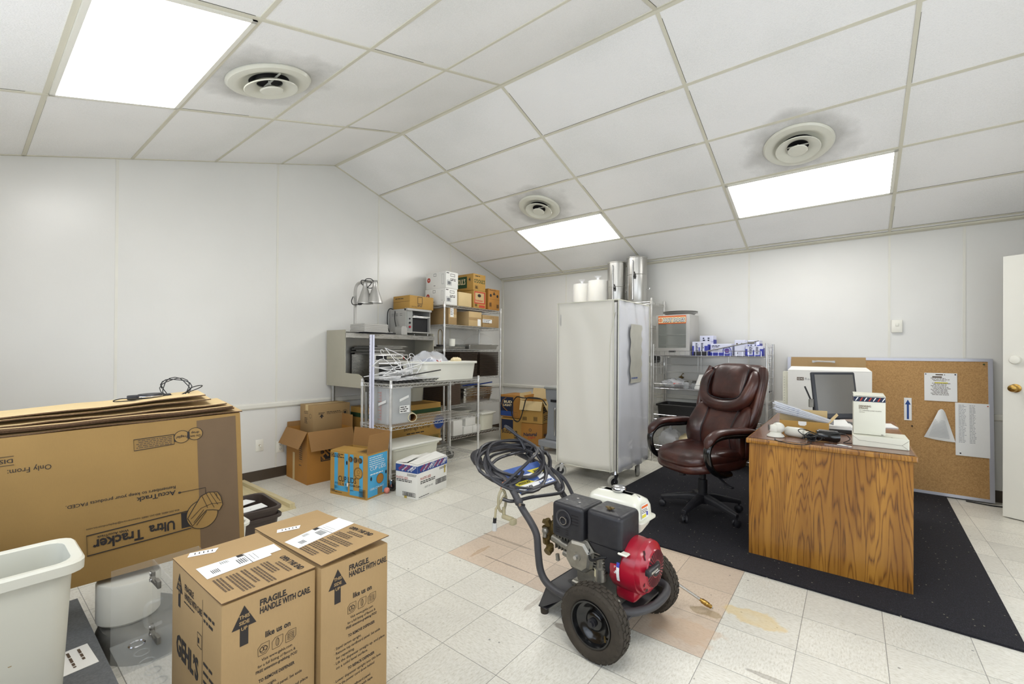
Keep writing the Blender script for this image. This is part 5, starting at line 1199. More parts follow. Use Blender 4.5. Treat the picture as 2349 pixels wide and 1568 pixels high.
def p_nat(m, FY, FX, FT, w, d, h):
    m.use('inknavy'); m.text('Natural', FY(.04, .12, 2), (1, 0, .1), (0, 0, 1), .045, w=.2, bold=.03); m.use('inkred'); m.text('Light', FY(.11, .095, 2), (1, 0, .1), (0, 0, 1), .028, w=.11, bold=.02); m.use('inkfaint'); m.ringf(FY, .14, .21, .022, .008, 2, rb=.02); m.frame(FY, .02, .09, .02, .07, .002, 2); m.barcode(FY, .03, .08, .025, .065, 3, 2)
    m.use('inknavy'); m.text('Natural', FX(.05, .12, 2), (0, 1, .1), (0, 0, 1), .045, w=.2, bold=.02); m.use('inkred'); m.rect(FX, d-.05, d-.01, .05, h-.08)
def p_bud2(m, FY, FX, FT, w, d, h):
    m.use('ink'); m.text('Bud', FY(.02, .16, 2), (1, 0, .1), (0, 0, 1), .07, w=.16, bold=.03); m.frame(FY, .03, .10, .03, .08, .002); m.frame(FY, .2, .26, .03, .09, .002); m.barcode(FY, .205, .255, .035, .085, 2); m.barcode(FY, .035, .095, .035, .075, 2)
    m.text('Bud', FX(.02, .14, 2), (0, 1, .12), (0, 0, 1), .08, w=.2, bold=.03); m.lines(FX, .05, .25, .1, 3, .025, .01, 3)
gb = 'beer cases in the back corner'
carton('beer_case', 'blue fronted beer case at the left of the upper row in the back corner', .575, .935, -.735, -.36, .345, .665, 'cardorange', radians(4), prints=p_budl, tape=False, group=gb)
carton('beer_case', 'beer case marked 12 at the left of the lower row in the back corner', .585, .945, -.735, -.36, 0, .335, 'cardgold', radians(4), prints=p_busch, tape=False, group=gb)
carton('beer_case', 'beer case with dark script lettering at the right of the lower row', .97, 1.29, -.765, -.39, 0, .30, 'cardorange', radians(10), prints=p_nat, tape=False, group=gb)
ob_ = openbox('beer_case', 'open beer case with hanging flaps and a black cord, right of the blue one', (.955, -.765, .306), radians(10), .335, .38, .30, 'cardgold', 'cardpale', [('-y', .13, -72), ('+x', .14, -60), ('-x', .10, 80), ('+y', .15, 75)], p_bud2)
ob_['group'] = gb
e = thing('extension_cord', 'black power cord draped over the open beer case', 'cord', (.9, -.79, .62)); m = MB('cable'); m.tube(smooth_path([(.35, .1, .02), (.22, .02, .03), (.12, -.01, .03), (-.0, .0, .03), (-.06, -.03, -.1), (-.03, -.04, -.24), (.05, -.05, -.3), (.12, -.06, -.25), (.17, -.055, -.1), (.20, -.04, .02), (.26, -.02, .045), (.40, .03, .03), (.47, .05, -.05)], 6), .0075, n=7); m.obj('cord_loop', e)
# grey floor scale / mixer stand
e = thing('equipment_stand', 'grey enamel equipment stand on short legs between the cases and the covered rack', 'equipment stand', (1.38, -.95, 0), radians(-6))
m = MB('scalegrey'); m.rbox(0, .36, 0, .42, .07, .15, .012, 3)
for x in (.04, .32):
    for y in (.04, .38): m.cyl((x, y, 0), (x, y, .075), .022, .028, n=12)
m.obj('base', e)
m = MB('scalegrey'); m.loft([[(a, b, z) for a, b in ((.06-q, .10-q), (.30+q, .10-q), (.30+q, .34+q), (.06-q, .34+q))] for z, q in ((.15, .02), (.22, .0), (.60, -.01), (.68, .01), (.80, .015))]); m.obj('column', e, bevel=.012)
m = MB('greypaint'); m.rbox(.03, .33, .06, .38, .80, .84, .02, 3); m.use('dark'); m.rbox(.14, .24, .076, .086, .64, .67, .002, 1); m.obj('cap', e)
m = MB('chrome'); m.cyl((.22, .07, .22), (.22, .07, .55), .01, n=10); m.sphere((.22, .07, .56), .018, 10); m.obj('lever', e)
# ================================================================ tall chrome rack behind the covered cart
rack('tall chrome wire rack behind the white covered rack', 1.44, 2.69, -.50, -.05, 1.93, (.15, .60, 1.15, 1.60, 1.888), long='x')
tag(MB('busblack').rbox(2.2, 2.66, -.46, -.08, 1.157, 1.24, .02).obj('black_tray'), 'black plastic tray at the right end of the third shelf behind the cover', 'tray')
def filters(label, x, y, r, h, lean):
    e = thing('coffee_filter_stack', label, 'coffee filters', (x, y, 1.894), (0, radians(lean), 0), 'bags of paper coffee filters')
    m = MB('filterpaper'); prof = [(.001, 0)]; n = 26
    for i in range(n): z = h*i/n; rr = r*(1-.08*i/n); prof += [(rr*.985, z), (rr, z+h/n*.5)]
    prof += [(r*.92, h), (r*.8, h-.012), (.001, h-.02)]; m.lathe(prof, n=40, cap=True); m.obj('filters', e)
    m = MB('bagfilm'); m.lathe([(r+.004, .0), (r+.008, h*.3), (r, h*.75), (r*.95, h+.008), (r*.5, h+.02), (r*.14, h+.03), (.02, h+.05), (.05, h+.075)], n=30); m.obj('plastic_bag', e)
filters('left bag of paper coffee filters on the tall rack top', 1.665, -.33, .125, .30, 0); filters('wider right bag of paper coffee filters beside the steel urns', 1.905, -.33, .137, .325, 0)
def urn(label, x, y, r, h, z, bandz, tapz):
    e = thing('beverage_urn', label, 'drink urn', (x, y, z), 0, 'stainless beverage urns on the tall rack')
    m = MB('urnsteel'); m.lathe([(.001, .0), (r*.96, 0), (r, .01), (r, h*bandz-.004), (r+.004, h*bandz), (r, h*bandz+.004), (r, h-.012), (r+.005, h-.006), (r+.005, h), (.001, h)], n=44, cap=True); m.obj('urn_body', e)
    c = Vector((4.57-x, -5.6-y, 0)).normalized(); c = (Matrix.Rotation(radians(-22), 3, 'Z') @ c); u = Vector((c.y, -c.x, 0))
    m = MB('chrome'); m.cyl(c*(r+.014)+V(0, 0, h*.08), c*(r+.014)+V(0, 0, h*.9), .007, n=8); m.cyl(c*r+V(0, 0, h*.08), c*(r+.02)+V(0, 0, h*.08), .009, n=8); m.cyl(c*r+V(0, 0, h*.9), c*(r+.02)+V(0, 0, h*.9), .009, n=8); m.obj('sight_gauge', e)
    m = MB('glossblack'); t = c*(r+.02)+u*-.03+V(0, 0, tapz); m.cyl(c*r+V(0, 0, tapz)+u*-.03, t+c*.02, .011, n=10); m.cyl(t+V(0, 0, -.03), t+V(0, 0, .03), .012, n=10); m.cyl(t+V(0, 0, .03), t+V(0, 0, .055)+c*.02, .006, n=8); m.obj('tap', e)
    m = MB('chrome')
    for s in (-1, 1): m.tube(smooth_path([u*s*r+V(0, 0, h*.30), u*s*(r+.035)+V(0, 0, h*.30), u*s*(r+.04)+V(0, 0, h*.33)], 4), .005, n=6)
    m.obj('side_handle', e)
urn('shorter stainless drink urn beside the coffee filters', 2.145, -.27, .118, .555, 1.894, .42, .2); urn('taller stainless drink urn at the right end, almost touching the ceiling', 2.42, -.27, .124, .585, 1.894, .62, .33)
# ================================================================ covered sheet pan rack
e = thing('covered_pan_rack', 'tall sheet pan rack under a translucent white zip cover on grey casters', 'pan rack', (2.19, -1.76, 0)); W, D = .645, .68
for x in (.02, W-.02):
    for y in (.004, D-.02):
        m = MB('alu'); m.box(x-.014, x+.014, y-.014, y+.014, .155, 1.75); m.obj('post', e, smooth=False)
m = MB('alu')
for z in (.17, 1.74):
    m.box(.02, W-.02, .01, .03, z-.015, z+.015); m.box(.02, W-.02, D-.03, D-.01, z-.015, z+.015); m.box(.01, .03, .02, D-.02, z-.015, z+.015); m.box(W-.03, W-.01, .02, D-.02, z-.015, z+.015)
m.obj('frame_rails', e, smooth=False)
for k in range(18):
    z = .26+.08*k
    m = MB('alu'); m.box(.034, .06, .03, D-.03, z, z+.003); m.box(W-.06, W-.034, .03, D-.03, z, z+.003); m.box(.036, W-.036, .04, D-.04, z+.004, z+.006); m.box(.036, W-.036, .04, .045, z+.004, z+.024); m.obj('pan_slide', e, smooth=False)
for x, y, a in ((.03, .03, 215), (W-.015, -.0, 238), (W-.03, D-.12, 300), (.05, D-.14, 230)): caster_part(e, x, y, .158, .062, a, 'wheelgrey', .034)
rn = random.Random(3)
def cover_side(m, p, q, z0, z1, n=16, k=26, bulge=.012, seed=0, sag=.0):
    p, q = Vector((*p, 0)), Vector((*q, 0)); d = (q-p).normalized(); nn = Vector((d.y, -d.x, 0)); vs = []; fs = []
    for i in range(n+1):
        for j in range(k+1):
            a, b = i/n, j/k; z = z0+(z1-z0)*b+(-.02*sin(pi*a)*(1-b)*sag)
            off = bulge*sin(pi*a)*(sin(9*a*seed+5*b+seed)*.35+.65*sin(pi*b)**.5)+.0045*sin(13*b+7*a*(seed+1)+2*sin(6*b))*(1 if 0 < i < n else 0)+.008*(1-b)**2*sin(pi*min(1, a*1.0))
            vs.append(p.lerp(q, a)+nn*off+V(0, 0, z))
    for i in range(n):
        for j in range(k): a = i*(k+1)+j; fs.append((a, a+k+1, a+k+2, a+1))
    m.add(vs, fs)
c0, c1, c2, c3 = (-.012, -.012), (W+.012, -.012), (W+.030, D+.045), (-.012, D+.045)
m = MB('coverfilm'); cover_side(m, c0, (W-.036, -.012), .15, 1.775, seed=1, sag=.3, bulge=.006); m.obj('front_cover', e, ang=80, solid=.0012)
m = MB('coverclear'); cover_side(m, c1, c2, .15, 1.77, seed=2, bulge=.02, sag=.3); m.obj('side_cover', e, ang=80, solid=.0012)
m = MB('coverfilm'); cover_side(m, c2, c3, .14, 1.775, seed=3); cover_side(m, c3, c0, .14, 1.775, seed=4); m.obj('back_cover', e, ang=80, solid=.0012)
m = MB('coverfilm'); n = 12; vs = []; 
for i in range(n+1):
    for j in range(n+1):
        a, b = i/n, j/n; vs.append((-.012+(W+.024)*a, -.012+(D+.024)*b, 1.775+.012*sin(pi*a)*sin(pi*b)*sin(5*a+4*b)))
m.add(vs, [(i*(n+1)+j, (i+1)*(n+1)+j, (i+1)*(n+1)+j+1, i*(n+1)+j+1) for i in range(n) for j in range(n)]); m.obj('top_cover', e, ang=80, solid=.0012)
m = MB('creamcard'); 
for p in (c0, (W-.036, -.013), c1, c2): m.tube([(*p, .15), (p[0]*1.0, p[1], .9), (*p, 1.776)], .0045, n=6)
m.tube([(W-.06, -.022, .14), (W-.075, -.026, .8), (W-.068, -.026, 1.35), (W-.055, -.02, 1.5), (W-.02, -.016, 1.66)], .003, n=5)
m.tube([(*c0, 1.776), (*c1, 1.776), (*c2, 1.776), (*c3, 1.776)], .0055, n=6, closed=True); m.tube([(*c0, .150), (W*.5, -.02, .143), (W-.045, -.013, .150)], .004, n=6); m.tube([(*c1, .15), (W+.022, D*.5, .143), (*c2, .15)], .004, n=6); m.obj('piping', e)
m = MB('torngrey'); vs = [(W+.0475, D*(.28+.02*sin(k*1.3)), .98+.036*k) for k in range(17)]+[(W+.0475, D*(.70+.03*sin(k*1.9)), .98+.036*(16-k)) for k in range(17)]; m.poly(vs); m.use('inkblue'); 
for k in range(7): m.poly([(W+.0485, D*.32+.022*k, 1.02), (W+.0485, D*.32+.022*k+.015, 1.02), (W+.0485, D*.32+.022*k+.015, 1.035), (W+.0485, D*.32+.022*k, 1.035)])
m.obj('torn_window', e, smooth=False)
# ================================================================ display rack against the back wall
x0, x1, y0, y1 = 2.715, 3.885, -.50, -.05
e = thing('display_rack', 'chrome display rack with slatted back and fenced shelves behind the leather chair', 'shelf rack', (x0, y0, 0)); W, D = x1-x0, y1-y0
for (x, y, h) in ((0, 0, 1.38), (W, 0, 1.38), (0, D, 1.38), (W, D, 1.38)):
    m = MB('chromewire'); m.cyl((x, y, 0), (x, y, h), .011, n=10); m.obj('post', e)
for x in (0, W):
    m = MB('chromewire')
    for k in range(16): z = .10+.083*k; m.cyl((x, 0, z), (x, D, z), .0028, n=5)
    m.cyl((x, D*.25, .1), (x, D*.25, 1.37), .0028, n=5); m.cyl((x, D*.6, .1), (x, D*.6, 1.37), .0028, n=5); m.obj('end_grid', e)
m = MB('chromewire')
for k in range(14): z = .12+.092*k; m.cyl((0, D, z), (W, D, z), .0025, n=5)
for x in (W*.33, W*.36, W*.62): m.cyl((x, D, .1), (x, D, 1.3), .003, n=5)
m.obj('back_grid', e)
for z in (.14, .50, .862, 1.245):
    m = MB('chrome'); 
    for (a, b) in (((0, 0), (W, 0)), ((W, 0), (W, D)), ((0, D), (W, D)), ((0, 0), (0, D))): m.cyl((*a, z), (*b, z), .0045, n=6)
    m.cyl((0, -.004, z+.055), (W-.05, -.004, z+.055), .003, n=6); m.cyl((W-.05, -.004, z), (W-.05, -.004, z+.055), .003, n=5)
    for k in range(20): m.cyl((.02+k*.058, -.004, z), (.02+k*.058, -.004, z+.055), .002, n=4)
    for k in range(1, 15): m.cyl((0, D*k/15, z+.004), (W, D*k/15, z+.004), .0018, n=4)
    m.obj('shelf', e)
e = thing('hot_dog_warmer', 'grey hot dog display warmer with an orange sign on the display rack', 'food warmer', (2.735, -.465, 1.252)); w, d, h = .385, .36, .47
m = MB('hammered')
m.box(0, w, 0, .004, 0, .085); m.box(0, .028, 0, .004, .085, h); m.box(w-.04, w, 0, .004, .085, h); m.box(.028, w-.04, 0, .004, h-.02, h); m.box(0, .003, .004, d, 0, h); m.box(w-.003, w, .004, d, 0, h); m.box(.003, w-.003, .004, d, h-.004, h); m.box(.003, w-.003, .004, d, 0, .08)
m.use('dark'); m.rbox(.15, .23, -.002, .003, .035, .055, .002, 1); m.obj('housing', e, smooth=False)
m = MB('orange'); m.box(.028, w-.04, -.003, .004, h-.105, h-.012); F = m.face((0, -.003, 0), (1, 0, 0), (0, 0, 1)); m.use('cream'); m.rect(F, .032, w-.044, h-.095, h-.028); m.use('orange'); m.disc(F, .055, h-.06, .023, 2); m.use('cream'); m.ringf(F, .055, h-.06, .018, .003, 3); m.rect(F, .042, .068, h-.062, h-.057, 3)
m.use('orange'); m.rect(F, .03, w-.042, h-.099, h-.093, 2)
m.use('ink'); m.text('HOT DOGS', F(.087, h-.083, 3), (1, 0, 0), (0, 0, 1), .041, w=.247, bold=.09); m.use('white'); m.text('HOT DOGS', F(.089, h-.081, 5), (1, 0, 0), (0, 0, 1), .038, w=.243, bold=.03); m.obj('sign', e, smooth=False)
m = MB('glass'); m.box(.028, w-.04, .001, .003, .085, h-.105); m.obj('window', e, smooth=False)
m = MB('chromewire'); 
for z in (.24, .12):
    m.tube([(.01, .02, z), (w-.01, .02, z), (w-.01, d-.02, z), (.01, d-.02, z)], .003, n=5, closed=True)
    for k in range(9): m.cyl((.03+.03*k, .02, z), (.03+.03*k, d-.02, z), .0018, n=4)
for k in range(7): m.cyl((.03+.014*k, .03, .24), (.03+.014*k, .03, .35), .0018, n=4)
m.obj('wire_shelf', e)
for i, z in enumerate((1.7235, 1.7375)):
    e = thing('steel_platter', ('lower round steel platter on top of the hot dog warmer', 'upper round steel platter on top of the hot dog warmer')[i], 'platter', (2.96, -.28, z), 0, 'steel platters on the hot dog warmer')
    m = MB('hammered'); m.lathe([(.001, 0), (.15, 0), (.175, .022), (.195, .026), (.196, .029), (.172, .027), (.147, .004), (.001, .004)], n=44, cap=True, sx=1); m.obj('platter', e)
# boxes of gloves and small items on the top shelf
def glove(label, x, y, z, w, d, h, rz=0, grp='blue and white glove boxes on the display rack'):
    e = thing('glove_box', label, 'box of gloves', (x, y, z), radians(rz), grp); m = MB('glovewhite'); m.rbox(0, w, 0, d, 0, h, .003, 1); F = m.face((0, 0, 0), (1, 0, 0), (0, 0, 1)); FX = m.face((w, 0, 0), (0, 1, 0), (0, 0, 1))
    m.use('gloveblue'); m.rect(F, 0, w*.12, 0, h*.7); m.rect(F, w*.8, w, 0, h*.7); m.rect(F, w*.42, w*.5, 0, h*.6); m.rect(FX, 0, d, 0, h*.8); m.rect(F, 0, w, 0, h*.12); m.use('inknavy'); 
    for a in (.22, .58): m.lines(F, w*a, w*(a+.18), h*.9, 7, h*.1, h*.06, int(a*10))
    m.obj('carton', e); return e
glove('lower front glove box right of the hot dog warmer', 3.15, -.47, 1.25, .165, .20, .155, -4); glove('rear glove box standing higher against the hot dog warmer', 3.17, -.24, 1.25, .15, .12, .23, -3)
e = thing('film_dispenser', 'white and blue cling film box with its round end showing', 'cling film box', (3.33, -.43, 1.25), radians(-6)); m = MB('glovewhite'); m.rbox(0, .22, 0, .16, 0, .13, .004, 1); F = m.face((0, 0, 0), (1, 0, 0), (0, 0, 1)); m.use('gloveblue'); m.rect(F, 0, .22, 0, .035); m.use('inknavy'); m.lines(F, .02, .11, .115, 2, .014, .007, 3); m.text('Clear', F(.03, .06, 2), (1, 0, 0), (0, 0, 1), .02, w=.06)
m.use('gloveblue'); m.disc(F, .175, .055, .045, 2, 28); m.use('glovewhite'); m.ringf(F, .175, .055, .036, .004, 3, 28); m.ringf(F, .175, .055, .028, .003, 3, 28); m.use('inkred'); m.ringf(F, .175, .055, .016, .003, 3, 20); m.obj('carton', e)
e = thing('paper_box', 'small upright grey white carton on the display rack', 'small box', (3.575, -.44, 1.25), 0); m = MB('glovewhite'); m.rbox(0, .10, 0, .14, 0, .17, .003, 1); m.use('inkfaint'); F = m.face((0, 0, 0), (1, 0, 0), (0, 0, 1)); m.disc(F, .025, .13, .008); m.disc(F, .07, .13, .008); m.disc(F, .03, .03, .005); m.obj('carton', e)
glove('glove box with a dark blue upper end behind the small upright carton', 3.68, -.30, 1.25, .11, .2, .17, 0); glove('flat glove box at the right end of the display rack', 3.685, -.47, 1.25, .165, .16, .105, 3)
e = thing('metal_rod', 'thin steel rod resting slanted across the glove boxes', 'metal rod', (3.31, -.49, 1.30), 0); m = MB('steel'); m.cyl((0, 0, 0), (.50, .02, .11), .006, n=8); m.use('dusty').rbox(.40, .46, .0, .02, .075, .10, .003, 1); m.obj('shaft', e)
e = thing('black_tray', 'small black plastic tray in front of the lower glove box', 'tray', (3.17, -.492, 1.253)); m = MB('busblack'); m.rbox(0, .15, 0, .018, 0, .04, .004, 1); m.obj('tray_body', e)
# second shelf: kitchen scale, black tub, bags and small fittings
e = thing('kitchen_scale', 'white dial kitchen scale on the middle shelf of the display rack', 'scale', (3.17, -.45, .868)); m = MB('whitecard')
m.loft([[(x, y, z) for x, y in ((a, b), (c, b), (c, dd), (a, dd))] for z, a, c, b, dd in ((0, 0, .17, 0, .16), (.02, 0, .17, 0, .16), (.155, .038, .145, .03, .13), (.165, .04, .143, .033, .128))]); m.obj('body', e, smooth=False, bevel=.004)
m = MB('cream'); nrm = Vector((0, -.97, .22)).normalized(); m.cyl((.088, .018, .075), Vector((.088, .018, .075))+nrm*.006, .034, n=26); m.use('orange'); m.cyl(Vector((.088, .018, .075))+nrm*.006, Vector((.088, .018, .075))+nrm*.0075, .014, n=20); m.use('inkfaint')
for k in range(12):
    a = 2*pi*k/12; p = Vector((.088+.046*cos(a), .0165+.01*sin(a), .075+.046*sin(a)))+nrm*.002; m.sphere(p, .003, 6)
m.obj('dial', e)
e = thing('black_tub', 'black plastic tub right of the kitchen scale', 'tub', (3.345, -.47, .868)); m = MB('busblack'); tapered_tub(m, 0, .40, 0, .36, 0, .17, .03, .014, .04); m.obj('tub_body', e)
e = thing('plastic_bag', 'white grocery bag with red print on the middle display shelf', 'bag', (2.92, -.33, .87)); m = MB('bagfilm'); blob(m, (0, 0, .05), (.13, .13, .055), 24, .2, 5, .0); m.obj('bag_film', e); m = MB('inkred'); m.tube([(.02, -.128, .05), (.08, -.11, .055)], .01, n=5); m.obj('printing', e)
for i, (x, y, h) in enumerate(((3.06, -.38, .075), (3.13, -.32, .06), (3.10, -.2, .07), (3.00, -.15, .06))):
    e = thing('small_fitting', ('cloudy glass jar nearest the front beside the grocery bag', 'cloudy glass jar beside the kitchen scale', 'cloudy glass jar at the back of the middle display shelf', 'cloudy glass jar behind the grocery bag')[i], 'jar', (x, y, .868), 0, 'cloudy jars on the display rack'); m = MB('cambro'); m.lathe([(.001, 0), (.032, 0), (.034, .01), (.034, h*.8), (.02, h)], n=18); m.obj('glass', e); m = MB('dusty'); m.cyl((0, 0, h), (0, 0, h+.012), .021, n=14); m.obj('lid', e)
e = thing('brass_tap', 'small brass tap standing at the back of the middle display shelf', 'tap', (2.92, -.10, .868)); m = MB('brassdirty'); m.cyl((0, 0, 0), (0, 0, .13), .014, n=10); m.lathe([(.028, .10), (.032, .11), (.028, .12)], n=16); m.tube(smooth_path([(0, 0, .13), (.02, 0, .16), (.03, 0, .15)], 4), .005, n=6); m.obj('tap_body', e)
# third shelf black tub, bottom shelf bags
e = thing('black_bus_tub', 'long black bus tub on the third shelf of the display rack', 'tub', (2.73, -.475, .506)); m = MB('busblack'); tapered_tub(m, 0, .52, 0, .40, 0, .17, .025, .014, .04); m.obj('tub_body', e)
e = thing('black_bus_tub', 'second black bus tub mostly hidden behind the chair back', 'tub', (3.29, -.47, .506)); m = MB('busblack'); tapered_tub(m, 0, .48, 0, .40, 0, .17, .025, .014, .04); m.obj('tub_body', e)
for i, (x, y, z, R, s, mt) in enumerate(((2.86, -.30, .15, (.13, .13, .11), 4, 'bagfilm'), (3.10, -.32, .15, (.12, .12, .10), 5, 'cream'), (3.32, -.32, .15, (.12, .12, .12), 6, 'bagfilm'))):
    e = thing('plastic_bag', ('knotted clear bag at the left of the bottom display shelf', 'cream coloured bundle in the middle of the bottom display shelf', 'knotted clear bag behind the chair seat on the bottom display shelf')[i], 'bag', (x, y, z), 0, 'bags on the bottom display shelf'); m = MB(mt); blob(m, (0, 0, R[2]), R, 22, .12, s, .0); m.tube([(0, 0, R[2]*1.9), (.0, 0, R[2]*2.3), (.02, 0, R[2]*2.6)], .02, n=8, rs=[.03, .012, .035]); m.obj('bag_film', e)
# ================================================================ corkboard and cartons behind the desk
e = thing('cork_board', 'large aluminium framed cork board leaning on the back wall', 'cork board', (4.02, -.125, .012), (radians(-4.2), 0, 0)); W, H = 1.51, 1.235
m = MB('cork'); m.box(.025, W-.025, .004, .014, .025, H-.025); m.obj('cork_panel', e, smooth=False)
m = MB('corkframe'); 
for q in ((0, W, 0, .026), (0, W, H-.026, H), ): m.box(q[0], q[1], 0, .02, q[2], q[3])
m.box(0, .03, 0, .02, .026, H-.026); m.box(W-.03, W, 0, .02, .026, H-.026); m.obj('frame', e, smooth=False)
BM = e.matrix_world.copy() if 0 else Matrix.Translation((4.02, -.125, .012)) @ Matrix.Rotation(radians(-4.2), 4, 'X')
def sheet(name, label, a0, a1, b0, b1, draw, cat='paper'):
    s = bpy.data.objects.new(name, None); COL.objects.link(s); s.matrix_world = BM @ Matrix.Translation((a0, -.0005, b0)); tag(s, label, cat)
    m = MB('paper'); m.box(0, a1-a0, -.0012, 0, 0, b1-b0); F = m.face((0, -.0012, 0), (1, 0, 0), (0, 0, 1)); draw(m, F, a1-a0, b1-b0); m.obj('paper_sheet', s, smooth=False); return s
def d1(m, F, w, h):
    m.use('inkfaint'); m.lines(F, w*.35, w*.65, h*.96, 1, .02, .01, 1); m.lines(F, w*.25, w*.75, h*.88, 1, .02, .012, 2)
    for k in range(14): 
        if k != 3: m.lines(F, w*(.2+.04*(k % 3)), w*(.85-.05*(k % 2)), h*(.82-.045*k), 1, .02, .0045, k)
    m.use('yellow'); m.rect(F, w*.32, w*.72, h*.63, h*.67); m.use('dark'); m.disc(F, .01, h-.012, .005, 3); m.disc(F, w-.012, h-.012, .006, 3)
def d2(m, F, w, h):
    m.use('paperprint')
    for k in range(27): m.lines(F, w*.1, w*.34, h*(.96-.027*k), 1, .02, .004, k); m.lines(F, w*.42, w*.62, h*(.96-.027*k), 1, .02, .004, k+9)
    m.use('dark'); m.disc(F, .03, .02, .006, 3); m.use('terracotta'); m.disc(F, w-.01, h-.02, .005, 3)
def d3(m, F, w, h):
    m.use('inkblue'); m.rect(F, w*.36, w*.64, h*.05, h*.72); m.poly([F(w*.12, h*.7), F(w*.88, h*.7), F(w*.5, h*.92)])
sheet('notice_paper', 'white printed notice with a yellow line, highest on the cork board', 1.075, 1.29, .845, 1.10, d1)
sheet('list_paper', 'long white printed list pinned at the right of the cork board', 1.275, 1.485, .375, .84, d2)
sheet('arrow_label', 'narrow white card with a blue upward arrow on the cork board', .935, .988, .65, .86, d3, 'sign')
s = bpy.data.objects.new('curled_paper', None); COL.objects.link(s); s.matrix_world = BM @ Matrix.Translation((1.07, -.001, .49)); tag(s, 'white printed paper curling over at its top, centre of the cork board', 'paper')
m = MB('paper'); n = 8; vs = []
tri = [(0, .02), (.205, -.005), (.115, .275)]
L_ = [Vector((0, 0, .02)), Vector((.07, -.0, .005)), Vector((.14, 0, -.002)), Vector((.205, 0, -.005))]; R_ = [Vector((.095, -.02, .27)), Vector((.11, -.035, .285)), Vector((.125, -.03, .28)), Vector((.14, -.01, .255))]
vs = []
for i in range(9):
    for j in range(7):
        a, b = i/8, j/6; k = a*3; i0 = min(int(k), 2); f = k-i0; lo = L_[i0].lerp(L_[i0+1], f); hi = R_[i0].lerp(R_[i0+1], f); p = lo.lerp(hi, b); p.y -= .03*sin(pi*b)*(1-a)*.8+.002; vs.append(p)
m.add(vs, [(i*7+j, (i+1)*7+j, (i+1)*7+j+1, i*7+j+1) for i in range(8) for j in range(6)])
m.use('paperprint')
for k in range(13): b = .06+.05*k; p = (.03+.045*b*1.2, -.004-.03*sin(pi*b)*.8-.02*b, .02+.25*b); q = (.17-.05*b, -.004-.015*sin(pi*b)-.02*b, .01+.25*b); m.cyl(p, q, .0013, n=4)
m.obj('paper_sheet', s, ang=80)
for (a, b, c, lb) in ((1.455, 1.185, 'inkgreen', 'green push pin at the top right of the cork board'), (.99, .60, 'dark', 'dark push pin below the blue arrow card')):
    s = bpy.data.objects.new('push_pin', None); COL.objects.link(s); s.matrix_world = BM @ Matrix.Translation((a, 0, b)); tag(s, lb, 'push pin'); m = MB(c); m.lathe([(.006, 0), (.004, -.006), (.006, -.012), (.001, -.014)], ax=(0, 1, 0), n=10); m.obj('pin_head', s)
tag(MB('cable').tube(smooth_path([(5.35, -.16, .006), (5.5, -.19, .006), (5.62, -.16, .006), (5.72, -.1, .006), (5.9, -.06, .006)], 6), .006, n=6).obj('floor_cable'), 'black cable on the floor at the foot of the cork board', 'cable')
e = thing('recorder_carton', 'large white recorder carton with an open brown lid behind the desk', 'box', (4.07, -.52, 0))
m = MB('whitecard'); m.box(0, .64, 0, .20, .0, 1.115); F = m.face((0, 0, 0), (1, 0, 0), (0, 0, 1)); m.use('inkfaint'); m.frame(F, .075, .13, 1.02, 1.05, .006); m.text('HD', F(.103, 1.027), (1, 0, 0), (0, 0, 1), .018, 'C', bold=.03); m.use('paperprint'); m.text('Recorder', F(.14, 1.025), (1, 0, 0), (0, 0, 1), .022, w=.14); m.obj('carton', e, smooth=False)
m = MB('whitecard'); m.prism([(0, 0, 1.116), (.64, 0, 1.116), (.60, .10, 1.15), (.02, .10, 1.15)], (0, .0, .003)); m.obj('flap', e, smooth=False)
m = MB('card'); m.box(.01, .60, .185, .19, 1.115, 1.245); m.obj('lid', e, smooth=False)
m = MB('cambro'); m.tube(smooth_path([(.2, .18, 1.20), (.23, .172, 1.205), (.28, .172, 1.203), (.33, .172, 1.203), (.36, .18, 1.20)], 4), .008, n=8); m.rbox(.185, .21, .174, .184, 1.19, 1.212, .003, 1); m.rbox(.345, .37, .174, .184, 1.19, 1.212, .003, 1); m.obj('handle', e)
m = MB('tubdirty'); m.box(-.045, -.002, .02, .14, 0, 1.10); m.use('inkfaint')
for k in range(20): m.box(-.035, -.028, .0195, .0198, .55+.026*k, .553+.026*k)
m.obj('side_panel', e, smooth=False)
# ================================================================ desk
e = thing('office_desk', 'oak laminate office desk with a dark wood top on the rug', 'desk', (4.04, -2.51, .0115)); W, D, H = .80, 1.50, .733
m = MB('walnuttop'); m.box(.012, W-.012, .012, D-.012, H-.030, H); m.use('oak'); m.rbox(0, W, 0, D, H-.034, H-.002, .008, 3); m.use('walnuttop'); m.box(.012, W-.012, .012, D-.012, H-.004, H+.0005); m.obj('desk_top', e)
m = MB('oak'); m.box(.015, W-.015, .03, .055, 0, H-.034); m.obj('end_panel', e, smooth=False); m = MB('oak'); m.box(.015, W-.015, D-.055, D-.03, 0, H-.034); m.obj('end_panel', e, smooth=False)
m = MB('oak'); m.box(W-.10, W-.082, .055, D-.055, .08, H-.034); m.obj('modesty_panel', e, smooth=False)
m = MB('oak'); m.box(.03, .60, D-.45, D-.055, .05, H-.034); m.obj('drawer_pedestal', e, smooth=False)
DZ = .7455
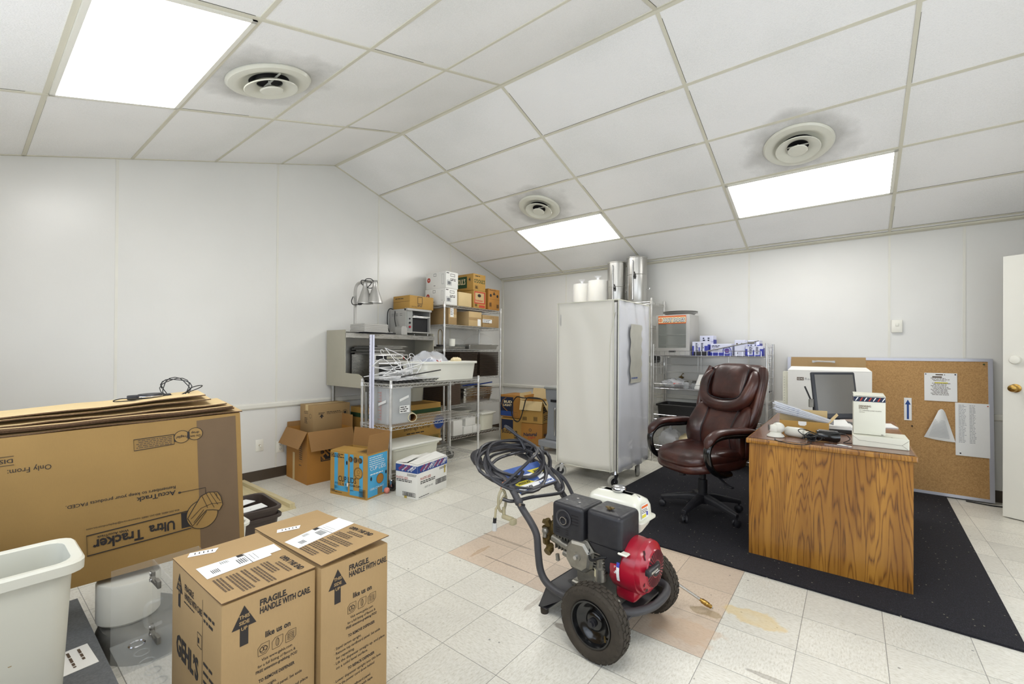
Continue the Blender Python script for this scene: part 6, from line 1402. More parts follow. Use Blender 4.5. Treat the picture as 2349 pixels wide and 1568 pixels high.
# desk clutter
e = thing('straw_carton', 'tall white drinking straw carton standing on the long white carton', 'box', (4.575, -2.325, DZ+.062), radians(2)); w, d, h = .145, .10, .225
m = MB('creamcard'); m.rbox(0, w, 0, d, 0, h, .004, 2); F = m.face((0, 0, 0), (1, 0, 0), (0, 0, 1)); FX2 = m.face((0, d, 0), (0, -1, 0), (0, 0, 1))
for FF, ww in ((F, w), (FX2, d)):
    m.use('inknavy'); m.rect(FF, 0.001, ww-.001, h-.034, h-.006, 1.5); m.use('white')
    for k in range(int(ww/.02)): m.use('inkred' if k % 2 else 'white'); x = .008+.02*k; m.poly([FF(x, h-.030, 3), FF(x+.004+.003*(k % 2), h-.030, 3), FF(x+.016, h-.010, 3), FF(x+.010, h-.010, 3)])
m.use('inkbrown'); m.text('DRINKING', F(.025, h-.065, 2), (1, 0, 0), (0, 0, 1), .010, w=.055, bold=.02); m.text('STRAWS', F(.025, h-.077, 2), (1, 0, 0), (0, 0, 1), .010, w=.042, bold=.02); m.use('inkfaint'); m.text('7¾" WRAPPED JUMBO PLASTIC', F(.027, h-.088, 2), (1, 0, 0), (0, 0, 1), .005, w=.10); m.text('500 PACK', F(.027, h-.098, 2), (1, 0, 0), (0, 0, 1), .005, w=.025); m.rect(F, w-.02, w-.01, .004, .007); m.obj('carton', e)
m = MB('creamcard'); m.prism([(.001, .0, h), (w, .0, h-.004), (w-.004, d, h+.010), (.0, d, h+.012)], (0, 0, .003)); m.use('dark'); m.box(.01, w-.005, -.0002, .01, h-.003, h-.001); m.obj('top_flap', e, smooth=False)
e = thing('long_carton', 'low white carton lying under the drinking straw carton', 'box', (4.572, -2.37, DZ), radians(1)); w, d, h = .245, .20, .060
m = MB('creamcard'); m.rbox(0, w, 0, d, 0, h, .003, 1); F = m.face((0, 0, 0), (1, 0, 0), (0, 0, 1)); m.use('inkfaint'); m.tube([F(.0, h-.002), F(.03, h*.55), F(.215, h*.42), F(w, h-.006)], .0006, n=4); m.tube([F(.215, h*.42), F(w-.004, .004)], .0006, n=4); m.use('glovewhite'); m.use('inkfaint'); FT = m.face((0, 0, h), (1, 0, 0), (0, 1, 0)); m.rect(FT, .17, .178, .03, .036); m.obj('carton', e)
e = thing('open_carton', 'open brown shallow box holding wrapped straws on the desk', 'box', (4.185, -2.17, DZ), radians(6)); w, d, h = .27, .14, .085; t = .002
m = MB('cardgold'); m.box(0, w, 0, t, 0, h); m.box(0, t, t, d, 0, h*.9); m.use('whitecard'); m.box(w-t, w, t, d, 0, h*.9); m.box(t, w-t, t, d, 0, t); m.use('cardpale'); m.box(0, w, d-t, d, 0, h*1.75); m.prism([(w, 0, h*.9), (w, d*.9, h*.9), (w+.05, d, h*1.6), (w+.05, d*.2, h*1.6)], (0, 0, .002)); m.use('paper'); m.poly([(.105, -.0006, h), (.105, -.0006, h-.02), (.115, -.0006, h-.028), (.14, -.0006, h-.028), (.15, -.0006, h-.02), (.15, -.0006, h)]); m.obj('carton', e, smooth=False)
e = thing('straw_bundle', 'clear wrapped bundle of straws sticking out of the open box', 'straws', (4.205, -2.08, DZ+.055))
m = MB('bundlefilm')
A_, B_ = Vector((-.05, -.0, .105)), Vector((.27, .02, .025))
rn = random.Random(8)
for k in range(60):
    a = rn.uniform(0, 6.28); r = .046*sqrt(rn.random()); o = Vector((0, r*cos(a), r*sin(a)*.75)); m.cyl(A_+o*1.15+Vector((rn.uniform(-.02, .04), 0, 0)), B_+o*.35, .004, n=5)
m.use('inkblue')
for k in range(12): p = A_.lerp(B_, .22+.08*(k % 3))+Vector((0, -.04+.003*(k % 4), .02-.012*(k//3))); m.cyl(p, p+Vector((.014, 0, .006)), .001, n=4)
m.obj('straws', e)
m = MB('acrylic'); m.loft([[A_.lerp(B_, f)+Vector((0, r*cos(2*pi*k/14), r*.8*sin(2*pi*k/14))) for k in range(14)] for f, r in ((-.05, .045), (.05, .058), (.35, .052), (.7, .034), (1.0, .018))]); m.obj('wrapper', e, ang=20)
# dome security camera and bullet cameras
e = thing('dome_camera', 'round beige dome security camera at the left edge of the desk', 'security camera', (4.185, -2.36, DZ)); m = MB('camwhite')
m.lathe([(.001, 0), (.046, 0), (.050, .004), (.046, .012), (.034, .022), (.028, .03)], n=30, cap=True); m.sphere((.012, .02, .055), .037, 20, (1, 1, .95)); m.rbox(-.034, .012, -.02, .02, .025, .075, .014, 3); m.obj('housing', e)
m = MB('screen'); m.lathe([(.018, 0), (.02, .006), (.001, .008)], o=(-.034, -.0, .055), ax=(-1, -.3, 0), n=18, cap=True); m.obj('lens', e)
e = thing('bullet_camera', 'white cylindrical security camera beside the dome camera', 'security camera', (4.29, -2.30, DZ+.032), (0, 0, radians(-18))); m = MB('camwhite'); m.lathe([(.001, -.06), (.024, -.06), (.03, -.05), (.031, .03), (.027, .045), (.015, .05), (.015, .075), (.001, .075)], ax=(1, 0, 0), n=28, cap=True); m.rbox(.06, .10, -.014, .014, -.028, -.01, .004, 2); m.obj('housing', e)
e = thing('bullet_camera', 'black and silver bullet security camera tangled in wires', 'security camera', (4.45, -2.35, DZ+.034), (0, radians(3), radians(12))); m = MB('glossblack'); m.lathe([(.001, -.055), (.028, -.055), (.032, -.048), (.032, .05), (.026, .062), (.001, .064)], ax=(1, 0, 0), n=28, cap=True); m.use('chrome'); m.lathe([(.0335, .0), (.0335, .04)], ax=(1, 0, 0), n=24) if 0 else m.box(-.045, .05, -.012, .012, .030, .036); m.obj('housing', e)
m = MB('blackplastic'); m.rbox(-.10, -.055, -.03, .012, -.033, .0, .008, 2); m.lathe([(.018, -.008), (.024, 0), (.018, .008)], o=(-.085, -.032, -.012), ax=(0, 1, 0), n=18); m.obj('bracket', e)
e = thing('wire_tangle', 'tangle of thin black camera wires hanging over the desk edge', 'wires', (4.2, -2.42, DZ+.006)); m = MB('cable'); 
m.tube(smooth_path([(-.01, -.03, .0), (.01, -.09, -.005), (.08, -.105, -.012), (.15, -.1, -.01), (.18, -.05, .0), (.15, -.0, .02), (.11, .02, .05), (.13, .01, .065), (.18, -.01, .055), (.23, -.03, .03), (.2, -.05, .01), (.14, -.03, .015), (.17, .03, .05), (.24, .02, .02)], 7), .0028, n=5)
m.tube(smooth_path([(.28, .03, .055), (.33, .08, .05), (.36, .09, .02), (.33, .06, .0), (.37, .07, .0)], 6), .0025, n=5)
for k in range(9): q = k/9*6.28; m.tube(smooth_path([(.16+.03*cos(q), .0+.03*sin(q), .004+.003*k), (.18+.04*cos(q+1.5), .0+.02*sin(q+1.5), .02+.002*k), (.15+.03*cos(q+3), .0+.03*sin(q+3), .006+.003*k)], 4), .0025, n=5)
m.obj('wire_coils', e)
tag(MB('chrome').rbox(4.44, 4.56, -2.455, -2.44, DZ, DZ+.004, .0015, 1).use('paper').prism([(4.50, -2.42, DZ+.0005), (4.56, -2.46, DZ+.0005), (4.57, -2.44, DZ+.0005), (4.52, -2.40, DZ+.0005)], (0, 0, .003)).obj('mounting_plate', smooth=False), 'thin metal strip and sticker at the front edge of the desk', 'metal strip')
tag(MB('busblack').rbox(4.135, 4.21, -2.12, -1.96, DZ, DZ+.042, .006).obj('black_case'), 'small black case behind the dome camera', 'case')
# monitor, router, papers
e = thing('computer_monitor', 'dark grey flat screen monitor tilted back on the desk', 'monitor', (4.485, -1.62, DZ+.01), (0, 0, radians(40)))
m = MB('monitor'); m.rbox(-.165, .165, -.012, .012, 0, .345, .011, 3); m.rbox(-.13, .13, .005, .045, .03, .30, .015, 3); Rr = Matrix.Translation((0, .0, .045)) @ Matrix.Rotation(radians(-9), 4, 'X')
m.v = [Rr @ v for v in m.v]; m.obj('casing', e)
m = MB('screen'); m.box(-.145, .145, -.0135, -.0125, .04, .325); m.v = [Rr @ v for v in m.v]; m.obj('screen', e, smooth=False)
m = MB('monitor'); m.rbox(-.14, .14, -.10, .12, 0, .018, .008, 2); m.rbox(-.04, .04, .02, .05, .015, .16, .008, 2); m.obj('stand', e)
m = MB('dusty'); m.rbox(-.20, -.168, .01, .025, .13, .19, .003, 1); m.obj('side_button_bar', e)
e = thing('wireless_router', 'black upright router with one antenna left of the monitor', 'router', (4.325, -1.43, DZ), radians(-25)); m = MB('blackplastic'); m.loft([[(x, y, z) for x, y in ((0, 0), (.035, 0), (.035, .20), (0, .20))] for z in (0, .19)]+[[(x, y, .215) for x, y in ((.004, .03), (.03, .03), (.03, .17), (.004, .17))]]); m.use('dusty')
for k in range(5): m.box(-.001, .0, .02, .05, .03+.03*k, .04+.03*k)
m.obj('body', e, smooth=False, bevel=.003); m = MB('blackplastic'); m.tube([(-.006, .01, .12), (-.012, .01, .15), (-.065, .01, .27)], .006, n=8); m.obj('antenna', e)
m = MB('cable'); m.tube(smooth_path([(0, .02, .06), (-.06, .0, .05), (-.1, -.02, .02), (-.12, -.04, .003)], 5), .003, n=5); m.obj('cord', e)
e = thing('paper_tray', 'black letter tray with papers in front of the monitor', 'papers', (4.37, -1.98, DZ), radians(8)); m = MB('busblack'); m.rbox(0, .24, 0, .2, 0, .025, .005, 1); m.obj('tray', e); m = MB('paper'); m.box(-.01, .22, .01, .22, .026, .045); m.prism([(.02, -.0, .046), (.2, .03, .046), (.19, .2, .07), (.02, .2, .055)], (0, 0, .002)); m.obj('paper_sheets', e, smooth=False)
tag(MB('paper').prism([(4.70, -1.50, DZ+.0005), (4.83, -1.44, DZ+.0005), (4.80, -1.22, DZ+.0005), (4.66, -1.3, DZ+.0005)], (0, 0, .006)).obj('paper_sheet', smooth=False), 'loose white papers behind the straw carton on the desk', 'papers')
tag(MB('whitecard').rbox(4.20, 4.36, -1.90, -1.72, DZ, DZ+.10, .004, 1).obj('small_carton'), 'small cream carton between the open box and the router', 'box')
e = thing('pen', 'dark red pen lying before the letter tray', 'pen', (4.43, -2.04, DZ+.006), radians(10)); m = MB('red'); m.cyl((0, 0, 0), (.06, 0, 0), .005, n=8); m.use('dark').cyl((.06, 0, 0), (.11, 0, 0), .0045, n=8); m.obj('barrel', e)
# ================================================================ leather office chair
def superel(c, R, ev=.7, eh=.5, nv=14, nh=28):
    def sp(a, e): return (abs(a)**e)*(1 if a >= 0 else -1)
    rings = []
    for i in range(1, nv):
        ph = -pi/2+pi*i/nv; cz = sp(sin(ph), ev); cr = abs(cos(ph))**ev
        rings.append([Vector((c[0]+R[0]*cr*sp(cos(2*pi*j/nh), eh), c[1]+R[1]*cr*sp(sin(2*pi*j/nh), eh), c[2]+R[2]*cz)) for j in range(nh)])
    return rings
def cushion(m, c, R, ev=.7, eh=.5, f=None, nv=14, nh=28):
    rg = superel(c, R, ev, eh, nv, nh)
    if f: rg = [[f(p) for p in r] for r in rg]
    m.loft(rg); return m
ch = thing('office_chair', 'brown leather executive office chair on a black five star base', 'office chair', (3.64, -1.94, .0115), radians(-30.8))
# star base
m = MB('blackplastic'); m.lathe([(.001, .085), (.045, .085), (.05, .10), (.045, .15), (.032, .165), (.001, .165)], n=24, cap=True); m.obj('hub', ch)
for k in range(5):
    a = radians(188+72*k+30.8); d = Vector((cos(a), sin(a), 0)); n_ = Vector((-sin(a), cos(a), 0)); rg = []
    for t, z, w, h in ((.02, .125, .034, .03), (.10, .122, .030, .026), (.20, .105, .024, .02), (.28, .088, .020, .016), (.315, .082, .018, .013)):
        c = d*t+V(0, 0, z); rg.append([c+n_*x+V(0, 0, y) for x, y in ((-w, -h), (w, -h), (w, h*.4), (w*.6, h), (-w*.6, h), (-w, h*.4))])
    m = MB('blackplastic'); m.loft(rg); leg = m.obj('base_leg', ch, ang=50, bevel=.003)
    c = d*.305; m = MB('blackplastic'); m.cyl(c+V(0, 0, .05), c+V(0, 0, .08), .009, n=10)
    q = Matrix.Rotation(.7*k, 3, 'Z') @ n_
    for s in (-1, 1): m.lathe([(.001, -.008), (.022, -.008), (.027, -.003), (.027, .006), (.018, .012), (.001, .013)], o=c+V(0, 0, .0275)+q*(s*.013), ax=q*s, n=20, cap=True)
    m.cyl(c+V(0, 0, .03)-q*.014, c+V(0, 0, .03)+q*.014, .014, n=12); m.rbox(c.x-.014, c.x+.014, c.y-.014, c.y+.014, .035, .056, .006, 2); m.obj('caster', leg)
m = MB('blackplastic'); m.cyl((0, 0, .16), (0, 0, .27), .034, n=20); m.cyl((0, 0, .27), (0, 0, .36), .024, n=18); m.obj('gas_column', ch)
m = MB('blackplastic'); m.rbox(-.11, .11, -.14, .16, .345, .385, .012, 2); m.cyl((-.0, -.16, .325), (-.0, -.105, .335), .034, n=18) if 0 else m.cyl((-.06, -.15, .30), (-.06, -.15, .36), .026, n=18); m.tube(smooth_path([(.08, -.02, .355), (.16, -.03, .345), (.22, -.04, .325), (.30, -.05, .30)], 4), .008, n=8, rs=None); m.rbox(.26, .33, -.065, -.035, .290, .305, .005, 2)
m.obj('tilt_mechanism', ch)
# seat
def fseat(p):
    q = p.copy(); y = q.y
    q.z += -.035*max(0, (-y-.12)/.2)**2*(1 if q.z < .5 else .8) + .02*max(0, (y-.05)/.2)
    q.x *= 1-.10*max(0, (-y-.1)/.2)**2
    return q
m = MB('leather'); cushion(m, (0, -.03, .425), (.275, .285, .055), .6, .55, fseat); m.obj('seat_base', ch, ang=80)
m = MB('leather'); cushion(m, (0, -.045, .475), (.262, .275, .068), .75, .55, lambda p: fseat(p)-Vector((0, 0, .03*math.exp(-((p.x/.13)**2+((p.y-.02)/.16)**2)) if p.z > .48 else 0)), 16, 36); m.obj('seat_cushion', ch, ang=80)
m = MB('leather')
for s in (-1, 1): cushion(m, (s*.215, .06, .505), (.045, .17, .035), .8, .8)
m.obj('seat_bolster', ch, ang=80)
# backrest: built upright then leaned back
BK = Matrix.Translation((0, .215, .44)) @ Matrix.Rotation(radians(-13), 4, 'X')
def fback(p):
    q = p.copy(); q.y -= .9*q.x*q.x*(1-.3*q.z); q.y += .10*max(0, q.z-.42)**1.3; q.y -= .05*math.exp(-((q.z-.17)/.12)**2)
    return BK @ q
def bpart(name, items, nv=16, nh=34):
    m = MB('leather')
    for c, R, ev, eh in items:
        rg = superel((0, 0, 0), (R[0], R[2], R[1]), ev, eh, nv, nh); m.loft([[fback(Vector((c[0]+p.x, c[1]+p.z, c[2]+p.y))) for p in r] for r in rg])
    return m.obj(name, ch, ang=80)
bpart('back_shell', [((0, .03, .37), (.285, .062, .395), .6, .38)])
bpart('back_cushion', [((0, -.035, .20), (.165, .05, .235), .8, .55)])
bpart('headrest', [((0, -.05, .60), (.165, .062, .155), .75, .45)])
bpart('side_wing', [((-.205, -.03, .20), (.075, .055, .215), .85, .75)]); bpart('side_wing', [((.205, -.03, .20), (.075, .055, .215), .85, .75)])
m = MB('leather'); pth = smooth_path([(-.20, -.03, .675), (-.225, -.045, .62), (-.225, -.055, .55), (-.19, -.07, .45), (-.11, -.08, .405), (0, -.082, .395), (.11, -.08, .405), (.19, -.07, .45), (.225, -.055, .55), (.225, -.045, .62), (.20, -.03, .675)], 5)
n_ = len(pth); m.tube([fback(p) for p in pth], .045, n=14, rs=[.03+.02*sin(pi*min(1, (i+1)/(n_)*1.0))**.4 for i in range(n_)]); m.obj('headrest_bolster', ch, ang=80)
m = MB('leather')
for s in (-1, 1): m.tube([fback(Vector(p)) for p in smooth_path([(s*.245, -.01, .72), (s*.275, -.005, .6), (s*.275, -.005, .4), (s*.245, -.01, .22), (s*.20, -.02, .05)], 5)], .026, n=10)
m.obj('edge_roll', ch, ang=80)
m = MB('blackplastic')
for s in (-1, 1): m.tube([fback(Vector(p)) for p in smooth_path([(s*.168, -.078, .70), (s*.172, -.09, .58), (s*.145, -.105, .47), (0, -.115, .44)], 5)], .0035, n=5)
for s in (-1, 1): m.tube([fback(Vector(p)) for p in smooth_path([(s*.15, -.07, .40), (s*.14, -.078, .25), (s*.15, -.06, .05)], 5)], .003, n=5)
m.obj('seam', ch)
# arms
for s in (-1, 1):
    x = s*.305
    path = smooth_path([(x-s*.01, .27, .60), (x, .20, .655), (x, .05, .662), (x, -.10, .665), (x, -.20, .645), (x, -.258, .59), (x, -.262, .52), (x, -.225, .44), (x-s*.01, -.13, .385), (x-s*.05, .0, .375)], 5)
    rg = []
    for i, p in enumerate(path):
        a = path[max(0, i-1)]; b = path[min(len(path)-1, i+1)]; t = (b-a).normalized(); up = Vector((1, 0, 0)).cross(t).normalized(); w, h = .031, .021
        rg.append([p+Vector((w*cos(q), 0, 0))+up*(h*sin(q)) for q in [2*pi*j/12+pi/12 for j in range(12)]])
    m = MB('glossblack'); m.loft(rg); arm = m.obj('arm', ch, ang=60)
    pp = smooth_path([(x, .21, .684), (x, .08, .695), (x, -.08, .697), (x, -.17, .687), (x, -.238, .65), (x, -.276, .59)], 5); rg = []
    for i, p in enumerate(pp):
        a = pp[max(0, i-1)]; b = pp[min(len(pp)-1, i+1)]; t = (b-a).normalized(); up = Vector((1, 0, 0)).cross(t).normalized(); e_ = min(1, .25+sin(pi*(i+.5)/len(pp))*1.6); w, h = .041*e_, .026*e_
        rg.append([p+Vector((w*cos(q), 0, 0))+up*(h*sin(q)) for q in [2*pi*j/14 for j in range(14)]])
    m = MB('leather'); m.loft(rg); m.obj('arm_pad', arm, ang=80)
# ================================================================ pressure washer
pw = thing('pressure_washer', 'gas pressure washer with a red engine, white tank and coiled black hose on its handle', 'pressure washer', (3.60, -3.67, 0), radians(-5))
def wheel(name_v, v):
    c = Vector((0, 0, 0)); m = MB('rubber'); K = Matrix.Translation((.150, v, .153)) @ Matrix.Scale(.952, 4)
    s = -1 if v < 0 else 1
    prof = [(.098, -.028), (.108, -.036), (.130, -.042), (.146, -.038), (.1545, -.030), (.157, -.015), (.1575, 0), (.157, .015), (.1545, .030), (.146, .038), (.130, .042), (.108, .036), (.098, .028)]
    m.lathe(prof, o=c, ax=(0, 1, 0), n=56)
    N_ = 30
    for k in range(N_):
        a = 2*pi*k/N_
        for (y0, y1, da, off, rr) in ((-.010, .010, .075, 0, .1615), (-.026, -.013, .075, .5, .161), (.013, .026, .075, .5, .161), (-.040, -.028, .06, 0, .156), (.028, .040, .06, 0, .156)):
            aa = a+off*2*pi/N_; r0 = rr-.010; vs = []
            for rad in (r0, rr if abs(y0)+abs(y1) < .06 else rr):
                for yy in (y0, y1):
                    for q in (aa-da, aa+da):
                        rad2 = rad-(.010 if abs(yy) > .035 else 0); vs.append(c+Vector((rad2*cos(q), yy, rad2*sin(q))))
            m.add(vs, [(0, 1, 3, 2), (4, 6, 7, 5), (0, 4, 5, 1), (2, 3, 7, 6), (0, 2, 6, 4), (1, 5, 7, 3)])
    m.v = [K @ q for q in m.v]; t = m.obj('tyre', pw, ang=40)
    m = MB('glossblack'); f = s
    m.lathe([(.100, f*.030), (.098, f*.035), (.092, f*.034), (.088, f*.024), (.084, f*.012), (.070, f*.006), (.062, -f*.004), (.045, -f*.008), (.042, f*.0), (.036, f*.006), (.024, f*.008), (.001, f*.008)], o=c, ax=(0, 1, 0), n=48, cap=False)
    m.lathe([(.100, -f*.030), (.06, -f*.010), (.001, -f*.010)], o=c, ax=(0, 1, 0), n=32)
    m.v = [K @ q for q in m.v]; r_ = m.obj('rim', pw, ang=40)
    m = MB('blackplastic'); m.cyl(c+V(0, f*.006, 0), c+V(0, f*.024, 0), .019, n=20); m.cyl(c+V(0, f*.024, 0), c+V(0, f*.034, 0), .013, n=6); m.v = [K @ q for q in m.v]; m.obj('hub_nut', r_)
    m = MB('brassdirty'); m.cyl(c+Vector((.055, f*.004, -.04)), c+Vector((.072, f*.028, -.044)), .004, n=8); m.v = [K @ q for q in m.v]; m.obj('valve_stem', r_)
wheel('near', -.270); wheel('far', .213)
# frame
m = MB('powder'); R_ = .0175
m.tube(smooth_path([(-.03, -.195, .155), (.10, -.195, .160), (.185, -.175, .165), (.25, -.12, .168), (.288, -.04, .17), (.300, .03, .175), (.298, .10, .183), (.275, .145, .19), (.22, .152, .19), (.05, .142, .165), (-.03, .14, .155)], 6), R_, n=14)
m.obj('front_bumper', pw)
def side_tube(v, nm):
    m = MB('powder'); m.tube(smooth_path([(.13, v, .15), (.0, v, .150), (-.10, v, .155), (-.165, v, .175), (-.20, v, .22), (-.215, v, .30), (-.225, v, .38), (-.26, v, .43), (-.32, v, .487), (-.37, v, .545)], 6), R_, n=14); m.obj('lower_tube', pw)
    m = MB('powder'); m.tube(smooth_path([(-.355, v, .526), (-.40, v, .575), (-.44, v, .605), (-.52, v, .628), (-.64, v, .652), (-.695, v*.96, .672), (-.715, v*.8, .685)], 6), R_*.92, n=14); m.obj('handle_tube', pw)
    m = MB('powder'); m.lathe([(R_+.002, -.012), (R_+.004, -.008), (R_+.004, .008), (R_+.002, .012)], o=(-.345, v, .515), ax=(-.62, 0, .78), n=16); m.obj('tube_joint', pw)
side_tube(-.195, 'near'); side_tube(.14, 'far')
m = MB('gripfoam'); m.tube(smooth_path([(-.66, -.192, .658), (-.705, -.175, .68), (-.722, -.13, .69), (-.728, -.03, .692), (-.722, .08, .69), (-.705, .125, .68), (-.66, .139, .658)], 6), .0215, n=14); m.obj('foam_grip', pw)
m = MB('chrome'); m.cyl((-.318, -.195, .50), (-.30, -.22, .515), .005, n=8); m.cyl((-.30, -.235, .52), (-.30, -.205, .51), .009, n=6); m.obj('spring_button', pw)
m = MB('blackplastic'); m.cyl((-.28, .14, .455), (-.27, .10, .475), .012, n=12)
for k in range(3): a = 2*pi*k/3; m.cyl((-.27, .10, .475), (-.27+.03*cos(a), .098, .475+.03*sin(a)), .009, n=8)
m.obj('clamp_knob', pw)
# axle, base plate and feet
m = MB('powder'); m.cyl((.150, -.26, .153), (.150, .20, .153), .010, n=12); m.obj('axle', pw)
m = MB('powder'); m.box(-.17, .25, -.175, .125, .152, .160); m.prism([(-.17, -.176, .16), (-.02, -.176, .155), (-.10, -.176, .10), (-.205, -.176, .03), (-.225, -.176, .03)], (0, .006, 0)); m.prism([(-.17, .119, .16), (-.02, .119, .155), (-.10, .119, .10), (-.205, .119, .03), (-.225, .119, .03)], (0, .006, 0))
m.prism([(-.17, -.176, .16), (-.17, .125, .16), (-.225, .125, .03), (-.225, -.176, .03)], (.005, 0, .002)); m.box(-.226, -.175, -.176, .125, .027, .032)
m.use('dark'); m.poly([(-.09+.026*cos(2*pi*k/18), -.08+.022*sin(2*pi*k/18), .1606) for k in range(18)]); m.poly([(-.09+.026*cos(2*pi*k/18), .07+.022*sin(2*pi*k/18), .1606) for k in range(18)]); m.use('paper'); m.poly([(-.04, -.165, .1608), (.03, -.165, .1608), (.03, -.12, .1608), (-.04, -.12, .1608)])
m.obj('base_plate', pw, smooth=False)
for v in (-.16, .105):
    m = MB('rubber'); m.cyl((-.20, v, 0), (-.20, v, .027), .019, .021, n=18); m.obj('rubber_foot', pw)
# engine
m = MB('castalu'); m.rbox(-.06, .16, -.10, .13, .175, .36, .02, 2); m.rbox(-.08, .18, -.11, .14, .16, .185, .006, 1)
for k in range(7): m.box(-.04, .12, -.135, -.09, .28+.014*k, .285+.014*k)
m.rbox(-.05, .13, -.04, .10, .34, .40, .01, 2); m.obj('crankcase', pw)
m = MB('castalu'); cv = Vector((-.010, -.137, .335))
hexa = [(-.062, .028), (-.035, .062), (.035, .066), (.066, .03), (.060, -.04), (.03, -.066), (-.035, -.062), (-.062, -.03)]
def hx(s, y): return [Vector((cv.x+a*s*1.06, cv.y+y, cv.z+b*s*1.06)) for a, b in hexa]
m.loft([hx(1.06, .03), hx(1.06, .0), hx(1.0, -.006), hx(.96, -.02), hx(.80, -.028), hx(.3, -.029)]); m.cyl(cv+V(0, -.028, 0), cv+V(0, -.034, 0), .020, n=20); m.use('chrome').cyl(cv+V(0, -.034, 0), cv+V(0, -.046, 0), .010, n=6)
m.use('dusty'); m.text('OHV', cv+V(0, -.0235, .046), (1, 0, 0), (0, -.35, 1), .009, 'C', w=.045, bold=.03); m.obj('valve_cover', pw, ang=25)
m = MB('blackplastic'); x0, x1, y0, y1, z0, z1 = -.168, .012, -.150, .035, .385, .552
m.rbox(x0, x1, y0, y1, z0, z1, .018, 4); F = m.face((x0, y0, z0), (1, 0, 0), (0, 0, 1)); 
m.use('powder'); c = F(.072, .098, 1); m.lathe([(.040, 0), (.044, -.0035), (.040, -.005), (.036, -.0035), (.034, 0)], o=c, ax=(0, 1, 0), n=30); m.use('dark'); m.disc(F, .078, .093, .019, 2); m.use('chrome'); m.lathe([(.017, 0), (.021, -.004), (.019, -.012), (.016, -.012), (.015, 0)], o=F(.076, .092, 2), ax=(0, 1, 0), n=24)
m.use('dark')
for k in range(4): m.rect(F, .115, .155, .082+.014*k, .087+.014*k, 1)
for k in range(3): m.rect(F, .025, .05, .025+.010*k, .029+.010*k, 1); m.rect(F, .085, .10, .025+.010*k, .029+.010*k, 1)
m.use('chrome')
for (a, b) in ((-.12, -.09), (-.09, -.04), (-.05, -.085)): m.cyl((a, b, z1-.001), (a, b, z1+.003), .007, n=8)
m.obj('muffler_cover', pw, ang=45)
m = MB('blackplastic'); x0, x1, y0, y1, z0, z1 = .026, .205, -.148, .03, .405, .562
m.rbox(x0, x1, y0, y1, z0, z1, .022, 4)
m.loft([[Vector(q) for q in ((xa, ya, z), (xb, ya, z), (xb, yb, z), (xa, yb, z))] for z, xa, xb, ya, yb in ((.415, .045, .204, -.147, .0), (.385, .07, .200, -.144, -.005), (.36, .12, .198, -.142, -.01), (.315, .125, .195, -.142, -.02), (.30, .135, .185, -.135, -.03))]); m.obj('air_cleaner', pw, ang=45)
m = MB('brassdirty'); m.cyl((.115, -.085, .562), (.115, -.085, .574), .005, n=8); m.box(.095, .135, -.092, -.078, .570, .574); m.box(.108, .122, -.1, -.07, .566, .572); m.obj('wing_nut', pw)
m = MB('paper'); F = m.face((.125, -.1425, .315), (1, 0, 0), (0, 0, 1)); m.frame(F, .045, .065, .002, .034, .002, 2); m.rect(F, .05, .06, .006, .016, 3); m.obj('warning_sticker', pw, smooth=False)
m = MB('castalu'); m.cyl((.09, -.12, .30), (.09, -.12, .35), .022, n=14); m.cyl((.09, -.125, .25), (.09, -.125, .305), .026, n=14); m.tube([(.05, -.12, .32), (.08, -.135, .34), (.11, -.13, .33)], .006, n=6); m.use('pvc').cyl((.085, -.13, .268), (.085, -.13, .30), .02, n=14); m.obj('carburetor', pw)
m = MB('cable'); m.tube(smooth_path([(.02, -.09, .40), (.045, -.15, .375), (.06, -.155, .34), (.10, -.15, .36), (.13, -.14, .37)], 5), .006, n=7); m.tube(smooth_path([(.0, -.10, .39), (.02, -.14, .37), (.04, -.15, .33)], 4), .005, n=6); m.obj('fuel_line', pw)
# fuel tank
m = MB('tankwhite'); x0, x1, y0, y1 = -.105, .20, .035, .195
def rr_(i, z, r=.035, dx=0):
    out = []; X0, X1, Y0, Y1 = x0+i, x1-i, y0+i, y1-i
    for cx, cy, a0 in ((X1-r, Y1-r, 0), (X0+r, Y1-r, pi/2), (X0+r, Y0+r, pi), (X1-r, Y0+r, 3*pi/2)):
        for k in range(6): a = a0+pi/2*k/5; out.append((cx+r*cos(a), cy+r*sin(a), z))
    return out
m.loft([rr_(.035, .415), rr_(.012, .455), rr_(.006, .481), rr_(-.010, .482), rr_(-.010, .489), rr_(.004, .491), rr_(.008, .54), rr_(.018, .565), rr_(.04, .580), rr_(.075, .587, .02)]); m.obj('fuel_tank', pw, ang=40)
m = MB('chrome'); m.lathe([(.022, .0), (.030, .004), (.036, .010), (.037, .018), (.033, .025), (.02, .029), (.001, .03)], o=(.05, .11, .586), n=10, cap=True); m.obj('fuel_cap', pw, ang=50)
m = MB('paper'); F = m.face((.1965, .05, .497), (0, 1, 0), (-.07, 0, 1), .002); m.rect(F, .01, .075, .0, .065); m.use('orange'); m.rect(F, .012, .073, .05, .06, 1.5); m.use('yellow'); m.rect(F, .012, .05, .006, .02, 1.5); m.use('gloveblue'); m.rect(F, .055, .07, .01, .028, 1.5); m.use('inkfaint'); m.lines(F, .012, .07, .044, 3, .007, .003, 3, 1.5); m.obj('tank_label', pw, smooth=False)
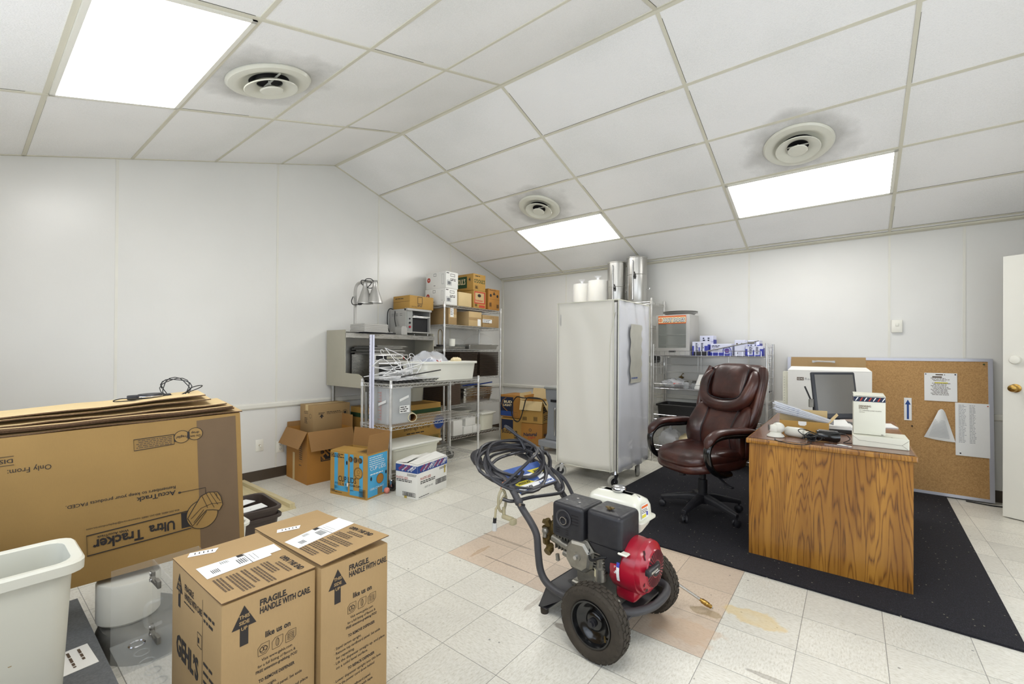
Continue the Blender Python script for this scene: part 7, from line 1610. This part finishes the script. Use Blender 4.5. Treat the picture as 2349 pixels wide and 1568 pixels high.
# red fan shroud with recoil starter
m = MB('red'); cx = Vector((0, -.028, .332))
def sec(u, r, n=36, bot=.150, sq=0):
    out = []
    for k in range(n):
        a = 2*pi*k/n; yy = r*cos(a); zz = r*sin(a)
        if zz < -.6*r: yy *= 1-.15*((-zz-.6*r)/(.4*r)); 
        out.append(Vector((u, cx.y+yy, cx.z+zz*(1.02 if zz > 0 else 1.04))))
    return out
m.loft([sec(.135, .105), sec(.15, .116), (sec(.205, .118)), sec(.225, .118), sec(.245, .115), sec(.262, .112)]); m.obj('fan_shroud', pw, ang=50)
m = MB('red'); cr = Vector((.262, -.028, .342))
m.lathe([(.112, 0), (.111, .012), (.108, .022), (.096, .030), (.080, .038), (.078, .044), (.040, .048), (.001, .048)], o=cr, ax=(1, 0, 0), n=48, cap=False)
m.use('reddark')
for k in range(30):
    a = 2*pi*k/30; ra, rb = .037, .077; e_ = .0050; ca, sa = cos(a), sin(a); vs = []
    for r, w in ((ra, .0022), (rb, .0052)):
        for s in (-1, 1): vs.append(cr+Vector((.0492 if r < .05 else .0452, r*ca-s*w*sa, r*sa+s*w*ca)))
    m.add(vs, [(0, 1, 3, 2)])
for k in range(5):
    a = radians(128-12*k+0); 
for k in range(5):
    yy = -.080+.011*k; zb = .055-.002*k; m.add([cr+Vector((.0335-.0*k, yy, zb)), cr+Vector((.0345, yy+.006, zb)), cr+Vector((.0235, yy+.006, zb+.038)), cr+Vector((.0225, yy, zb+.038))], [(0, 1, 2, 3)])
for k in range(4):
    for (yy, zz) in ((-.085+.013*k, -.055), (-.07+.012*k, -.085)): m.add([cr+Vector((.030, yy, zz)), cr+Vector((.031, yy+.008, zz)), cr+Vector((.034, yy+.008, zz+.016)), cr+Vector((.033, yy, zz+.016))], [(0, 1, 2, 3)])
m.obj('recoil_cover', pw, ang=35)
m = MB('dark'); m.lathe([(.034, .0475), (.032, .0505), (.001, .051)], o=cr, ax=(1, 0, 0), n=32, cap=True); m.use('white'); F = m.face(cr+V(.052, 0, 0), (0, 1, 0), (0, 0, 1)); m.text('HONDA', F(0, -.004), (0, 1, .35), (0, -.35, 1), .009, 'C', w=.045, bold=.04); m.rect(F, -.018, .018, .010, .013); m.rect(F, -.018, .018, -.013, -.010); m.obj('centre_badge', pw, smooth=False)
m = MB('blackplastic'); g0 = Vector((.315, -.078, .358)); m.rbox(g0.x-.010, g0.x+.014, g0.y-.055, g0.y+.045, g0.z-.013, g0.z+.013, .006, 2); m.use('chrome'); m.box(g0.x+.0142, g0.x+.015, g0.y-.04, g0.y+.02, g0.z-.004, g0.z+.005); m.use('blackplastic').cyl((.30, -.06, .345), (.275, -.06, .34), .012, n=12); m.obj('pull_handle', pw)
m = MB('tankwhite'); m.rbox(.19, .235, -.155, -.12, .405, .415, .004, 1); m.obj('fuel_lever', pw)
m = MB('red'); m.rbox(.15, .245, -.10, .06, .185, .26, .02, 2); m.obj('lower_housing', pw)
m = MB('paper'); F = m.face((.155, -.164, .30), (1, 0, 0), (0, 0, 1)); m.v = []; m.f = []; m.mi = []
pt_ = lambda a, b: Vector((.182+a, cx.y-sqrt(max(0, .1192**2-b*b))-.0008, cx.z+b))
for (b0, b1, mt) in ((-.045, .015, 'paper'), (.015, .035, 'gloveblue')):
    m.use(mt)
    for k in range(4): q0 = b0+(b1-b0)*k/4; q1 = b0+(b1-b0)*(k+1)/4; m.add([pt_(0, q0), pt_(.014, q0), pt_(.014, q1), pt_(0, q1)], [(0, 1, 2, 3)])
m.use('gloveblue'); m.add([pt_(.0, .062), pt_(.02, .066), pt_(.02, .078), pt_(0, .073)], [(0, 1, 2, 3)]); m.obj('safety_sticker', pw, smooth=False)
# pump at the rear
rn = random.Random(21)
m = MB('castalu'); m.rbox(-.19, -.06, -.085, .02, .29, .385, .012, 2)
for k in range(6): m.box(-.185+.018*k, -.180+.018*k, -.10, .03, .30, .375)
m.cyl((-.20, -.095, .345), (-.07, -.115, .335), .018, n=12); m.cyl((-.12, -.11, .30), (-.07, -.12, .30), .014, n=12); m.obj('pump_body', pw)
m = MB('brassdirty'); m.rbox(-.25, -.19, -.09, .02, .32, .41, .012, 2)
for (a, b, c_, r) in ((-.235, -.085, .41, .018), (-.225, -.04, .42, .017), (-.22, .0, .425, .015), (-.255, -.08, .37, .018), (-.255, -.03, .35, .018), (-.235, -.105, .33, .019), (-.215, -.10, .295, .02), (-.19, -.09, .41, .014)): m.cyl((a, b, c_-.014), (a+rn.uniform(-.01, .01), b-.01, c_+.014), r, n=9)
m.cyl((-.21, -.11, .29), (-.21, -.13, .28), .02, n=12); m.cyl((-.24, -.06, .39), (-.285, -.07, .40), .012, n=8); m.obj('pump_manifold', pw)
m = MB('castalu'); m.sphere((-.235, -.115, .375), .018, 10); m.cyl((-.235, -.115, .375), (-.235, -.12, .345), .011, n=10); m.cyl((-.17, -.10, .275), (-.165, -.10, .245), .010, n=8); m.cyl((.0, -.13, .20), (-.0, -.15, .20), .012, n=10); m.obj('pump_fitting', pw)
# control label plate
m = MB('labelblue'); A0, A1 = Vector((-.355, -.17, .545)), Vector((-.50, -.17, .635)); du = Vector((0, 1, 0)); dv = (A1-A0).normalized(); nn = du.cross(dv); 
if nn.z < 0: nn = -nn
q = [A0, A0+du*.30, A0+du*.30+dv*.165, A0+dv*.165]; m.prism(q, nn*.006); m.use('powder'); m.prism([A0+dv*-.004, A0+du*.30+dv*-.004, A0+du*.30+nn*.012, A0+nn*.012], dv*-.006)
F = lambda a, b, e_=1: A0+du*a+dv*b+nn*(.0062+.0006*e_)
m.use('white'); m.rect(F, .01, .29, .008, .10, 1); m.use('labelblue'); m.rect(F, .02, .20, .045, .075, 2); m.use('yellow'); m.poly([F(.01, .04, 3), F(.15, .04, 3), F(.11, .065, 3), F(.01, .065, 3)]); m.poly([F(.20, .085, 3), F(.29, .085, 3), F(.29, .12, 3), F(.16, .12, 3)])
m.use('ink'); m.text('PRESSURE', F(.03, .044, 5), du, dv, .013, w=.09, bold=.03); m.text('WASHER', F(.20, .092, 5), du, dv, .018, w=.085, bold=.05); m.text('3000 PSI', F(.03, .014, 5), du, dv, .012, w=.08, bold=.03); m.use('labelblue'); m.text('3.0 GPM', F(.17, .014, 5), du, dv, .015, w=.11, bold=.03); m.obj('label_plate', pw, smooth=False)
# the coiled hose, gun and a plastic tube hang on the handle (their own things)
hz = thing('pressure_hose', 'long black rubber hose coiled around the pressure washer handle', 'hose', (3.60, -3.67, 0), radians(-5))
m = MB('hose'); rn = random.Random(12); pts = []
C0 = Vector((-.53, -.035, .640)); n_ = 9
for k in range(n_*26):
    t = k/26*2*pi; lp = k/26; i = int(lp)
    A = .205+.03*sin(i*2.3)+.012*sin(t*.37); B = .128+.032*sin(i*1.7+1)
    off = Vector((.045*sin(i*2.1+.4)+.02*sin(t*.5), .03*sin(i*1.3), .0)); lift = .006+.022*sin(i*2.9)+.024*(lp/n_-.5)
    p = C0+off+Vector((B*sin(t)*.90, A*cos(t), -B*sin(t)*.55+lift+.030*cos(t)**2-.055*(1 if 0 else max(0, -cos(t))**3)*(.6+.4*sin(i*3.1))))
    pts.append(p)
m.tube(pts, .0088, n=8)
m.obj('hose_coil', hz)
m = MB('hose'); m.tube(smooth_path([(-.40, -.10, .64), (-.39, -.16, .60), (-.42, -.235, .59), (-.40, -.20, .62), (-.36, -.10, .70), (-.40, .02, .73), (-.48, .06, .75), (-.58, .07, .775), (-.66, .05, .82), (-.68, .06, .825), (-.66, .09, .80), (-.60, .10, .75), (-.56, .10, .70)], 8), .0092, n=8); m.obj('hose_tail', hz)
m = MB('hose'); m.tube(smooth_path([(-.46, .16, .60), (-.38, .17, .575), (-.33, .16, .53), (-.29, .10, .51), (-.29, .02, .515), (-.33, -.10, .52), (-.38, -.20, .51), (-.42, -.235, .52)], 7), .0088, n=8); m.tube(smooth_path([(-.42, .17, .60), (-.33, .18, .55), (-.22, .13, .46), (-.18, .08, .43)], 6), .010, n=8); m.obj('hose_lower_run', hz)
tz = thing('clear_tubing', 'small coil of clear tubing hung on the washer handle by a copper wire', 'tubing', (3.60, -3.67, 0), radians(-5))
m = MB('clearhose'); pts = []
for k in range(46): t = k/45*2*pi*2.1; pts.append(Vector((-.425+.004*k/45, -.235+.028*cos(t)-.0*k, .515+.055*sin(t)-.004)))
pts += [Vector((-.44, -.262, .47)), Vector((-.445, -.264, .42))]; m.tube(pts, .0065, n=8); m.obj('tube_coil', tz)
m = MB('dark'); m.cyl((-.445, -.264, .425), (-.447, -.265, .40), .009, n=12); m.use('cambro').cyl((-.447, -.265, .40), (-.447, -.265, .36), .012, n=14); m.obj('inlet_filter', tz)
m = MB('clearhose'); m.rbox(-.415, -.345, -.25, -.225, .425, .445, .006, 2); m.rbox(-.355, -.33, -.255, -.22, .41, .44, .006, 2); m.cyl((-.41, -.235, .445), (-.41, -.235, .48), .009, n=10); m.obj('plastic_clip', tz)
m = MB('copper'); m.tube(smooth_path([(-.42, -.215, .605), (-.425, -.232, .60), (-.43, -.238, .57), (-.435, -.24, .55)], 4), .0028, n=6); m.sphere((-.42, -.212, .607), .006, 8); m.obj('copper_wire', tz)
# spray lance lying with its tip on the floor
def WL(x, y, z): return Vector((x, y, z))
tip, far_ = WL(4.022, -3.285, .020), WL(3.795, -3.555, .271)
e = thing('spray_lance', 'steel spray lance with a brass nozzle resting on the floor beside the washer', 'spray lance', (0, 0, 0)); d = (far_-tip).normalized()
m = MB('steel'); m.cyl(tip+d*.07, far_, .0065, n=10); m.obj('lance_tube', e)
m = MB('brass'); m.lathe([(.006, .0), (.010, .002), (.010, .012), (.007, .016), (.012, .020), (.013, .036), (.009, .040), (.012, .044), (.012, .058), (.008, .064), (.007, .08)], o=tip, ax=d, n=16, cap=True); m.use('steel').cyl(tip-d*.012, tip, .005, n=8); m.obj('nozzle', e)
